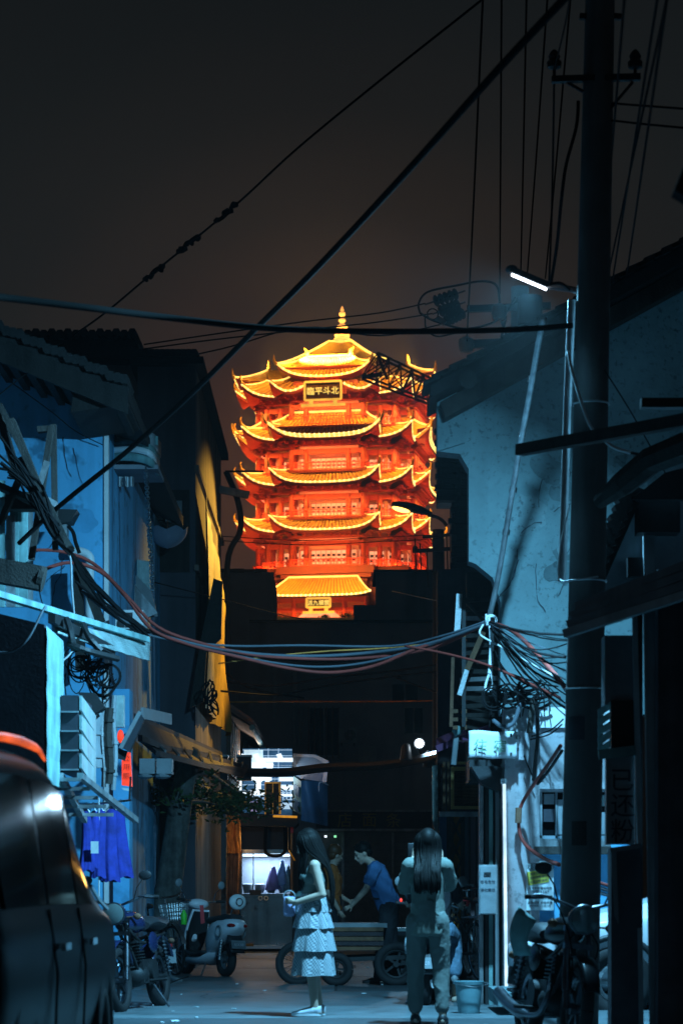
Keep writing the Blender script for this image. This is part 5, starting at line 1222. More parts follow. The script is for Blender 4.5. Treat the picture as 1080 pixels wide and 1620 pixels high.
# LED street lamp on a short arm
ll = thing('led_street_lamp', 'thin LED street lamp glowing white on the utility pole', 'lamp', tuple(P(866,458,18.7)))
d0, d1 = P(806,432,18.9), P(868,458,18.75)
ax = (d1-d0).normalized(); 
hdir = Vector((.15,.98,0)).normalized()            # the panel's long face runs back toward the wall
nrm = ax.cross(hdir).normalized(); nrm = nrm if nrm.z > 0 else -nrm
c = MB(); c.slab([d0-hdir*.055, d1-hdir*.055, d1+hdir*.055, d0+hdir*.055], nrm*.045); c.build('housing', M['iron_black'], ll)
c = MB(); e0, e1 = d0.lerp(d1,.06), d0.lerp(d1,.94); c.slab([e0-hdir*.022-nrm*.012, e1-hdir*.022-nrm*.012, e1+hdir*.022-nrm*.012, e0+hdir*.022-nrm*.012], nrm*.010); c.build('led_panel', M['led'], ll)
MB().ell(d0+nrm*.03, (.05,.06,.035), 10, 8).build('end_cap', M['iron_black'], ll)
MB().tube([d1-ax*.02+nrm*.02, d1.lerp(pole_at(470),.5)+Vector((0,0,.03)), pole_at(468)], .025, 8).build('arm', M['iron_black'], ll)
MB().tube(smooth_path([P(868,450,YP-.4),P(885,448,YP-.3),P(900,458,YP-.2)]), .012, 6).build('arm_stay', M['iron_black'], ll)
LED_C = (.20,.64,1.0)
LL = d0.lerp(d1,.5) - nrm*.03
_l = lamp('AREA', LL, LED_C, 1220, .36, LL - nrm, .10, name='led_light'); _l.data.spread = R(176)

# worn plaster: cracks and proud irregular patches
def worn(name_, parent, x0, x1, y0, y1, Y, n_c, n_p, seed, m_patch):
    r = random.Random(seed); ck = MB()
    for i in range(n_c):
        x, y = r.uniform(x0,x1), r.uniform(y0,y1); a = r.uniform(-.6,.6)+(math.pi/2 if r.random() < .55 else 0); q = P(x,y,Y-.0165); pts = [q]
        for k in range(r.randint(5,12)): a += r.uniform(-.5,.5); pts.append(pts[-1]+Vector((math.cos(a)*(1 if i % 2 else -1)*.6,0,-abs(math.sin(a))))*r.uniform(.03,.08))
        for p0, p1 in zip(pts, pts[1:]):
            n_ = (p1-p0).normalized().cross(Vector((0,1,0)))*r.uniform(.002,.0045); ck.quad(p0-n_, p1-n_, p1+n_, p0+n_)
    ck.build('crack', M['ink'], parent, kind='stuff')
    for i in range(n_p):
        q = P(r.uniform(x0,x1), r.uniform(y0,y1), Y-.002-.0008*i); R_ = r.uniform(.05,.20); k_ = 26; m = MB()
        m.slab([q+Vector((R_*(1.2+.55*noise.noise((math.cos(t)*1.3+i*.7,math.sin(t)*1.3,seed+.3)))*math.cos(t),0,R_*(.9+.55*noise.noise((math.cos(t)*1.3+i*.7,math.sin(t)*1.3,seed+.3))+.2*noise.noise((math.cos(t)*4,math.sin(t)*4,i+.5)))*math.sin(t))) for t in [-2*math.pi*k/k_ for k in range(k_)]], (0,.03,0)); m.build('plaster_patch', m_patch[i % len(m_patch)], parent)
gp2 = mat('grey_plaster_dark', (.15,.22,.235), .95, var=.4, scale=2.0, bump=.6, spots=12)
gp3 = mat('grey_plaster_pale', (.27,.38,.40), .9, var=.3, scale=2.0, bump=.5, spots=15)
worn('gable', gh, 812, 1000, 690, 940, YG, 11, 13, 3, [gp2, gp3, gp2])
worn('house', bh, 40, 140, 690, 950, YB, 6, 5, 5, [mat('blue_plaster_dark', (.10,.38,.63), .9, var=.3, scale=2, bump=.4), M['blue_plaster']])
for (x0,y0,x1,y1,m_,lab) in ((893,1135,921,1172,'sign_dark','dim torn notice pasted high on the utility pole'),(896,1205,928,1232,'pole_concrete','pale stencilled square on the utility pole below the notice'),(900,1300,924,1338,'wood_dark','dark peeling bill low on the utility pole')):
    q = P((x0+x1)/2,(y0+y1)/2,YP); w_ = (x1-x0)/F*YP; h_ = (y1-y0)/F*YP; c = MB(); cx_ = pole_at((y0+y1)/2).x; rr = .155-.052*(1650-(y0+y1)/2)/1810+.003
    c.grid(lambda u, v: (cx_+rr*math.sin((q.x-cx_)/rr+(u-.5)*w_/rr), YP-rr*math.cos((q.x-cx_)/rr+(u-.5)*w_/rr), q.z+(v-.5)*h_), 8, 2); c.single('pole_notice', M[m_], lab, 'notice')
# painted notice on the pole

# ================================================================ far pole with insulators, street lamp pole, lattice boom
YF = 40.0
fp = thing('distribution_pole', 'far power pole with two crossarms and porcelain insulators', 'pole', (pxx(822,YF),YF,0))
MB().cyl((pxx(822,YF),YF,0),(pxx(822,YF),YF,pz(455,YF)), .22,.15, 14).build('shaft', M['pole_concrete'], fp, smooth=True)
MB().bar(P(738,489,YF-.2), P(870,484,YF-.2), .12,.10).build('crossarm', M['iron_black'], fp); MB().bar(P(738,545,YF-.2), P(840,540,YF-.2), .13,.12).build('crossarm', M['iron_black'], fp)
MB().cyl(P(838,470,YF-.3),P(838,515,YF-.3), .2, n=12).build('transformer', M['iron_black'], fp, smooth=True)
for px, py in ((737,545),(789,493)):
    c = MB(); c.lathe([(.02,-.14),(.1,-.12),(.13,-.02),(.12,.08),(.04,.13)], P(px,py,YF-.3), 14); c.build('pot_insulator', M['plastic_grey'], fp, smooth=True)
for (x0,y0,x1,y1) in ((672,482,735,460),(684,497,735,478),(694,514,742,490)):
    a_, b_ = P(x0,y0,YF-.5), P(x1,y1,YF-.2); c = MB(); c.tube([a_,b_], .014, 5)
    d = (b_-a_).normalized()
    for t in (.3,.42,.54,.66,.78): 
        q = a_.lerp(b_, t); c.tube([q-d*.02,q+d*.02], [.10,.03], 10)
    c.build('string_insulator', M['iron_black'], fp)
MB().tube(smooth_path([P(664,495,YF-.5),P(662,480,YF-.5),P(676,462,YF-.5),P(720,452,YF-.4),P(762,445,YF-.4),P(785,452,YF-.3),P(790,480,YF-.3)],5), .018, 6).build('jumper_wire', M['cable_black'], fp)
MB().tube(smooth_path([P(664,495,YF-.5),P(680,505,YF-.5),P(700,512,YF-.5),P(735,520,YF-.4),P(775,512,YF-.4),P(800,495,YF-.3),P(815,470,YF-.3)],5), .018, 6).build('jumper_wire', M['cable_black'], fp)
MB().tube(smooth_path([P(672,500,YF-.5),P(674,520,YF-.5),P(690,532,YF-.5),P(715,528,YF-.4),P(738,522,YF-.4)],5), .014, 6).build('jumper_wire', M['cable_black'], fp)
MB().bar(P(690,503,YF-.5),P(704,512,YF-.5), .1,.08).build('splice_box', M['rust'], fp)
MB().torus(P(684,497,YF-.5), .09, .012, 14, 5, 'y').build('wire_coil', M['cable_black'], fp)
c = MB()
for x0,y0,x1,y1 in ((800,500,790,545),(790,500,805,545)): c.bar(P(x0,y0,YF-.15),P(x1,y1,YF-.15),.04)
c.build('crossarm_brace', M['iron_black'], fp)

YT = 42.0
spl = thing('street_lamp_pole', 'street lamp with a drooping dark head glowing yellow before the tower', 'street lamp', (pxx(696,YT),YT,0))
MB().cyl((pxx(697,YT),YT,0),(pxx(693,YT),YT,pz(838,YT)), .15,.1, 12).build('shaft', M['wood_dark'], spl, smooth=True)
hd = MB(); h0, h1 = P(619,799,YT-.2), P(682,815,YT-.1); rings = []
for i in range(11):
    t = i/10; q = h0.lerp(h1, t); w_ = .14*math.sin(math.pi*min(1,t*.85+.12))**.6; hh = .115*math.sin(math.pi*min(1,t*.8+.12))**.7
    rings.append([(q.x+.3*hh*max(0,math.sin(a)), q.y+w_*math.cos(a), q.z+hh*(math.sin(a) if math.sin(a) > 0 else .3*math.sin(a))) for a in [2*math.pi*k/14 for k in range(14)]])
hd.loft(rings); hd.build('head', M['iron_black'], spl, smooth='all')
MB().tube(smooth_path([h1-Vector((.05,0,0)), P(690,818,YT), P(700,824,YT), P(706,832,YT)]), .03, 8).build('arm', M['iron_black'], spl)
lx = P(634,806,YT-.2)
MB().ell(lx, (.16,.09,.045), 12, 8, Matrix.Rotation(.25,3,'Y')).build('lens', M['sodium'], spl)
lamp('SPOT', lx-Vector((0,0,.1)), (1.0,.55,.08), 2700, .12, Vector((-2.0,38.2,5.9)), spot=(50,.4), name='sodium_light')
pa = MB(); pa.bar(P(652,872,YT-.1),P(718,868,YT-.1),.06); pa.bar(P(668,850,YT-.1),P(712,846,YT-.1),.05)
for px,y0,y1 in ((656,852,905),(664,860,905),(684,845,900),(675,870,930),(706,848,905)): pa.bar(P(px,y0,YT-.15),P(px+2,y1,YT-.15),.022)
pa.build('crossarm', M['iron_black'], spl)
for px in (656,): MB().ell(P(px,868,YT-.2), (.045,.045,.06), 10, 8).build('insulator', M['iron_black'], spl)

YC = 90.0
lbm = thing('lattice_boom', 'dark lattice crane boom crossing the tower top', 'crane', (pxx(745,YC),YC,0))
def boomline(t): return P(573+172*t, 597+63*t, YC), P(597+150*t, 563+87*t, YC)
bl = MB(); N_ = 9
for dy in (-.35,.35):
    o_ = Vector((0,dy,0)); bl.bar(P(573,597,YC)+o_, P(760,667,YC)+o_, .07); bl.bar(P(597,561,YC)+o_, P(760,640,YC)+o_, .07)
    for i in range(N_):
        t0, t1 = i/N_, (i+1)/N_; a0 = P(573+187*t0,597+70*t0,YC)+o_; b0 = P(597+163*t0,561+79*t0,YC)+o_; b1 = P(597+163*t1,561+79*t1,YC)+o_; a1 = P(573+187*t1,597+70*t1,YC)+o_
        bl.bar(a0,b0,.045); bl.bar(a0,b1,.04); bl.bar(b0,a1,.04)
for i in range(N_+1):
    t = i/N_
    for x0,y0,w_,v_ in ((573,597,187,70),(597,561,163,79)): q = P(x0+w_*t,y0+v_*t,YC); bl.bar(q-Vector((0,.35,0)), q+Vector((0,.35,0)), .035)
bl.bar(P(597,561,YC), P(612,600,YC), .1); bl.bar(P(597,558,YC), P(640,620,YC), .04); bl.bar(P(573,597,YC), P(604,592,YC), .14)
bl.build('boom', M['rust'], lbm)
MB().box((pxx(752,YC),YC-.6,0),(pxx(786,YC),YC+.6,pz(640,YC))).build('mast', M['iron_black'], lbm)

# star-bright floodlight on the right
YQ = 39.0
fl_ = thing('floodlight_lamp', 'dazzling white floodlight on a bracket over the alley', 'lamp', tuple(P(663,1180,YQ)))
MB().cyl(P(663,1176,YQ), P(663,1176,YQ+.14), .09, n=16).build('housing', M['iron_black'], fl_); MB().cyl(P(663,1176,YQ-.03), P(663,1176,YQ-.005), .066, n=16).build('lens', M['led_flood'], fl_)
MB().tube(smooth_path([P(662,1180,YQ+.1),P(668,1196,YQ+.1),P(690,1190,YQ-.2),P(735,1180,YQ-1)]), .025, 7).build('arm', M['iron_black'], fl_)
for px, py, lab in ((642,1192,'dark lamp housing hanging left of the dazzling floodlight'),(678,1203,'dark lamp housing below right of the dazzling floodlight')):
    t = thing('lamp_housing', lab, 'lamp', tuple(P(px,py,YQ))); MB().lathe([(.03,.16),(.07,.12),(.09,0),(.1,-.1),(.06,-.12)], P(px,py,YQ), 12).build('shade', M['iron_black'], t, smooth=True); MB().bar(P(px,py-14,YQ), P(px+6,py-12,YQ+.05), .03).build('hook', M['iron_black'], t)
lamp('SPOT', P(663,1176,YQ-.12), (.40,.72,1.0), 150, .08, P(560,1560,26), spot=(150,.8), name='flood_light')
MB().tube(smooth_path([P(392,1222,41), P(450,1222,40.7), P(520,1214,40.3), P(600,1211,39.8), P(668,1200,39), P(730,1182,37)]), [.075]*31, 8).single('overhead_beam', M['iron_black'], 'dark beam spanning the alley under the floodlight', 'beam', smooth=True)
# ================================================================ lit hostel sign and its box building
YH = 46.0
hs = thing('hostel_sign', 'bright white hostel sign with big characters over the food stall', 'sign', tuple(P(430,1292,YH)))
MB().pbox(384,1184,462,1292,YH,.12).build('backing', M['sign_back'], hs)
c = MB()
for i in range(9): c.pbox(384,1186+9.2*i,462,1186.8+9.2*i,YH-.02,.018)
for px in (409,424,440): c.pbox(px,1184,px+.8,1268,YH-.02,.018)
c.build('grid_line', M['sign_lit_soft'], hs)
tx = MB(); tx.text('住', .86, P(398.5,1226,YH-.05), depth=.02, bold=.016); tx.text('宿', .86, P(442,1226,YH-.05), depth=.02, bold=.012); tx.build('lettering', M['sign_lit'], hs)
MB().pbox(386,1186,416,1222,YH-.035,.012).build('lit_panel', M['sign_glow'], hs)
tx = MB()
for ch_, px in (('月',403),('租',416),('日',433),('租',453)): tx.text(ch_, .245, P(px,1257,YH-.05), depth=.012)
tx.build('small_lettering', M['sign_lit_soft'], hs)
MB().pbox(444,1270,462,1280,YH-.04,.03).build('pale_strip', M['sign_lit_soft'], hs); MB().pbox(394,1268,410,1284,YH-.04,.03).build('lower_panel', emis('lilac_panel', (.55,.5,.85), .4, .4, 30), hs)
lamp('AREA', P(425,1215,YH-.35), (.45,.76,1.0), 13, 1.0, P(400,1330,YH-6), .8, name='sign_light')
lamp('AREA', P(387,1205,YH-.1), (1.0,.55,.28), 28, .5, Vector((XH,45,3.2)), .3, name='sign_side_light')
yb = thing('wooden_shutter_box', 'dark wooden box with yellow painted edges in front of the hostel sign', 'box', tuple(P(431,1288,YH-.6)))
MB().pbox(420,1238,444,1288,YH-.6,.2).build('body', M['wood_dark'], yb)
c = MB()
for x0,y0,x1,y1 in ((418.5,1237,420.5,1288),(431,1239,432.2,1288),(441,1240,444.5,1288),(418.5,1237,444.5,1239.5)): c.pbox(x0,y0,x1,y1,YH-.64,.05)
c.build('edge', emis('lit_edge', (1.0,.45,.05), .16, .5, 12), yb)  # yellow paint also glows, light on the edges put in as emission
for k in range(5): MB().pbox(421,1242+9*k,431,1249+9*k,YH-.62,.02).build('slat', M['wood_warm'], yb)
cb2 = thing('blue_booth', 'blue tarpaulin covered booth corner beside the hostel sign', 'booth', tuple(P(490,1300,45)))
MB().slab([P(464,1228,45.6), P(476,1236,45), P(476,1290,45), P(464,1282,45.6)], (.02,.1,0)).build('side_panel', M['panel_green'], cb2)
for y in (1240,1264): MB().slab([P(466,y,45.45), P(474,y+5,45.05), P(474,y+21,45.05), P(466,y+16,45.45)], (-.02,-.02,0)).build('side_pane', M['tarp_blue'], cb2)
c = MB(); a0, a1 = P(476,1298,45), P(518,1235,45)
c.grid(lambda u, v: (a0.x+(a1.x-a0.x)*u, 45+.04*math.sin(u*9+v*3)+.3*u*u, a0.z+(a1.z-a0.z)*v-.10*u*(1-v)), 14, 10); c.build('tarpaulin', M['tarp_blue'], cb2, smooth='all')
MB().slab([P(463,1192,45.8), P(500,1194,45.2), P(520,1204,44.8), P(516,1238,44.8), P(476,1232,45.3), P(464,1226,45.8)], (0,.04,0)).build('upper_tarpaulin', M['tarp_blue'], cb2)
lamp('AREA', P(478,1230,44.2), (.30,.62,1.0), 3, .4, P(500,1275,45), .3, name='sign_spill')
MB().tube(smooth_path([P(520,1242,44.5),P(506,1238,44.5),P(505,1252,44.5)],4), .012, 5).single('loose_wire', M['cable_grey'], 'short pale loose wire hanging below the dark beam', 'wire')

# ================================================================ food stall
YST = 44.0
fs = thing('food_stall', 'steel food stall with a lit glass display and dark canopy', 'food stall', (pxx(418,YST),YST,0))
MB().pbox(380,1419,462,1497,YST,.75).build('cabinet', M['stainless'], fs)
MB().pbox(377,1414,464,1419,YST-.04,.85).build('counter', M['stainless'], fs)
bx = MB(); bx.pbox(380,1344,463,1350,YST,.75); bx.pbox(380,1346,383,1414,YST,.04); bx.pbox(459,1346,462,1414,YST,.04); bx.pbox(400,1350,401.5,1414,YST,.03); bx.build('display_frame', M['stainless'], fs)
MB().pbox(382,1350,460,1414,YST+.7,.03).build('display_back', mat('display_back', (.62,.66,.75), .4, var=.2, scale=4), fs)
MB().pbox(383,1350,459,1414,YST+.01,.008).build('display_glass', M['glass'], fs)
MB().pbox(384,1352,458,1354.5,YST+.35,.12).build('display_lamp', emis('display_tube', (.72,.85,1.0), 6), fs)
lamp('AREA', P(420,1356,YST+.35), (.62,.78,1.0), 16, .75, P(420,1414,YST+.35), .3, name='display_light')
MB().pbox(380,1292,464,1344,YST+.1,.6).build('upper_box', M['sign_dark'], fs)
for px0,px1,y0,m_ in ((384,400,1395,'cloth_white'),(404,418,1390,'paint_white'),(422,436,1388,'plastic_grey'),(440,455,1398,'cloth_white')):
    c = MB(); c.lathe([(.06,0),(.09,.06),(.1,.16),(.07,.18)], P((px0+px1)/2,1413,YST+.4), 12); c.build('food_tub', M[m_], fs, smooth=True)
# bags of wrapping film hung inside
for px, w_, y0, y1, col in ((432,10,1372,1408,(.45,.35,.75)),(446,8,1362,1400,(.3,.5,.85)),(456,6,1370,1410,(.35,.6,.8))):
    c = MB(); q = P(px,y0,YST+.25); h_ = (y1-y0)/F*YST; ww = w_/F*YST
    c.grid(lambda u, v: (q.x+ww*math.cos(2*math.pi*u)*(.35+v), q.y+.05*math.sin(2*math.pi*u)*(1+.3*math.sin(5*v+u*20)), q.z-h_*v+.02*math.sin(u*17)), 16, 6); c.build('plastic_bag', mat('bag_'+str(px), col, .2, var=.3, scale=9, bump=.4, trans=.3), fs, smooth='all')
MB().pbox(395,1408,413,1416,YST-.06,.04).build('price_box', M['plastic_black'], fs)
for px in (412,421): MB().torus(P(px,1421,YST-.05), .035, .01, 14, 5, 'y').build('hook', M['cable_white'], fs)
MB().tube([P(461.5,1300,YST-.2),P(462,1416,YST-.2)], .03, 8).build('pole', M['chrome'], fs); MB().tube([P(456,1304,YST-.22),P(456,1345,YST-.22)], .012, 6).build('pole', M['steel'], fs)
MB().pbox(459.5,1300,464,1318,YST-.24,.05).build('red_wrap', M['plastic_red'], fs)
MB().tube(smooth_path([P(421,1300,YST-.1),P(420,1345,YST-.1),P(428,1353,YST-.1),P(440,1354,YST-.1),P(450,1348,YST-.1),P(452,1330,YST-.1),P(450,1300,YST-.1)],5), .03, 7).build('hose', M['cable_black'], fs)
MB().tube([P(448,1306,YST-.1),P(462,1306,YST-.1)], .015, 6).build('tube_lamp', M['indicator_white'], fs)
MB().bar(P(457,1345,YST-.25), P(467,1362,YST-.3), .02).build('yellow_strap', M['tarp_yellow'], fs)
ca = MB(); ca.slab([P(352,1283,YST-.5), P(470,1292,YST-.5), P(472,1302,YST-.5), P(466,1308,YST-.5), P(360,1306,YST-.5)], (0,1.2,0)); ca.build('canopy', M['iron_black'], fs)
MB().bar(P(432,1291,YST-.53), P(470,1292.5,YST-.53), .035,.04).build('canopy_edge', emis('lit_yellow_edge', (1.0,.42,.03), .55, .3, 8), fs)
MB().pbox(382,1496,458,1501,YST-.3,.35).build('white_tray', M['paint_white'], fs); MB().pbox(382,1493,401,1497,YST-.31,.1).build('orange_tray', M['curtain_orange'], fs)
MB().pbox(380,1501,462,1506,YST-.02,.7).build('plinth', M['iron_black'], fs)
lamp('AREA', P(420,1320,YST-.35), (1.0,.50,.10), 9, .7, P(418,1535,YST-3.0), .25, name='stall_warm_light')
# rumpled curtain at the stall's left
def cloth_strip(x0,x1,y0,y1,Y,amp,k):
    c = MB(); a0, a1 = P(x0,y1,Y), P(x1,y0,Y)
    c.grid(lambda u, v: (a0.x+(a1.x-a0.x)*u+.01*math.sin(v*11), Y+amp*math.sin(u*k+.8*math.sin(v*4))+amp*.4*math.sin(u*k*2.3+v*5), a0.z+(a1.z-a0.z)*v), 40, 20); return c
cloth_strip(349,381,1292,1508,43.5,.05,20).single('stall_curtain', M['curtain'], 'shiny brown plastic curtain hanging at the left of the food stall', 'curtain', smooth='all')
cloth_strip(350,380,1290,1350,43.4,.04,12).single('orange_cloth', M['curtain_orange'], 'rumpled orange cloth pinned over the brown stall curtain', 'cloth', smooth='all')
lamp('AREA', P(378,1330,42.6), (1.0,.62,.28), 1.0, .3, P(364,1350,43.5), .3, name='curtain_light')
# dark parked car deep on the left behind the scooter
dcar = thing('far_car', 'dark car bonnet glimpsed behind the scooter under the shutter', 'car', (pxx(292,45),45,0))
c = MB(); rings = []
for i in range(8):
    t = i/7; x = pxx(270,45)+(pxx(304,45)-pxx(270,45))*t; rings.append([(x,45,0.3),(x,45,.62+.7*t-.25*t*t*0),(x,45.3,.9+.68*math.sin(t*1.5)),(x,46.5,.9+.68*math.sin(t*1.5)),(x,46.8,.3)])
c.loft(rings); c.build('body', M['paint_black'], dcar); MB().ell(P(292,1392,44.97), (.07,.03,.035), 10, 6).build('headlamp', emis('far_headlamp', (1.0,.8,.5), 1.0), dcar); MB().ell(P(281,1395,44.97), (.03,.02,.03), 8, 6).build('indicator', emis('far_indicator', (1.0,.45,.15), .8), dcar)
lamp('AREA', P(325,1388,46.2), (.75,.85,1.0), 6, .4, P(315,1400,46.8), .3, name='counter_light')
for px, lab in ((316,'small lit tube on the far counter'),):
    MB().pbox(324,1376,326,1420,46.7,.03).single('counter_tube', M['indicator_white'], 'thin bright tube beside the bent person at the far counter', 'lamp')

# flatbed tricycle with a board, parked across the alley
YTC = 28.0
def wheel(parent, c0, r, w_, axis='y', spokes=0, tyre='black_rubber', rim='steel', name='wheel', solid=False):
    """tyre, rim and hub; the wheel's axle runs along axis"""
    t = MB(); t.torus((0,0,0), r-w_, w_, 32, 10, axis); o = t.build(name, M[tyre], None, smooth='all'); o.parent = parent; o.location = c0
    b = MB(); b.torus((0,0,0), r-2.0*w_, w_*.45, 28, 6, axis)
    ax_ = Vector((0,1,0)) if axis == 'y' else Vector((1,0,0)); b.cyl(-ax_*w_*1.1, ax_*w_*1.1, r*.13, n=12)
    n_ = spokes or 5
    for k in range(n_):
        a = 2*math.pi*k/n_; v = Vector((math.cos(a),0,math.sin(a))) if axis == 'y' else Vector((0,math.cos(a),math.sin(a)))
        b.bar(v*r*.1, v*(r-2*w_), .006 if spokes else r*.10, .006 if spokes else w_*.5, up=ax_)
    if solid: b.cyl(-ax_*w_*.4, ax_*w_*.4, r-2*w_, n=24)
    q = b.build('rim', M[rim], None); q.parent = o; return o
tc = thing('cargo_tricycle', 'flatbed cargo tricycle with a worn board bed parked across the alley', 'tricycle', (pxx(560,YTC),YTC,0), 0)
X0 = pxx(560,YTC)
def lx_(px): return pxx(px,YTC)-X0
MB().box((lx_(515),-.1,.42),(lx_(640),.85,.47)).build('bed', M['wood_warm'], tc)
for i in range(4): MB().box((lx_(517),-.125,.475+.055*i),(lx_(606),-.10,.52+.055*i)).build('side_board', M['wood_warm' if i % 2 else 'tarp_brown'], tc)
MB().box((lx_(512),-.05,.68),(lx_(612),.8,.73)).build('load_sheet', M['plastic_grey'], tc)
MB().bar((lx_(470),.35,.30),(lx_(640),.35,.36),.05).build('frame', M['iron_black'], tc); MB().bar((lx_(505),-.1,.3),(lx_(640),-.1,.34),.05).build('frame', M['iron_black'], tc)
wheel(tc, (lx_(470),.2,.26), .26, .04, 'y', 18, rim='iron_black', name='front_wheel'); wheel(tc, (lx_(626),-.12,.26), .26, .05, 'y', 0, rim='iron_black', name='rear_wheel'); wheel(tc, (lx_(626),.88,.26), .26, .05, 'y', 0, rim='iron_black', name='rear_wheel'); wheel(tc, (lx_(532),-.12,.20), .20, .05, 'y', 0, rim='iron_black', name='small_wheel')
c = MB(); c.tube(smooth_path([(lx_(470),.2,.26),(lx_(478),.2,.75),(lx_(482),.2,1.0)]), .02, 8); c.tube([(lx_(482),-.08,1.02),(lx_(482),.5,1.02)], .014, 8); c.build('handlebar', M['iron_black'], tc)
MB().ell((lx_(476),.16,.95), (.10,.08,.16), 12, 8).build('weather_guard', M['panel_green'], tc, smooth=True)
gt = thing('goods_crate', 'dark goods crate standing on the tricycle right behind the bending man', 'crate', (pxx(645,29),29,0), 0)
MB().box((-.28,0,0),(.22,.5,.62)).build('body', M['sign_dark'], gt); MB().box((-.30,-.02,.62),(.24,.52,.66)).build('lid', M['awning_metal'], gt)
for k in range(4): MB().box((-.285,-.02,.06+.14*k),(.225,0,.15+.14*k)).build('slat', M['wood_dark'], gt)
# bucket, right foreground
bq = P(741,1607,21.4); bu = thing('plastic_bucket', 'grey green plastic bucket with a wire handle by the shop step', 'bucket', (bq.x,21.4,.02), 0)
c = MB(); r0, r1, hh = .092, .132, .285
c.lathe([(r0,0),(r0+.004,.012),(r1-.012,hh-.03),(r1,hh-.028),(r1+.006,hh),(r1-.006,hh),(r1-.014,hh-.03),(r0-.006,.02),(.001,.018)], n=28); c.build('body', M['plastic_bucket'], bu, smooth=True)
c = MB(); c.tube(smooth_path([(-r1-.006,0,hh-.015),(-.06,-.15,hh-.03),(.06,-.16,hh-.045),(r1+.04,-.04,hh-.02),(r1+.006,0,hh-.012)],5), .005, 6); c.build('handle', M['steel'], bu)
# loose plank and chain on the ground, left
MB().bar(P(236,1533,29.5), P(284,1551,29.0), .09, .025).single('loose_plank', M['steel_rough'], 'grey loose plank leaning on the ground before the tree', 'plank')
MB().bar(P(226,1568,26.5), P(256,1563,26.8), .05, .04).single('wood_offcut', M['rust'], 'reddish wood offcut lying beside the dark motorbike', 'wood')
MB().tube(smooth_path([P(256,1563,26.8)+Vector((0,0,-.01)),P(268,1556,27),P(285,1549,28),P(298,1545,29)],5), .008, 5).single('ground_rope', M['cable_black'], 'thin dark rope trailing on the ground from the offcut', 'rope')
# ================================================================ people (each body one continuous skin mesh, clothes and hair as parts)
def hand_chain(mb, wrist, d, n, side, size=1.0, curl=.5, thumb=1):
    """palm and five unequal bent fingers; d = pointing direction, n = palm normal"""
    d = Vector(d).normalized(); n = Vector(n); n = (n - d*n.dot(d)).normalized(); s = d.cross(n).normalized()*side
    w = Vector(wrist); pl = .085*size
    for k in (-1.2,-.4,.4,1.2): mb.capsule(w+d*.01, w+d*pl+s*k*.018*size, .0135*size, .012*size, 8)
    for k, ln in ((-1.3,.062),(-.45,.075),(.42,.082),(1.28,.074)):
        b = w+d*pl+s*k*.0185*size; a1 = curl*.9; d1 = (d*math.cos(a1)+n*math.sin(a1)); a2 = curl*1.9; d2 = (d*math.cos(a2)+n*math.sin(a2))
        m_ = b+d1*ln*.52*size; mb.capsule(b, m_, .0095*size, .0088*size, 8); mb.capsule(m_, m_+d2*ln*.5*size, .0088*size, .0072*size, 8)
    b = w+d*.022*size+s*.022*size; d1 = (d*.62+s*.62+n*.42).normalized(); m_ = b+d1*.042*size; d2 = (d*.85+s*.2+n*.5).normalized()
    mb.capsule(b, m_, .0125*size, .0105*size, 8); mb.capsule(m_, m_+d2*.034*size, .0105*size, .008*size, 8)
def head_shape(mb, c, fwd, up, sc=1.0):
    c = Vector(c); f = Vector(fwd).normalized(); u = Vector(up); u = (u-f*u.dot(f)).normalized(); s = u.cross(f)
    m = Matrix((f, s, u)).transposed()
    mb.ell(c+u*.018*sc, (.094*sc,.074*sc,.108*sc), 16, 12, m); mb.ell(c-u*.045*sc+f*.022*sc, (.068*sc,.058*sc,.072*sc), 14, 10, m)
    mb.ell(c-u*.098*sc+f*.062*sc, (.024*sc,.026*sc,.020*sc), 10, 8, m)
    mb.capsule(c+u*.012*sc+f*.086*sc, c-u*.030*sc+f*.108*sc, .010*sc, .015*sc, 8)
    mb.ell(c-u*.058*sc+f*.090*sc, (.013*sc,.026*sc,.008*sc), 10, 6, m); mb.ell(c-u*.070*sc+f*.087*sc, (.012*sc,.022*sc,.008*sc), 10, 6, m)
    mb.ell(c+u*.032*sc+f*.086*sc, (.014*sc,.050*sc,.011*sc), 12, 6, m)
    for k in (-1,1): mb.ell(c+s*k*.074*sc-u*.012*sc-f*.008*sc, (.020*sc,.010*sc,.032*sc), 10, 8, m); mb.ell(c-u*.02*sc+f*.066*sc+s*k*.036*sc, (.022*sc,.020*sc,.020*sc), 10, 6, m)
    return c, f, u, s
def eyes(t, c, fwd, up, sc=1.0):
    f = Vector(fwd).normalized(); u = Vector(up); u = (u-f*u.dot(f)).normalized(); s = u.cross(f)
    for k in (-1,1):
        MB().ell(Vector(c)+f*.080*sc+s*k*.032*sc+u*.006*sc, .0105*sc, 10, 8).build('eye', M['plastic_black'], t, smooth=True)
        MB().tube([Vector(c)+f*.091*sc+s*(k*.032-.016)*sc+u*.03*sc, Vector(c)+f*.097*sc+s*k*.032*sc+u*.036*sc, Vector(c)+f*.088*sc+s*(k*.032+.018)*sc+u*.03*sc], .004*sc, 5).build('eyebrow', M['hair'], t)
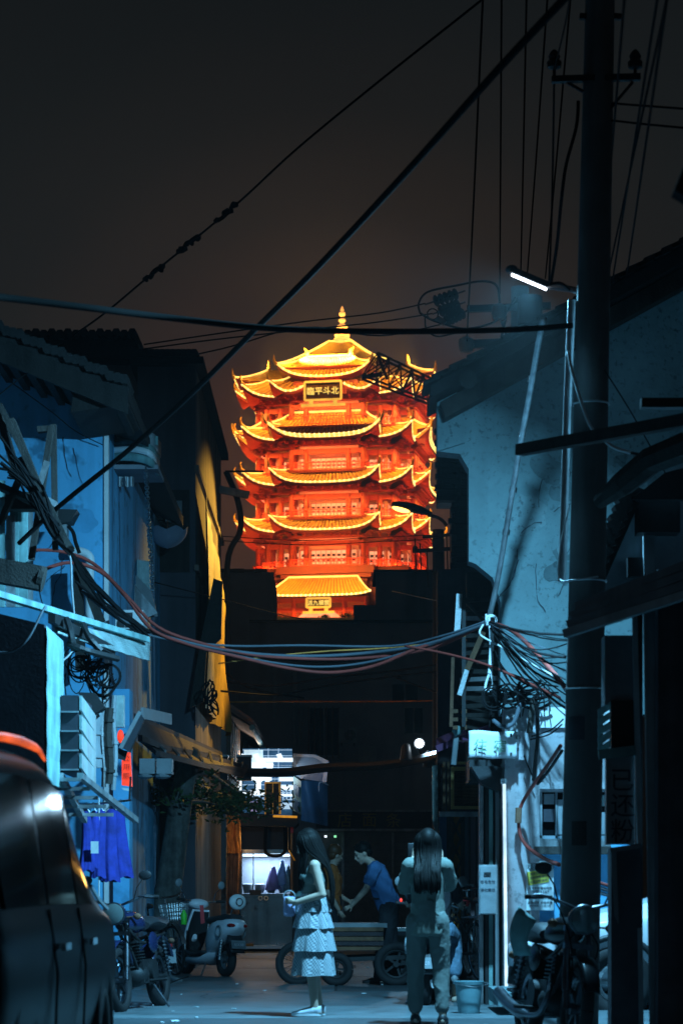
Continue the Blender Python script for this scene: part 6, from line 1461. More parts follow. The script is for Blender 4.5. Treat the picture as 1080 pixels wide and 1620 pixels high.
def figure(name, label, loc, rz, J, top, trousers=None, top_sleeve=.55, top_hem=0.0, shoe='cloth_white', skin='skin', vox=.0085, leg_to=.9, loose=0.0, hand_n=None, curls=(.5,.5), girth=1.0):
    """J: joint positions in the person's own frame (x forward, y left, z up)"""
    t = thing(name, label, 'person', loc, rz); V = {k: (v if k == 'sole' else Vector(v)) for k, v in J.items()}
    b = MB(); g_ = girth
    pel, wai, che, nec, hd = V['pelvis'], V['waist'], V['chest'], V['neck'], V['head']
    b.ell(pel, (.105*g_,.155*g_,.13), 16, 10); b.capsule(pel, wai, .115*g_, .10*g_, 14); b.capsule(wai, che, .105*g_, .125*g_, 14); b.ell(che, (.105*g_,.16*g_,.13), 16, 10)
    b.capsule(che.lerp(nec,.55), nec, .075, .052, 12); b.capsule(nec, hd-(V['up']*.06), .050, .052, 12)
    head_shape(b, hd, V['face'], V['up'])
    for sd, k in (('l',1),('r',-1)):
        sh, el, wr, hp, kn, an = (V[q+sd] for q in ('sh','el','wr','hip','knee','ank'))
        b.capsule(che.lerp(nec,.6), sh, .062, .052*g_, 12); b.capsule(sh, el, .050*g_, .040*g_, 12); b.capsule(el, wr, .041*g_, .027, 12)
        b.capsule(hp, kn, .088*g_, .056*g_, 12); b.capsule(kn.lerp(an,.02), kn.lerp(an,.35), .054*g_, .056*g_, 12); b.capsule(kn.lerp(an,.35), an, .055*g_, .034, 12)
        ft = V['toe']; b.capsule(an-Vector((0,0,.02)), an+ft*.13-Vector((0,0,an.z-.035)), .036, .03, 10); b.capsule(an-ft*.03-Vector((0,0,an.z-.04)), an+ft*.1-Vector((0,0,an.z-.035)), .032, .032, 10)
        hd_, hn_ = V['hd'+sd], V['hn'+sd]; hand_chain(b, wr, hd_, hn_, k, .95, curls[0] if k == 1 else curls[1])
    blob(b, 'body', M[skin], t, vox, 3); eyes(t, hd, V['face'], V['up'])
    # top
    if top:
        c = MB(); e = .014+loose
        def sect(p, dirv, rx, ry, n=22):
            dz = dirv.normalized(); yy = Vector((0,1,0)); xx = yy.cross(dz).normalized()
            return [p+xx*rx*math.cos(a)+yy*ry*math.sin(a) for a in [2*math.pi*i/n for i in range(n)]]
        shm = (V['shl']+V['shr'])/2; up1 = (wai-pel); up2 = (che-wai); up3 = (nec-che)
        c.loft([sect(pel-up1.normalized()*(top_hem+.03), up1, (.112+e*1.15)*g_, (.158+e*1.1)*g_), sect(pel, up1, (.112+e)*g_, (.156+e)*g_), sect(wai, up1+up2, (.102+e)*g_, (.138+e)*g_), sect(wai.lerp(che,.6), up2, (.108+e*.9)*g_, (.148+e*.9)*g_),
          sect(che, up2+up3, (.112+e*.8)*g_, (.160+e*.7)*g_), sect(che.lerp(shm,.75), up3, (.095+e*.6)*g_, (.165+e*.5)*g_), sect(shm.lerp(nec,.35), up3, .072, .125), sect(shm.lerp(nec,.8), up3, .060, .064)])
        for sd in 'lr':
            sh, el, wr = V['sh'+sd], V['el'+sd], V['wr'+sd]
            c.capsule(che.lerp(nec,.6), sh, .068, .060+e*.4, 12)
            f_ = top_sleeve
            if f_ > 0:
                if f_ <= 1: c.capsule(sh, sh.lerp(el,f_), .058+e*.6, .050+e*.8, 12)
                else: c.capsule(sh, el, .058+e*.6, .048+e*.7, 12); c.capsule(el, el.lerp(wr,f_-1), .048+e*.7, .040+e*.7, 12)
        blob(c, 'shirt', M[top], t, vox, 5, wrinkle=.007+loose*.12)
    if trousers:
        c = MB(); e = .014+loose*.8
        c.ell(pel, (.112*g_+e,.162*g_+e,.13), 16, 10); c.capsule(pel, wai.lerp(pel,.35), .118*g_+e, .115*g_+e, 16)
        for sd in 'lr':
            hp, kn, an = (V[q+sd] for q in ('hip','knee','ank'))
            c.capsule(hp, kn, .092*g_+e, .062*g_+e, 12); c.capsule(kn, kn.lerp(an,leg_to), .062*g_+e, .046*g_+e, 12)
        blob(c, 'trousers', M[trousers], t, vox, 5, wrinkle=.006)
    # shoes
    for sd in 'lr':
        an = V['ank'+sd]; ft = V['toe']; s_ = MB(); z0 = an.z - V['sole']
        h0 = Vector((an.x,an.y,z0))-ft*.055; rings = []
        for i in range(9):
            u = i/8; q = h0+ft*.255*u; wd = .040*(1+.18*math.sin(math.pi*u*.8+.4))*(math.sin(math.pi*min(1,max(.06,u*.90+.06)))**.32); hh = (.085 if u < .3 else .085-.05*((u-.3)/.7)**.7); sd_ = Vector((-ft.y,ft.x,0))
            rings.append([q+sd_*wd*math.cos(a)+Vector((0,0,max(.0,(.5+.5*math.sin(a))**.8*hh))) for a in [2*math.pi*k/12 for k in range(12)]])
        s_.loft(rings); so = s_.build('shoe', M[shoe], t, smooth='all')
        k_ = MB(); k_.loft([[h0+ft*.255*u+Vector((-ft.y,ft.x,0))*w*math.cos(a)+Vector((0,0,z)) for u, w, a in [(.5+.5*math.cos(a)*1.02, .046, a+math.pi/2) for a in [2*math.pi*i/18 for i in range(18)]]] for z in (-.002,.02)]); k_.build('sole', M['plastic_white' if shoe == 'cloth_white' else 'black_rubber'], so)
    return t, V
def long_hair(t, V, length, backx, seed=0, spread=.85, n_=150, front=True):
    """cap of the crown and many fine tapering locks; the locks fall behind the shoulders down to the back"""
    r = random.Random(seed); hd, f, u = V['head'], V['face'].normalized(), V['up'].normalized(); s = u.cross(f)
    c = MB(); m = Matrix((f, s, u)).transposed()
    c.ell(hd+u*.030-f*.014, (.100,.083,.106), 20, 14, m)
    for i in range(n_):
        a = -math.pi*spread+2*math.pi*spread*(i+r.random()*.8)/n_; lay = r.random()
        d = (-f*math.cos(a)+s*math.sin(a)); rad = .084+.014*lay
        p0 = hd+u*(.118+.006*lay)+d*.015+f*.02; p1 = hd+u*.062+d*(rad*.92+.004); p2 = hd-u*.055+d*(rad+.010)
        side = abs(a)/(math.pi*spread)                      # 0 at the back, 1 at the face
        if side > .72 and front:                            # strands that hang forward beside the face
            end = p2+Vector((.015,0,-.20-.14*r.random()))+d*.004; pts = [p0,p1,p2,p2.lerp(end,.5)+d*.008,end]
        else:
            yy = p2.y*(1.0-.25*r.random()); dep = backx - .022*r.random()
            q1 = Vector((min(p2.x-.01, dep*.75), yy, p2.z-.14)); q2 = Vector((min(p2.x-.02, dep)+.006*math.sin(i), yy*(1.02+.1*r.random()), p2.z-.14-(length-.14)*.5)); q3 = Vector((dep+.012*r.uniform(-1,1), yy*(.92+.2*r.random()), p2.z-length*(.88+.16*r.random())))
            pts = [p0,p1,p2,q1,q2,q3]
        sp = smooth_path(pts,4); k = len(sp)
        c.tube(sp, [.0105*(.55+.5*math.sin(math.pi*min(1,j/(k-1)*.8+.12)))*(1 if j < k-3 else (k-j)/4) for j in range(k)], 5)
    return c.build('hair', M['hair'], t, smooth='all')
Z = Vector((0,0,1))
# 1 -- woman in a tiered gingham skirt, in profile, looking down at what she holds
wq = P(489,1612,20.8)
J = dict(pelvis=(0,0,.88), waist=(-.005,0,1.03), chest=(-.015,0,1.20), neck=(-.02,0,1.36), head=(.035,0,1.485), face=(.88,0,-.42), up=(.38,0,.92), toe=(1,0,0), sole=.075,
  shl=(-.02,.148,1.30), ell=(-.085,.18,1.05), wrl=(.13,.12,.985), hdl=(.95,-.25,.12), hnl=(0,-1,.2),
  shr=(-.02,-.148,1.30), elr=(-.09,-.18,1.05), wrr=(.12,-.11,1.01), hdr=(.95,.3,.15), hnr=(0,1,.2),
  hipl=(0,.08,.86), kneel=(.015,.075,.47), ankl=(-.02,.07,.085), hipr=(0,-.08,.86), kneer=(.0,-.075,.47), ankr=(-.055,-.07,.085))
w1, V1 = figure('person', 'long haired woman in a tiered pale gingham skirt standing in profile', (wq.x+.03, 20.8, .022), R(180), J, None, None, girth=.86, curls=(.7,.8))
c = MB(); c.capsule((-.008,0,.96),(-.005,0,1.03),.112,.104,16); c.capsule((-.005,0,1.03),(-.012,0,1.17),.104,.118,16); c.ell((.0,0,1.19),(.115,.145,.085),16,10)
c.ell((.062,.058,1.205),(.055,.055,.055),12,8); c.ell((.062,-.058,1.205),(.055,.055,.055),12,8)
for sy in (-1,1): c.capsule((.06,.085*sy,1.24),(-.01,.095*sy,1.345),.012,.012,8); c.capsule((-.01,.095*sy,1.345),(-.085,.07*sy,1.23),.012,.012,8)
blob(c, 'camisole', M['cloth_top'], w1, .0075, 2)
def tier(zt, zb, rt, rb, nm, seed):
    me = bpy.data.meshes.new(nm); vs = []; fs = []; uv = []; NU, NV = 120, 10
    for j in range(NV+1):
        v = j/NV
        for i in range(NU+1):
            a = 2*math.pi*i/NU; pl = math.sin(a*9+seed+.5*math.sin(a*3))+.7*math.sin(a*5+2*seed)+.25*math.sin(a*21+seed*3)
            rr = rt+(rb-rt)*v**.8+.0105*pl*v**1.1
            vs.append((rr*.92*math.cos(a)-.01, rr*1.0*math.sin(a), zt+(zb-zt)*v+.003*math.sin(a*5+seed)*v)); uv.append((rr*a*1.0, (zt-zb)*v*1.0))
    for j in range(NV):
        for i in range(NU): q = j*(NU+1)+i; fs.append((q, q+NU+1, q+NU+2, q+1))
    me.from_pydata(vs, [], fs); ul = me.uv_layers.new(name='UVMap')
    for p in me.polygons:
        p.use_smooth = True
        for li in p.loop_indices: ul.data[li].uv = uv[me.loops[li].vertex_index]
    me.materials.append(M['gingham']); o = bpy.data.objects.new(nm, me); COL.objects.link(o); o.parent = w1
tier(1.06,.90,.118,.158,'skirt_yoke',.3); tier(.955,.76,.128,.188,'skirt_tier',1.1); tier(.785,.565,.158,.205,'skirt_tier',2.3); tier(.595,.355,.17,.205,'skirt_tier',3.9)
long_hair(w1, V1, .48, -.155, seed=1)
bg = thing('small_bag', 'small pale lilac bag held in front by the woman in gingham', 'bag', (wq.x-.17, 20.75, .90), 0)
c = MB(); c.cbox((0,0,.07),(.10,.055,.17)); from_eval(c, [('BEVEL',dict(width=.02,segments=3))], 'body', mat('lilac_bag', (.40,.40,.62), .5, var=.2, scale=20), bg); MB().torus((0,0,.155), .05, .006, 14, 6, 'y').build('strap', M['plastic_grey'], bg)

# 2 -- man in a blue shirt bending over the load
mq = P(600,1558,28.4)
J = dict(pelvis=(-.06,0,.93), waist=(.0,0,1.08), chest=(.07,0,1.27), neck=(.145,0,1.43), head=(.245,0,1.535), face=(.9,.12,-.38), up=(.36,0,.93), toe=(1,0,0), sole=.085,
  shl=(.10,.185,1.36), ell=(.21,.225,1.11), wrl=(.37,.16,.93), hdl=(.85,-.15,-.5), hnl=(-.2,-1,0),
  shr=(.10,-.185,1.36), elr=(.02,-.235,1.10), wrr=(-.08,-.25,.87), hdr=(-.3,.0,-.95), hnr=(1,0,0),
  hipl=(-.06,.09,.90), kneel=(-.02,.10,.49), ankl=(.05,.09,.095), hipr=(-.06,-.09,.90), kneer=(-.08,-.11,.49), ankr=(-.13,-.10,.095))
w2, V2 = figure('person', 'man in a blue shirt and dark trousers bending over the tricycle load', (mq.x+.05, 28.4, .012), R(180), J, 'cloth_shirt', 'cloth_dark', .6, 0, 'plastic_black', girth=1.0, leg_to=.98, loose=.012, curls=(.9,.6))
c = MB(); hd, f, u = V2['head'], V2['face'].normalized(), V2['up'].normalized(); s = u.cross(f); m_ = Matrix((f,s,u)).transposed()
c.ell(hd+u*.045-f*.018,(.104,.086,.096),20,14,m_); c.ell(hd-u*.005-f*.055,(.055,.078,.075),14,10,m_)
r = random.Random(5)
for i in range(70):
    a = r.uniform(0,2*math.pi); e = r.uniform(.1,1.2); d = (f*math.cos(a)*math.cos(e)+s*math.sin(a)*math.cos(e)+u*math.sin(e)); p = hd+u*.04-f*.018+d*.088; c.tube([p, p+d*.018+f*.012], [.008,.003], 5)
c.build('hair', M['hair'], w2, smooth='all')
MB().torus((.0,0,1.0),.135,.012,24,6,'z').build('belt', M['plastic_black'], w2)

# 3 -- man in a rust coloured top behind them
oq = P(523,1535,31)
J = dict(pelvis=(0,0,.92), waist=(0,0,1.07), chest=(.01,0,1.27), neck=(.03,0,1.43), head=(.06,0,1.56), face=(.8,.5,-.25), up=(.2,0,.98), toe=(1,0,0), sole=.085,
  shl=(.0,.19,1.36), ell=(.02,.235,1.08), wrl=(.22,.15,.97), hdl=(.9,-.3,-.1), hnl=(0,-1,.1), shr=(.0,-.19,1.36), elr=(-.03,-.235,1.08), wrr=(.1,-.2,.86), hdr=(.5,.1,-.8), hnr=(.3,1,0),
  hipl=(0,.09,.9), kneel=(.02,.1,.49), ankl=(0,.1,.095), hipr=(0,-.09,.9), kneer=(.0,-.1,.49), ankr=(-.04,-.1,.095))
w3, V3 = figure('person', 'man in a rust brown top standing behind the bending man', (oq.x, 31, .01), R(0), J, 'cloth_rust', 'cloth_dark', .7, .04, 'plastic_black', loose=.01, leg_to=.97)
c = MB(); hd, f, u = V3['head'], V3['face'].normalized(), V3['up'].normalized(); s = u.cross(f); m_ = Matrix((f,s,u)).transposed(); c.ell(hd+u*.04-f*.018,(.102,.086,.098),20,14,m_); c.ell(hd-u*.01-f*.05,(.055,.076,.07),14,10,m_); c.build('hair', mat('hair_brown', (.10,.04,.015), .5), w3, smooth='all')

# 4 -- woman seen from behind, arms raised to take a photo
fq = P(676,1640,19.6)
J = dict(pelvis=(-.02,0,.86), waist=(-.01,0,1.02), chest=(.0,0,1.19), neck=(.02,0,1.345), head=(.055,0,1.47), face=(1,0,.05), up=(0,0,1), toe=(1,0,0), sole=.08,
  shl=(.01,.14,1.285), ell=(.15,.18,1.11), wrl=(.22,.13,1.345), hdl=(.25,-.3,.92), hnl=(-.9,-.2,0),
  shr=(.01,-.14,1.285), elr=(.16,-.165,1.13), wrr=(.22,-.115,1.33), hdr=(.25,.3,.92), hnr=(-.9,.2,0),
  hipl=(-.02,.085,.84), kneel=(.03,.10,.46), ankl=(.02,.10,.09), hipr=(-.02,-.085,.84), kneer=(.0,-.11,.46), ankr=(-.10,-.125,.09))
w4, V4 = figure('person', 'long haired woman in a loose sage shirt seen from behind taking a photo', (fq.x, 19.6, .012), R(86), J, 'cloth_sage', 'cloth_khaki', .9, .10, 'plastic_black', girth=.80, leg_to=.84, loose=.008, curls=(.5,.5))
long_hair(w4, V4, .34, -.155, seed=4, front=False)
ph = thing('phone', 'mobile phone held up by the woman in the sage shirt', 'phone', (fq.x-.115, 19.87, 1.42), R(0)); c = MB(); c.cbox((0,0,0),(.075,.012,.15)); from_eval(c, [('BEVEL',dict(width=.008,segments=2))], 'body', M['plastic_black'], ph)

# 5 -- rider sitting astride a moped, mostly hidden by her
rq = P(700,1590,23.2)
J = dict(pelvis=(-.05,0,.74), waist=(-.04,0,.88), chest=(.02,0,1.06), neck=(.05,0,1.21), head=(.09,0,1.33), face=(1,0,-.1), up=(.1,0,1), toe=(1,0,0), sole=.085,
  shl=(.02,.18,1.15), ell=(.2,.25,.98), wrl=(.40,.24,.98), hdl=(.95,0,-.1), hnl=(0,0,-1), shr=(.02,-.18,1.15), elr=(.2,-.25,.98), wrr=(.40,-.24,.98), hdr=(.95,0,-.1), hnr=(0,0,-1),
  hipl=(-.03,.1,.72), kneel=(.32,.17,.66), ankl=(.28,.19,.28), hipr=(-.03,-.1,.72), kneer=(.32,-.17,.66), ankr=(.28,-.19,.28))
w5, V5 = figure('person', 'rider in pale denim trousers seated on a moped behind the photographing woman', (pxx(686,23.2), 23.4, .0), R(84), J, 'cloth_dark', 'cloth_denim', .6, 0, 'plastic_grey', leg_to=.9, loose=.01)
c = MB(); hd, f, u = V5['head'], V5['face'].normalized(), V5['up'].normalized(); s = u.cross(f); m_ = Matrix((f,s,u)).transposed(); c.ell(hd+u*.035-f*.018,(.102,.086,.1),20,14,m_); c.build('hair', M['hair'], w5, smooth='all')

# 6 -- person bending at the far counter, tiny
kq = P(318,1505,46.6)
J = dict(pelvis=(-.05,0,.92), waist=(.0,0,1.07), chest=(.1,0,1.22), neck=(.17,0,1.36), head=(.27,0,1.42), face=(.85,0,-.5), up=(.45,0,.9), toe=(1,0,0), sole=.085,
  shl=(.12,.18,1.3), ell=(.22,.24,1.06), wrl=(.42,.14,1.03), hdl=(.9,-.2,-.1), hnl=(0,-1,0), shr=(.12,-.18,1.3), elr=(.22,-.24,1.06), wrr=(.42,-.14,1.03), hdr=(.9,.2,-.1), hnr=(0,1,0),
  hipl=(-.05,.09,.9), kneel=(0,.1,.49), ankl=(0,.1,.095), hipr=(-.05,-.09,.9), kneer=(0,-.1,.49), ankr=(0,-.1,.095))
w6, V6 = figure('person', 'person in a white top bending at the far counter behind the scooter', (pxx(312,46.6), 46.6, .0), R(-15), J, 'cloth_white', 'cloth_dark', 1.4, 0, 'plastic_black', vox=.012)
c = MB(); hd, f, u = V6['head'], V6['face'].normalized(), V6['up'].normalized(); s = u.cross(f); m_ = Matrix((f,s,u)).transposed(); c.ell(hd+u*.035-f*.02,(.102,.086,.1),16,10,m_); c.build('hair', M['hair'], w6, smooth='all')
# ================================================================ two-wheelers, bicycles, cars (own frame: x forward, y left, z up)
def motorbike(name, label, loc, rz, paint, group='parked motorbikes', lean=.10):
    t = thing(name, label, 'motorbike', loc, rz, group); t.rotation_euler = (lean, 0, rz)
    def p(nm, mb, m_, sm=True, par=t):
        m_ = {'chrome':'steel_dim','steel':'steel_dim','steel_rough':'iron_black','curtain_orange':'rust'}.get(m_, m_); return mb.build(nm, M[m_], par, smooth=sm)
    wheel(t, (.62,0,.30), .30, .045, 'y', 0, rim='steel_dim', name='front_wheel'); wheel(t, (-.62,0,.30), .30, .052, 'y', 0, rim='steel_dim', name='rear_wheel')
    c = MB()
    for y in (-.075,.075): c.tube([(.62,y,.30),(.53,y,.60),(.45,y,.86)], [.024,.026,.022], 10); c.tube([(.585,y,.42),(.54,y,.57)], .033, 10)
    c.bar((.47,-.1,.84),(.47,.1,.84),.05,.04); c.bar((.5,-.1,.72),(.5,.1,.72),.05,.035); p('fork', c, 'steel')
    c = MB(); c.grid(lambda u, v: (.62+.345*math.cos(R(20+140*u)), (v-.5)*.13*(1-.2*abs(2*u-1)), .30+.345*math.sin(R(20+140*u))+.012*(1-(2*v-1)**2)), 14, 4); o = p('front_mudguard', c, paint); md = o.modifiers.new('s','SOLIDIFY'); md.thickness = .008
    c = MB(); c.grid(lambda u, v: (-.62+.36*math.cos(R(10+150*u)), (v-.5)*.16, .31+.36*math.sin(R(10+150*u))+.015*(1-(2*v-1)**2)), 14, 4); o = p('rear_mudguard', c, paint); md = o.modifiers.new('s','SOLIDIFY'); md.thickness = .008
    c = MB(); c.lathe([(.02,-.13),(.075,-.11),(.098,-.04),(.102,.02),(.095,.03)], (.56,0,.90), 18, 'x'); h = p('headlight', c, paint); c = MB(); c.lathe([(.096,.028),(.092,.05),(.06,.068),(.01,.074)], (.56,0,.90), 18, 'x'); p('lens', c, 'headlens', True, h); c = MB(); c.torus((.592,0,.90), .098, .008, 22, 6, 'x'); p('rim', c, 'chrome', True, h)
    c = MB(); c.tube(smooth_path([(.40,.36,1.02),(.42,.26,1.04),(.47,.12,1.0),(.46,0,.97),(.47,-.12,1.0),(.42,-.26,1.04),(.40,-.36,1.02)],4), .012, 8); hb_ = p('handlebar', c, 'chrome')
    for y in (-1,1):
        c = MB(); c.cyl((.415,.25*y,1.035),(.395,.375*y,1.02), .018, n=10); p('grip', c, 'black_rubber', True, hb_)
        c = MB(); c.tube([(.47,.16*y,1.01),(.47,.20*y,1.12),(.455,.26*y,1.20)], .006, 6); mm = p('mirror', c, 'iron_black'); c = MB(); c.ell((.45,.28*y,1.225), (.018,.062,.045), 14, 8); p('mirror_head', c, 'plastic_black', True, mm); c = MB(); c.ell((.435,.28*y,1.225), (.006,.054,.038), 14, 8); p('mirror_glass', c, 'chrome', True, mm)
        c = MB(); c.tube([(.52,.10*y,.86),(.53,.17*y,.86)], .008, 6); c.ell((.535,.20*y,.86), (.032,.036,.03), 12, 8); p('turn_signal', c, 'curtain_orange'); c = MB(); c.ell((-.66,.15*y,.62), (.03,.034,.028), 10, 8); p('turn_signal', c, 'curtain_orange')
        c = MB(); c.tube([(.44,.2*y,1.04),(.53,.29*y,1.03),(.51,.36*y,1.02)], .006, 6); p('lever', c, 'steel')
    rings = []
    for i in range(9):
        u = i/8; x = .36-.50*u; w_ = .125*(math.sin(math.pi*(.16+.7*u)))**.8; hh = .13*(math.sin(math.pi*(.2+.62*u)))**.7
        rings.append([(x, w_*math.cos(a), .78+.02*(1-u)+hh*(math.sin(a) if math.sin(a) > 0 else .6*math.sin(a))) for a in [2*math.pi*k/16 for k in range(16)]])
    c = MB(); c.loft(rings); p('fuel_tank', c, paint); c = MB(); c.cyl((.18,0,.9),(.18,0,.925),.035,n=14); p('fuel_cap', c, 'chrome')
    rings = []
    for i in range(9):
        u = i/8; x = -.12-.66*u; w_ = .115+.03*math.sin(math.pi*u); hh = .05+.02*math.sin(math.pi*u); zz_ = .78+.03*u+.02*math.sin(math.pi*2*u)
        rings.append([(x, w_*math.cos(a), zz_+hh*math.sin(a)) for a in [2*math.pi*k/14 for k in range(14)]])
    c = MB(); c.loft(rings); p('seat', c, 'plastic_black')
    c = MB()
    for y in (-.06,.06): c.tube(smooth_path([(.43,0,.88),(.25,y,.70),(-.05,y,.62),(-.35,y,.66),(-.75,y,.70)],4), .016, 8); c.tube([(.40,0,.80),(.26,y,.45),(.10,y,.25),(-.25,y,.27),(-.36,y,.55)], .015, 8); c.tube([(-.25,y*1.6,.30),(-.62,y*1.6,.30)], .018, 8)
    p('frame', c, 'iron_black')
    c = MB(); c.cbox((.02,0,.36),(.34,.22,.22)); c.cyl((-.06,-.15,.36),(-.06,.15,.36),.105,n=18); c.ell((.12,0,.33),(.13,.14,.11),14,10); e = p('engine', c, 'steel_rough')
    c = MB()
    for k in range(7): c.cbox((.13+.018*k*.6,0,.46+.028*k),(.17,.2,.012))
    c.cbox((.17,0,.55),(.10,.14,.2)); p('cylinder_fins', c, 'iron_black', False, e)
    c = MB(); c.tube(smooth_path([(.20,-.08,.50),(.30,-.12,.38),(.22,-.15,.24),(-.1,-.17,.22),(-.45,-.18,.26),(-.85,-.18,.34)],5), [.02]*15+[.03]+[.045]*10, 10); p('exhaust', c, 'chrome')
    for y in (-1,1):
        c = MB(); c.tube([(-.62,.12*y,.30),(-.48,.12*y,.68)], .018, 10); 
        for k in range(9): c.torus((-.61+.125*k/8,.12*y,.34+.28*k/8), .03, .006, 12, 5, 'z')
        p('shock_absorber', c, 'chrome')
        c = MB(); c.tube([(.02,.10*y,.27),(.02,.28*y,.27)], .014, 8); p('footrest', c, 'black_rubber')
        c = MB(); c.ell((-.2,.11*y,.62),(.14,.025,.10),14,8); p('side_panel', c, paint)
    c = MB(); c.cbox((-.92,0,.60),(.03,.16,.07)); p('tail_light', c, 'tail_red'); c = MB(); c.cbox((-.95,0,.47),(.012,.2,.13)); pl_ = p('number_plate', c, 'plastic_grey', False)
    c = MB(); c.tube([(-.05,.1,.27),(-.1,.24,.012)], .012, 6); p('side_stand', c, 'steel')
    c = MB(); c.tube(smooth_path([(.48,.04,.86),(.56,.12,.74),(.50,.10,.6),(.2,.07,.6)],4), .006, 5); c.tube(smooth_path([(.47,-.2,1.03),(.60,-.16,.92),(.56,-.06,.7),(.61,-.05,.4)],4), .006, 5); p('control_cable', c, 'cable_black')
    return t
# the left one faces us, front wheel turned our way
lq = P(205,1604,21.6)
mb1 = motorbike('motorbike', 'dark motorbike at the left beside the car with its front wheel towards us', (lq.x+.05, 22.3, .0), R(-102), 'paint_navy', lean=.09)
rq_ = P(868,1640,18.9)
mb2 = motorbike('motorbike', 'dark motorbike under the poster beside the utility pole', (pxx(868,16.7), 16.75, .012), R(-80), 'paint_black', lean=-.10)
tw_ = thing('leg_shield', 'pale curved weather shield on the handlebars of the right motorbike', 'shield', (pxx(832,16.6),16.5,.66), 0)
c = MB(); c.grid(lambda u, v: (-.09+.12*u+.04*v-.05*math.sin(v*3), .03*math.cos(u*3), .0+.34*v-.10*u*v), 8, 8); o = c.build('panel', M['panel_green'], tw_, smooth='all'); md = o.modifiers.new('s','SOLIDIFY'); md.thickness = .006

def scooter(name, label, loc, rz, paint, lean=0.0, detail=True):
    t = thing(name, label, 'scooter', loc, rz, 'parked electric scooters'); t.rotation_euler = (lean,0,rz)
    def p(nm, mb, m_, sm=True, par=t): return mb.build(nm, M[m_], par, smooth=sm)
    def ring(x, z, w_, h_, n=18, sq=.75): return [(x, w_*math.copysign(abs(math.cos(a))**sq, math.cos(a)), z+h_*math.copysign(abs(math.sin(a))**sq, math.sin(a))) for a in [2*math.pi*k/n for k in range(n)]]
    wheel(t, (.58,0,.22), .22, .05, 'y', 0, name='front_wheel'); wheel(t, (-.55,0,.22), .22, .055, 'y', 0, name='rear_wheel')
    c = MB(); c.loft([ring(.56,.34,.02,.02), ring(.60,.40,.07,.06), ring(.56,.46,.085,.08), ring(.44,.50,.08,.09), ring(.36,.5,.02,.03)]); p('front_fender', c, paint)
    # front shield: curved sheet
    c = MB()
    def f(u, v): w_ = .19*(1-.35*v**2)*(1-.35*(1-v)**3); y = (2*u-1); return (.40+.10*(1-v)-.10*v-.06*y*y, y*w_, .30+.56*v)
    c.grid(f, 12, 12); o = p('front_shield', c, paint); md = o.modifiers.new('s','SOLIDIFY'); md.thickness = .03
    c = MB(); c.grid(lambda u, v: tuple(Vector(f(u*.84+.08, v*.9+.05))+Vector((-.045,0,0))), 10, 10); o = p('inner_shield', c, 'plastic_black')
    c = MB(); c.grid(lambda u, v: (.42-.62*u, (2*v-1)*.17, .27+.02*math.cos(u*6)), 8, 4); o = p('foot_board', c, 'plastic_black'); md = o.modifiers.new('s','SOLIDIFY'); md.thickness = .04
    c = MB(); c.loft([ring(.44,.24,.05,.03), ring(.30,.20,.16,.06), ring(-.05,.20,.17,.06), ring(-.24,.24,.16,.08), ring(-.36,.3,.05,.04)]); p('belly_panel', c, paint)
    c = MB(); c.loft([ring(-.14,.44,.05,.10), ring(-.19,.46,.13,.20), ring(-.30,.50,.165,.22), ring(-.48,.56,.18,.19), ring(-.68,.62,.165,.13), ring(-.82,.66,.11,.08), ring(-.88,.67,.03,.03)]); p('rear_body', c, paint)
    c = MB(); c.loft([ring(-.10,.70,.06,.03), ring(-.16,.715,.125,.05), ring(-.40,.735,.14,.055), ring(-.62,.76,.135,.05), ring(-.76,.775,.08,.03)]); p('seat', c, 'plastic_black')
    c = MB(); c.tube([(.58,.0,.22),(.46,0,.55),(.33,0,.90)], .028, 10); c.tube([(.58,-.07,.22),(.52,-.07,.42)], .02, 8); c.tube([(.58,.07,.22),(.52,.07,.42)], .02, 8); p('fork', c, 'steel_rough')
    c = MB(); c.ell((.335,0,.93),(.10,.15,.07),16,10); hd_ = p('headset', c, paint); c = MB(); c.ell((.42,0,.92),(.035,.07,.05),14,8); p('headlamp', c, 'headlens', True, hd_)
    c = MB(); c.tube(smooth_path([(.25,.34,.98),(.29,.22,.97),(.32,0,.95),(.29,-.22,.97),(.25,-.34,.98)],4), .012, 8); hb_ = p('handlebar', c, 'steel')
    for y in (-1,1):
        c = MB(); c.cyl((.285,.23*y,.972),(.25,.345*y,.98),.019,n=10); p('grip', c, 'black_rubber', True, hb_)
        c = MB(); c.tube([(.29,.2*y,.97),(.32,.24*y,1.08),(.31,.30*y,1.15)], .006, 6); mm = p('mirror', c, 'chrome'); c = MB(); c.ell((.305,.31*y,1.19),(.016,.05,.055),14,8); p('mirror_head', c, 'plastic_grey', True, mm)
    c = MB(); c.tube([(-.72,-.07,.76),(-.76,-.05,.90)], .008, 6); c.tube([(-.72,.07,.76),(-.76,.05,.90)], .008, 6); bk_ = p('backrest_stay', c, 'chrome'); c = MB(); c.ell((-.77,0,.96),(.05,.12,.10),18,12); b2 = p('backrest', c, 'plastic_white'); c = MB(); c.torus((-.825,0,.96),.045,.008,18,6,'x'); p('badge_ring', c, 'chrome', True, b2)
    c = MB(); c.ell((-.80,-.07,.66),(.06,.075,.03),14,8); c.ell((-.80,.07,.66),(.06,.075,.03),14,8); p('tail_light', c, 'tail_red')
    c = MB(); c.grid(lambda u, v: (-.74-.12*v, (2*u-1)*.10, .54-.22*v), 4, 4); o = p('rear_mudguard', c, 'plastic_black'); md = o.modifiers.new('s','SOLIDIFY'); md.thickness = .012
    c = MB(); c.cbox((-.86,0,.42),(.012,.20,.11), Matrix.Rotation(.35,3,'Y')); pl_ = p('number_plate', c, 'plastic_grey', False); c = MB(); c.text('B5K08', .05, (-.872,0,.42), yaw=R(-90), depth=.002); p('lettering', c, 'paint_white', False, pl_)
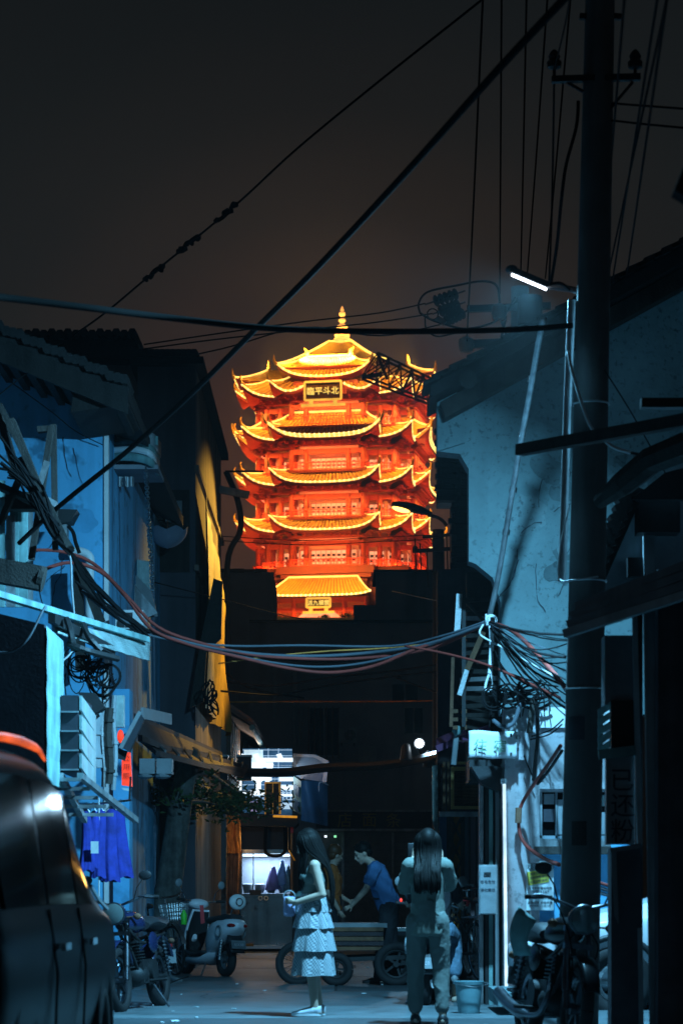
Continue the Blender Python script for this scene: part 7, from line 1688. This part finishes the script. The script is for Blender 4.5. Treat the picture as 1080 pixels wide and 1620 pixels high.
    for y in (-1,1):
        c = MB(); c.tube([(-.55,.1*y,.22),(-.60,.11*y,.50)], .02, 8); 
        for k in range(6): c.torus((-.555-.04*k/5,.1*y,.27+.18*k/5),.03,.006,12,5,'z')
        p('shock_absorber', c, 'chrome')
        c = MB(); c.torus((-.62,.172*y,.58), .07, .012, 18, 6, 'y'); p('side_trim', c, 'plastic_grey')
    c = MB(); c.tube([(-.2,.1,.2),(-.26,.2,.01)], .012, 6); p('side_stand', c, 'steel'); c = MB(); c.tube([(-.28,-.16,.22),(-.55,-.09,.22)], .05, 10); p('swing_arm', c, 'plastic_white')
    return t
sq = P(322,1545,31.0)
sc1 = scooter('electric_scooter', 'white electric scooter with a round backrest parked by the tree', (sq.x+.02, 31.2, .006), R(120), 'paint_white', lean=.06)
gb = thing('green_tag', 'small bright green bottle hooked on the white scooter shield', 'bottle', tuple(P(291,1452,30.75)), 0)
MB().lathe([(.01,-.09),(.036,-.085),(.04,.04),(.02,.08),(.016,.1)], (0,0,0), 12).build('body', M['plastic_green'], gb, smooth=True)
MB().slab([P(316,1432,30.6), P(322,1432,30.6), P(324,1460,30.6), P(318,1462,30.6)], (0,.02,0)).single('red_ribbon', M['plastic_red'], 'thin red ribbon hanging by the white scooter seat', 'ribbon')
sc2 = scooter('electric_scooter', 'dark moped under the seated rider with a red glowing lamp', (pxx(680,23.2), 23.5, .006), R(84), 'paint_black')
MB().ell(P(634,1424,22.95), (.013,.012,.018), 10, 8).single('red_tail_lamp', M['brake_red'], 'small red glowing lamp left of the photographing woman', 'lamp')

def bicycle(name, label, loc, rz, basket=True, lean=0.0, m_frame='iron_black'):
    t = thing(name, label, 'bicycle', loc, rz, 'parked bicycles'); t.rotation_euler = (lean,0,rz)
    def p(nm, mb, m_, sm=True, par=t): return mb.build(nm, M[m_], par, smooth=sm)
    for x, nm in ((.52,'front_wheel'),(-.52,'rear_wheel')): wheel(t, (x,0,.33), .33, .018, 'y', 20, rim='steel', name=nm)
    c = MB()
    for a, b in (((.40,0,.82),(-.12,0,.30)),((.42,0,.74),(-.18,0,.62)),((-.12,0,.30),(-.24,0,.86)),((-.12,.05,.30),(-.52,.05,.33)),((-.12,-.05,.30),(-.52,-.05,.33)),((-.20,.04,.66),(-.52,.05,.33)),((-.20,-.04,.66),(-.52,-.05,.33)),((.40,0,.84),(.44,0,.70))): c.tube([a,b], .016, 8)
    for y in (-.04,.04): c.tube([(.43,y,.70),(.52,y,.33)], .012, 8)
    p('frame', c, m_frame)
    c = MB(); c.tube([(.41,0,.80),(.37,0,1.0)], .014, 8); c.tube(smooth_path([(.20,.28,1.04),(.33,.25,1.05),(.40,.08,1.02),(.40,-.08,1.02),(.33,-.25,1.05),(.20,-.28,1.04)],4), .012, 8); p('handlebar', c, 'chrome')
    for y in (-1,1): c = MB(); c.cyl((.30,.268*y,1.048),(.19,.282*y,1.04),.017,n=10); p('grip', c, 'black_rubber')
    c = MB(); c.ell((-.26,0,.90),(.14,.085,.04),14,8); c.ell((-.13,0,.90),(.08,.035,.03),12,8); p('saddle', c, 'plastic_black')
    for x in (.52,-.52):
        c = MB(); c.grid(lambda u, v, x=x: (x+.36*math.cos(R(15+150*u)), (v-.5)*.06, .33+.36*math.sin(R(15+150*u))), 14, 2); p('mudguard', c, 'steel')
    c = MB(); c.torus((-.12,-.06,.30),.09,.006,20,6,'y'); c.tube([(-.12,-.09,.30),(-.02,-.09,.17)],.01,6); c.tube([(-.12,.07,.30),(-.22,.07,.43)],.01,6); c.cbox((-.02,-.13,.17),(.09,.07,.02)); c.cbox((-.22,.11,.43),(.09,.07,.02)); c.tube([(-.12,-.055,.39),(-.52,-.055,.37)],.005,5); c.tube([(-.12,-.055,.21),(-.52,-.055,.29)],.005,5); p('crank_and_pedals', c, 'steel')
    c = MB()
    for y in (-.07,0,.07): c.tube([(-.30,y,.72),(-.78,y,.72)],.007,6)
    for x in (-.32,-.5,-.76): c.tube([(x,-.08,.72),(x,.08,.72)],.007,6)
    for y in (-.07,.07): c.tube([(-.70,y,.72),(-.52,y,.33)],.007,6)
    p('rear_rack', c, 'steel')
    if basket:
        c = MB()
        for k in range(5):
            z = .72+.055*k; w_ = .12+.008*k; l_ = .11+.008*k
            c.tube([(.62-l_,-w_,z),(.62+l_,-w_,z),(.62+l_,w_,z),(.62-l_,w_,z),(.62-l_,-w_,z)], .005, 5)
        for k in range(9):
            u = -1+2*k/8
            for y in (-1,1): c.tube([(.62+.11*u,.12*y,.72),(.62+.142*u,.152*y,.94)], .004, 5)
            for x in (-1,1): c.tube([(.62+.11*x,.12*u,.72),(.62+.142*x,.152*u,.94)], .004, 5)
            c.tube([(.62+.11*u,-.12,.72),(.62+.11*u,.12,.72)], .004, 5)
        p('basket', c, 'steel')
    return t
bq_ = P(262,1535,30.5)
b1 = bicycle('bicycle', 'old bicycle with a wire basket between the motorbike and white scooter', (bq_.x-.16, 31.6, .006), R(-62), True, .08)
b2 = bicycle('bicycle', 'dark bicycle leaning at the lattice gate with a red saddle cover', (pxx(735,27), 27.2, .10), R(108), False, -.1)
b3 = bicycle('bicycle', 'second dark bicycle behind, closest to the electricity box', (pxx(760,27.5), 27.8, .10), R(100), False, -.06)
MB().slab([P(722,1424,26.0),P(743,1426,26.0),P(741,1434,26.0),P(716,1432,26.0)], (0,.10,.012)).single('red_saddle_cover', M['plastic_red'], 'pinkish red cover lying over the bicycle by the gate', 'cover')
MB().cyl(P(707,1428,25.4), P(734,1438,25.2), .022, n=10).single('chrome_handle', M['chrome'], 'bright metal handle end before the lattice gate', 'handle')

# -- cars
def loft_car(t, prof, name, m_, n=16):
    """prof: (x, half width low, z low, half width belt, z belt, half width roof, z roof)"""
    rings = []
    for x, wl_, zl_, wb_, zb_, wr_, zr_ in prof:
        half = [(wl_*.9,zl_),(wl_,zl_+.08),(wb_,(zl_+zb_)/2+.06),(wb_*.985,zb_-.02),(wb_*.955,zb_+.015),(wr_+(wb_-wr_)*.35,zb_+(zr_-zb_)*.62),(wr_,zr_-.07*(zr_-zb_>.25)),(wr_*.86,zr_-.012),(wr_*.45,zr_)]
        rings.append([(x,-y,z) for y,z in half]+[(x,y,z) for y,z in reversed(half)])
    return rings
def car(name, label, loc, rz, paint, prof, glass_rows, wheels, group='parked cars'):
    t = thing(name, label, 'car', loc, rz, group)
    c = MB(); c.loft(loft_car(t, prof, 'body', paint)); b = from_eval(c, [('SUBSURF', dict(levels=2))], 'body', M[paint], t)
    for x, y in wheels:
        wheel(t, (x,y,.33), .33, .085, 'y', 0, name='wheel'); 
        a = MB(); a.torus((x, y*1.0+(.06 if y > 0 else -.06), .34), .375, .03, 24, 6, 'y', -10, 190); a.build('wheel_arch', M['plastic_black'], t, smooth='all')
    for pts in glass_rows:
        g_ = MB(); g_.slab(pts, (0,.012 if pts[0][1] > 0 else -.012,0)); g_.build('side_window', M['dark_glass'], t)
    return t
# big dark people carrier at the left edge, seen along its flank; x forward = away from us
prof = [(-2.3,.80,.30,.86,.95,.70,1.60),(-2.1,.84,.24,.90,.97,.74,1.69),(-1.0,.85,.22,.91,.98,.76,1.735),(0.0,.85,.22,.91,.98,.77,1.745),(.50,.85,.22,.91,.98,.77,1.72),(1.05,.84,.22,.905,.985,.75,1.56),(1.7,.84,.22,.90,.985,.72,1.28),(2.15,.83,.22,.895,.965,.70,1.10),(2.55,.80,.24,.88,.90,.66,.97),(2.75,.74,.28,.82,.74,.56,.80),(2.82,.62,.32,.68,.64,.45,.68)]
carL = car('parked_car', 'large black people carrier in the left foreground with an amber reflection put in as glow on its roof edge', (-2.12, 10.95, 0), R(90), 'car_black', prof, [], ((1.75,-.80),(-1.45,-.80),(1.75,.80),(-1.45,.80)))
def flank(x, zf_):                                       # point on the right flank of the glasshouse (zf 0 belt .. 1 roof)
    for (a, b) in zip(prof, prof[1:]):
        if a[0] <= x <= b[0]:
            u = (x-a[0])/(b[0]-a[0]); m_ = [p+(q-p)*u for p, q in zip(a, b)]
            return Vector((x, -((m_[3]*.955)+(m_[5]-m_[3]*.955)*zf_**1.1)-.008, m_[4]+.03+(m_[6]-m_[4]-.1)*zf_))
for x0, x1 in ((-1.9,-.72),(-.62,.42),(.52,1.22)):
    g_ = MB(); g_.grid(lambda u, v: flank(x0+(x1-x0)*u-.10*v*(x1>1), .05+.82*v), 8, 6); o = g_.build('side_window', M['dark_glass'], carL, smooth='all')
g_ = MB(); g_.grid(lambda u, v: Vector((.68+1.42*(1-v)+.0, (2*u-1)*(.62+.04*(1-v)), 1.12+.60*v+.03*math.sin(math.pi*v)))+Vector((.03,0,.015)), 10, 8); g_.build('windscreen', M['dark_glass'], carL, smooth='all')
MB().tube([flank(1.5,.40)+Vector((0,-.01,0)), flank(1.75,.28)+Vector((0,-.01,0)), flank(2.0,.08)+Vector((0,-.01,0))], .012, 6).build('chrome_trim', M['chrome'], carL)
c = MB(); c.ell((2.46,-.66,.72), (.17,.13,.10), 16, 10); c.build('headlight', M['headlens'], carL, smooth=True); c = MB(); c.ell((2.46,.66,.72), (.17,.13,.10), 16, 10); c.build('headlight', M['headlens'], carL, smooth=True)
c = MB(); c.tube([(-1.9,-.72,1.69),(-1.0,-.735,1.735),(-.6,-.745,1.745),(-.2,-.75,1.745),(.0,-.755,1.735),(.15,-.76,1.70)], [.014,.019,.021,.018,.012,.006], 8); c.build('roof_reflection', M['amber_reflection'], carL, smooth='all')  # glowing tube stands in for an orange reflection along the roof edge
for x in (-.67,.46): MB().tube([flank(x,.02)+Vector((0,-.003,0)), (x,-.915,.75), (x,-.90,.34)], .006, 5).build('door_seam', M['black_rubber'], carL)
for x in (-.52,.62): MB().bar((x,-.925,.86),(x+.2,-.925,.86),.02,.03).build('door_handle', M['chrome'], carL)
# white car nosed in behind the utility pole
prof2 = [(-2.2,.74,.30,.80,.85,.58,1.05),(-2.0,.80,.24,.86,.92,.60,1.10),(-1.5,.82,.22,.88,.93,.58,1.40),(-.5,.82,.22,.88,.93,.60,1.46),(.3,.82,.22,.88,.92,.58,1.36),(.9,.82,.22,.88,.90,.60,1.02),(1.6,.80,.22,.86,.84,.60,.90),(2.05,.74,.26,.79,.70,.55,.76),(2.2,.60,.32,.64,.58,.42,.62)]
carR = car('parked_car', 'pale car parked behind the utility pole showing one spoked wheel', (pxx(975,20.3)+1.35, 21.2, 0), R(180), 'paint_white', prof2, [], ((1.35,.80),(-1.35,.80),(1.35,-.80),(-1.35,-.80)))
# ================================================================ overhead wires
def wire(lab, pts, r, m_='cable_black', name='cable', group=None, n=6, k=6):
    return MB().tube(smooth_path(pts, k), r, n).single(name, M[m_], lab, 'cable', group, smooth='all')
wire('thick black cable slanting across the whole sky from upper right to lower left', [P(960,-75,11.5),P(890,0,12),P(780,118,13),P(640,275,14.5),P(500,425,16.5),P(400,525,18),P(300,625,19.3),P(200,715,20.5),P(95,800,21.3),P(30,860,21.6)], .022)
wire('thick black cable sagging nearly level across the sky', [P(-60,462,13.5),P(0,470,14),P(140,487,14.8),P(270,503,15.6),P(420,519,16.3),P(560,524,16.9),P(700,524,17.3),P(820,521,17.5),P(905,515,17.58)], .023)
wire('thin dark cable slanting high across the left sky', [P(790,-25,24),P(755,5,24.5),P(600,128,26),P(470,235,27.5),P(380,318,28.6),P(300,385,29.4),P(230,442,30.2),P(160,500,31),P(90,548,32)], .013)
wi = 0; r = random.Random(9)
for (a_, b_) in ((P(375,323,28.6),P(340,352,28.9)),(P(312,375,29.3),P(283,398,29.5)),(P(258,420,29.9),P(228,444,30.2))):
    pts = [a_.lerp(b_, i/10)+Vector((r.uniform(-.02,.02),0,r.uniform(-.02,.02))) for i in range(11)]; MB().tube(pts, [.02+.03*r.random() for _ in pts], 7).single('cable_wrap', M['cable_black'], ('upper','middle','lowest')[wi]+' ragged tape wrap on the thin slanting sky cable', 'wrap', 'tape wraps on the sky cable'); wi += 1
for i, (y0, y1, ye) in enumerate(((545,482,480),(552,497,496),(590,513,514))):
    wire(('topmost','middle','lowest')[i]+' of three thin wires running from the dark tenement roof to the string insulators', [P(228-(i==2)*60,y0,36.5),P(350,y0-18-(i==2)*20+(i==1)*2,37),P(480,y0-36-(i==2)*36+(i==1)*6,38),P(600,(y0*.2+ye*.8)+2,39),P(672+11*i,ye,39.5)], .012, group=None)
# wires running over the alley towards us
runs = [((765,-40),(738,540),39.6,'first long wire from the left in the fan hanging over the right side'),((793,-40),(790,465),39.7,'second wire from the left in the fan, straight and vertical'),((833,-40),(823,440),39.8,'third wire from the left in the fan, nearly vertical'),((868,-40),(833,440),40,'fourth wire in the fan, leaning slightly left'),((905,-40),(862,440),40,'fifth wire in the fan, just left of the utility pole')]
for (x0,y0),(x1,y1),Y1,lab in runs:
    Y0 = 26.2; a_, b_ = P(x0,y0,Y0), P(x1,y1,Y1); far = a_+(a_-b_)*.9
    wire(lab, [far, a_, a_.lerp(b_,.5)+Vector((0,0,-.08)), b_], .012 if 'first' not in lab else .013, group='fan of wires over the right side')
for (x0,y0),(x1,y1),Y0,Y1,lab in (((1062,-40),(958,450),12,24,'outermost steep wire right of the utility pole'),((1045,-40),(964,470),12,24,'second steep wire right of the utility pole'),((990,-40),(960,330),12,24,'faint wire hugging the utility pole on its right'),((1058,-30),(990,440),11,23,'steep wire crossing the two level wires at the right')):
    a_, b_ = P(x0,y0,Y0), P(x1,y1,Y1); wire(lab, [a_+(a_-b_)*.5, a_, a_.lerp(b_,.5), b_], .008, group='steep wires right of the pole')
for y0, y1, lab in ((163,172,'upper level wire leaving the utility pole to the right'),(190,203,'lower level wire leaving the utility pole to the right')):
    wire(lab, [P(962,y0,YP),P(1020,(y0+y1)/2,YP-.5),P(1120,y1+3,YP-1)], .009, group='level wires right of the pole')
wire('black wire from the left insulator bending down beside the utility pole', [P(876,120,YP-.1),P(874,250,18.2),P(872,340,18.4),P(868,445,18.6)], .008)
wire('thick black lead curling down the left of the utility pole to the lamp', [P(914,160,YP-.1),P(911,200,YP-.1),P(895,260,YP),P(888,310,YP+.1),P(880,390,YP+.6),P(870,452,18.7)], .014)
wire('thin drop wire at the left insulator slanting upward', [P(876,110,YP-.1),P(893,40,YP-2),P(905,-30,YP-4)], .006)
# white loop cable and the long slanting conduit in front of the gable
wire('white cable looping from the conduit down across the utility pole', [P(898,556,YP-.2),P(905,590,YP-.25),P(920,640,YP-.28),P(930,668,YP-.3),P(940,684,YP-.3),P(950,692,YP-.3),P(970,708,YP-.3),P(997,716,YP-.3)], .012, 'cable_white')
wire('dark continuation of the white looping cable to the right edge', [P(997,716,YP-.3),P(1030,719,YP-.4),P(1060,700,YP-.5),P(1100,670,YP-.6)], .012)
wire('thin dark wire crossing the gable from the pole to lower right', [P(955,585,YP-.1),P(990,640,YP),P(1030,710,YP+.5),P(1055,755,YP+.5)], .005)
sp_ = thing('service_conduit', 'long slanting service conduit before the grey gable', 'conduit', tuple(P(775,975,22.8)))
MB().tube(smooth_path([P(858,505,20),P(848,560,20.5),P(838,620,21),P(823,700,21.5),P(808,790,22),P(795,870,22.4),P(784,930,22.7),P(773,978,22.9)],4), .026, 8).build('pipe', M['steel_rough'], sp_, smooth='all')
for px, py, Y in ((840,600,20.9),(825,688,21.45),(811,775,21.95),(800,842,22.3)): MB().cyl(P(px+.7,py-4,Y), P(px-.7,py+4,Y), .036, n=10).build('coupling', M['steel'], sp_)
# -- the sagging bundle across the alley
JX = P(771,985,22.8)
bund = [('upper red cable of the bundle sagging across the alley','cable_red',.017,[P(50,870,22.5),P(100,873,23),P(150,893,23.5),P(200,942,24),P(250,992,24),P(320,1018,24),P(400,1036,24),P(480,1042,24),P(560,1042,24),P(640,1034,23.8),P(700,1020,23.4),P(771,984,22.8)]),
 ('lower red cable sagging deepest across the alley','cable_red',.018,[P(60,905,22.5),P(110,890,23),P(160,905,23.4),P(200,945,24),P(240,995,24),P(300,1020,24),P(380,1040,24),P(450,1056,24),P(520,1064,24),P(590,1054,23.8),P(660,1026,23.5),P(720,1008,23.2),P(771,986,22.8)]),
 ('pale blue grey cable tight along the top of the sagging bundle','cable_grey',.012,[P(160,960,23.8),P(230,1003,24),P(350,1021,24),P(480,1021,24),P(620,1022,23.9),P(700,1006,23.3),P(768,983,22.8)]),
 ('thicker grey cable in the middle of the sagging bundle','cable_grey',.017,[P(130,935,23.5),P(200,985,24),P(300,1017,24),P(400,1034,24),P(500,1038,24),P(600,1031,23.9),P(680,1018,23.4),P(770,986,22.8)]),
 ('grey cable hanging just below the thick grey one','cable_grey',.012,[P(140,945,23.5),P(210,992,24),P(320,1025,24),P(430,1048,24),P(510,1055,24),P(590,1046,23.9),P(680,1020,23.4),P(770,987,22.8)]),
 ('dark cable twisted round the sagging bundle','cable_black',.013,[P(120,920,23.4),P(190,975,24),P(300,1022,24.1),P(420,1040,24.1),P(540,1046,24.1),P(650,1030,23.8),P(770,988,22.9)]),
 ('dark tan cable twisted in the sagging bundle','curtain_orange',.008,[P(345,1050,24.2),P(430,1038,24.2),P(520,1030,24.2),P(600,1026,24.1),P(680,1018,23.7),P(735,1006,23.3)])]
for lab, m_, r_, pts in bund: wire(lab, pts, r_, m_, group='cable bundle across the alley')
wire('red cable running on from the bundle down to the shop wall', [P(640,1022,23.6),P(700,1033,23.2),P(770,1052,22.6),P(830,1078,22.2),P(885,1104,21.8)], .013, 'cable_red')
wire('thick dark red cable falling from the junction to the utility pole', [P(775,985,22.7),P(805,995,22.2),P(830,1015,21.5),P(855,1042,20.2),P(878,1068,18.8),P(896,1092,17.85)], .020, 'cable_red')
r = random.Random(21); fan = MB()
for i in range(15):
    a_ = JX+Vector((r.uniform(0,.04),0,r.uniform(-.02,.03))); b_ = P(896+r.uniform(-3,6), 1004+9.5*i+r.uniform(-6,6), 17.85); fan.tube(sag(a_, b_, r.uniform(.0,.16), 10, .004, i), .0055+.005*(i % 4 == 0), 5)
for i in range(9):
    a_ = P(775+r.uniform(-5,8), 1000+10*i, 22.7); b_ = P(868+r.uniform(-30,20), 1095+r.uniform(-14,16), 21.8); fan.tube(sag(a_, b_, r.uniform(.02,.18), 10, .004, i+40), .008, 5)
fan.single('wire_fan', M['cable_black'], 'dark fan of tangled wires from the junction to the utility pole', 'wires', kind='stuff')
fan = MB()
for i in range(5): fan.tube(sag(JX, P(897, 1012+26*i, 17.9), .02, 8, .003, i), .004, 5)
fan.single('pale_wire_fan', M['cable_grey'], 'pale thin wires fanning out over the stained gable', 'wires', kind='stuff')
jn = thing('cable_junction', 'white knotted cable junction with a hanging loop in front of the timber rack', 'cable', tuple(JX+Vector((0,-.1,-.6))))
c = MB(); q = JX+Vector((0,-.06,0))
for i in range(6): c.torus(q+Vector((r.uniform(-.04,.04),0,r.uniform(-.03,.03))), .03+.02*r.random(), .010, 14, 5, 'yxz'[i % 3])
c.build('knot', M['cable_white'], jn, smooth='all')
MB().tube(smooth_path([P(776,990,22.6),P(777,1020,22.6),P(775,1058,22.6),P(774,1066,22.6)],4), .022, 8).build('sleeve', M['cable_white'], jn, smooth='all')
MB().tube(smooth_path([P(775,1062,22.6),P(779,1080,22.6),P(776,1092,22.6),P(768,1092,22.6),P(768,1082,22.6),P(774,1064,22.6)],5), .012, 7).build('loop', M['cable_white'], jn, smooth='all')
MB().tube(smooth_path([P(764,988,22.6),P(758,1000,22.6),P(764,1008,22.6),P(790,1022,22.4),P(830,1045,22),P(880,1072,20)],4), .009, 6).build('tail_wire', M['cable_white'], jn, smooth='all')
# -- tangle over the shop and the red hose
def loops(x0, x1, y0, y1, Y, n_, seed, dmax, coils=3):
    """slack wires hung between points of a wall, with a few coils"""
    r = random.Random(seed); c = MB()
    for i in range(n_):
        xa = r.uniform(x0, x0+(x1-x0)*.45); xb = xa+r.uniform(.25,.55)*(x1-x0); ya = r.uniform(y0,y1)
        c.tube(sag(P(xa,ya,Y+r.uniform(-.12,.12)), P(min(x1,xb),ya+r.uniform(-12,12),Y+r.uniform(-.12,.12)), r.uniform(.02,dmax), 12, .003, i), r.choice((.005,.007,.007,.010,.015)), 5)
    for i in range(coils):
        q = P(r.uniform(x0,x1), r.uniform(y0,y1)+8, Y-.1)
        for k in range(3): c.torus(q+Vector((r.uniform(-.02,.02),.01*k,0)), r.uniform(.07,.12), .007, 18, 5, 'y')
    for i in range(n_//3):
        xa = r.uniform(x0,x1); ya = r.uniform(y0,y1); c.tube(smooth_path([P(xa,ya,Y),P(xa+r.uniform(-3,3),ya+16,Y),P(xa+r.uniform(-6,6),ya+r.uniform(28,44),Y)],4), .006, 5)
    return c
loops(770, 884, 1080, 1108, 22.35, 22, 31, .12).single('wire_tangle', M['cable_black'], 'thick tangle of black wires above the white shop sign', 'wires', kind='stuff')
wire('pale bent conduit curling down above the white shop sign', [P(822,1112,22.1),P(818,1128,22.1),P(810,1145,22.1),P(796,1150,22.1),P(780,1140,22.2)], .022, 'cable_grey')
wire('dark conduit stub hanging under the wire tangle', [P(843,1105,22.1),P(840,1130,22.1),P(837,1160,22.1)], .03, 'wood_dark')
wire('dark vertical cable down the shop pilaster', [P(848,1110,22.2),P(850,1160,22.3),P(846,1205,22.35),P(843,1235,22.4)], .018)
for i, pts in enumerate(([P(840,1165,22.2),P(870,1155,22),P(890,1138,20)],[P(838,1170,22.2),P(868,1162,22),P(888,1146,20)],[P(828,1195,22.3),P(836,1215,22.3),P(845,1235,22.3)])):
    wire(('upper black lead curving from the shop front to the utility pole','lower black lead curving from the shop front to the utility pole','short black lead hanging on the shop pillar')[i], pts, .007)
wire('red hose bowing from the utility pole round the shop pilaster', [P(886,1180,19),P(866,1210,20.5),P(846,1238,21.6),P(830,1262,22.2),P(822,1280,22.3),P(820,1300,22.3),P(822,1320,22.3),P(832,1338,22.2),P(850,1352,21.8),P(868,1362,21),P(884,1368,19)], .018, 'cable_red')
wire('black hose beside the red one on the shop pilaster', [P(888,1188,19),P(868,1218,20.5),P(850,1240,21.6)], .015)
MB().tube([P(820,1278,22.28),P(819,1302,22.28)], .03, 8).single('hose_sleeve', M['rust'], 'short rusty sleeve clamped over the red hose', 'sleeve')
for i, y in enumerate((1400,1404,1408)): wire(('upper','middle','lowest')[i]+' pale stripe of pipe between the utility pole and vertical sign', [P(935,y-8+4*i,19),P(965,y+2+4*i,18.5),P(985,y+8+4*i,18)], .012, 'cable_grey' if i else 'cable_red', group='pipes behind the pole')
# -- lower wires deeper in the alley
wire('straight tan lit wire stretched low across the dark alley end', [P(340,1111,43),P(480,1110,43),P(600,1110,42.5),P(718,1108,42)], .018, 'curtain_orange')
for i, (pts, lab) in enumerate((([P(330,1075,40),P(430,1085,40),P(520,1072,40),P(620,1062,40),P(715,1048,39)],'dark wire dipping across the alley end, highest of the dark ones'),([P(320,1090,38),P(430,1100,39),P(480,1092,40),P(560,1078,40),P(715,1060,39)],'dark wire crossing just under the highest dark one'),([P(350,1060,40),P(400,1090,40),P(480,1104,41)],'short dark wire drooping left in the alley end'),([P(620,1070,40),P(680,1092,39),P(740,1108,36)],'dark wire dropping to the timber rack'))):
    wire(lab, pts, .018, group='dark wires at the alley end')
wire('long thin wire from the tenement across the dark roof blocks', [P(240,920,33),P(350,948,34),P(470,978,36),P(560,985,37)], .008, 'cable_black')
wire('long thin pale wire falling right from the tower base', [P(620,935,38),P(700,952,34),P(775,962,26)], .007, 'cable_grey')
wire('thin wire hanging across the tower below the second roof', [P(345,848,41),P(480,855,44),P(600,850,46),P(690,846,47.8)], .008)
wire('second thin wire hanging across the tower just below the first', [P(345,855,41),P(480,862,44),P(600,857,46),P(690,853,47.8)], .008)
# -- left side tangle
c = MB(); r = random.Random(17)
for i in range(14):
    c.tube(smooth_path([P(r.uniform(-10,20),r.uniform(650,760),20.9), P(50+r.uniform(-8,14),770+r.uniform(-14,20),20.9), P(85+r.uniform(-8,8),835+r.uniform(-8,10),21), P(112+r.uniform(-4,4),872+r.uniform(-6,6),22.3)],5), r.uniform(.008,.018), 5)
for i in range(9):
    c.tube(smooth_path([P(112,872,22.3), P(135+r.uniform(-6,6),905+r.uniform(-8,12),23), P(170+r.uniform(-5,5),950+r.uniform(-8,14),23.6), P(232+r.uniform(-8,8),1000+r.uniform(-8,8),24)],5), r.uniform(.008,.016), 5)
c.single('wire_bundle', M['cable_black'], 'heavy bundle of dark wires falling past the blue wall', 'wires', kind='stuff')
loops(98, 192, 1030, 1078, 22.3, 20, 77, .22, 4).single('wire_snarl', M['cable_black'], 'snarl of looping black wires under the bright awning', 'wires', kind='stuff')
wire('white wire dropping down the blue wall from the junction', [P(104,860,22.2),P(112,885,22.4),P(114,930,22.6),P(118,975,22.8)], .009, 'cable_white')
wire('thin black wire slanting across the blue wall', [P(20,606,25.7),P(80,650,25.7),P(120,682,25.8),P(163,704,25.9)], .006)
wire('thin black wire at the upper left corner of the blue wall', [P(-10,632,24),P(30,600,24.3),P(60,580,24.5)], .006)
wire('grey cable drooping across the dark sign box', [P(-10,1032,18.6),P(20,1030,18.6),P(45,1010,18.6),P(66,970,18.7),P(72,960,18.8)], .010, 'cable_grey')
wire('black wire hanging below the round beam', [P(62,930,20.6),P(66,950,20.6),P(72,962,20.6)], .006)
wire('thin bright strut line under the bright awning', [P(100,1045,21),P(108,1038,21),P(116,1028,21)], .008, 'cable_white')
c = MB(); r = random.Random(33)
for i in range(12):
    x = r.uniform(326,344); y = r.uniform(1068,1100); c.tube(smooth_path([P(x,y,33),P(x+r.uniform(-10,10),y+10,33),P(x+r.uniform(-10,10),y+22,33),P(x+r.uniform(-6,8),y+34,33)],4), .012, 5)
c.single('wire_knot', M['cable_black'], 'knotted black wires over the foot of the yellow tarpaulin', 'wires', kind='stuff')
# ================================================================ night haze over the city
hz = bpy.data.materials.new('haze_air'); hz.use_nodes = True; n_ = hz.node_tree.nodes; n_.clear()
ho = n_.new('ShaderNodeOutputMaterial'); pv = n_.new('ShaderNodeVolumePrincipled'); pv.inputs['Color'].default_value = (.9,.93,.95,1)
pv.inputs['Density'].default_value = .00032; pv.inputs['Anisotropy'].default_value = .3; hz.node_tree.links.new(pv.outputs[0], ho.inputs['Volume'])
MB().box((-2600,-300,-1.5),(2600,5200,110)).build('haze', hz, kind='stuff')
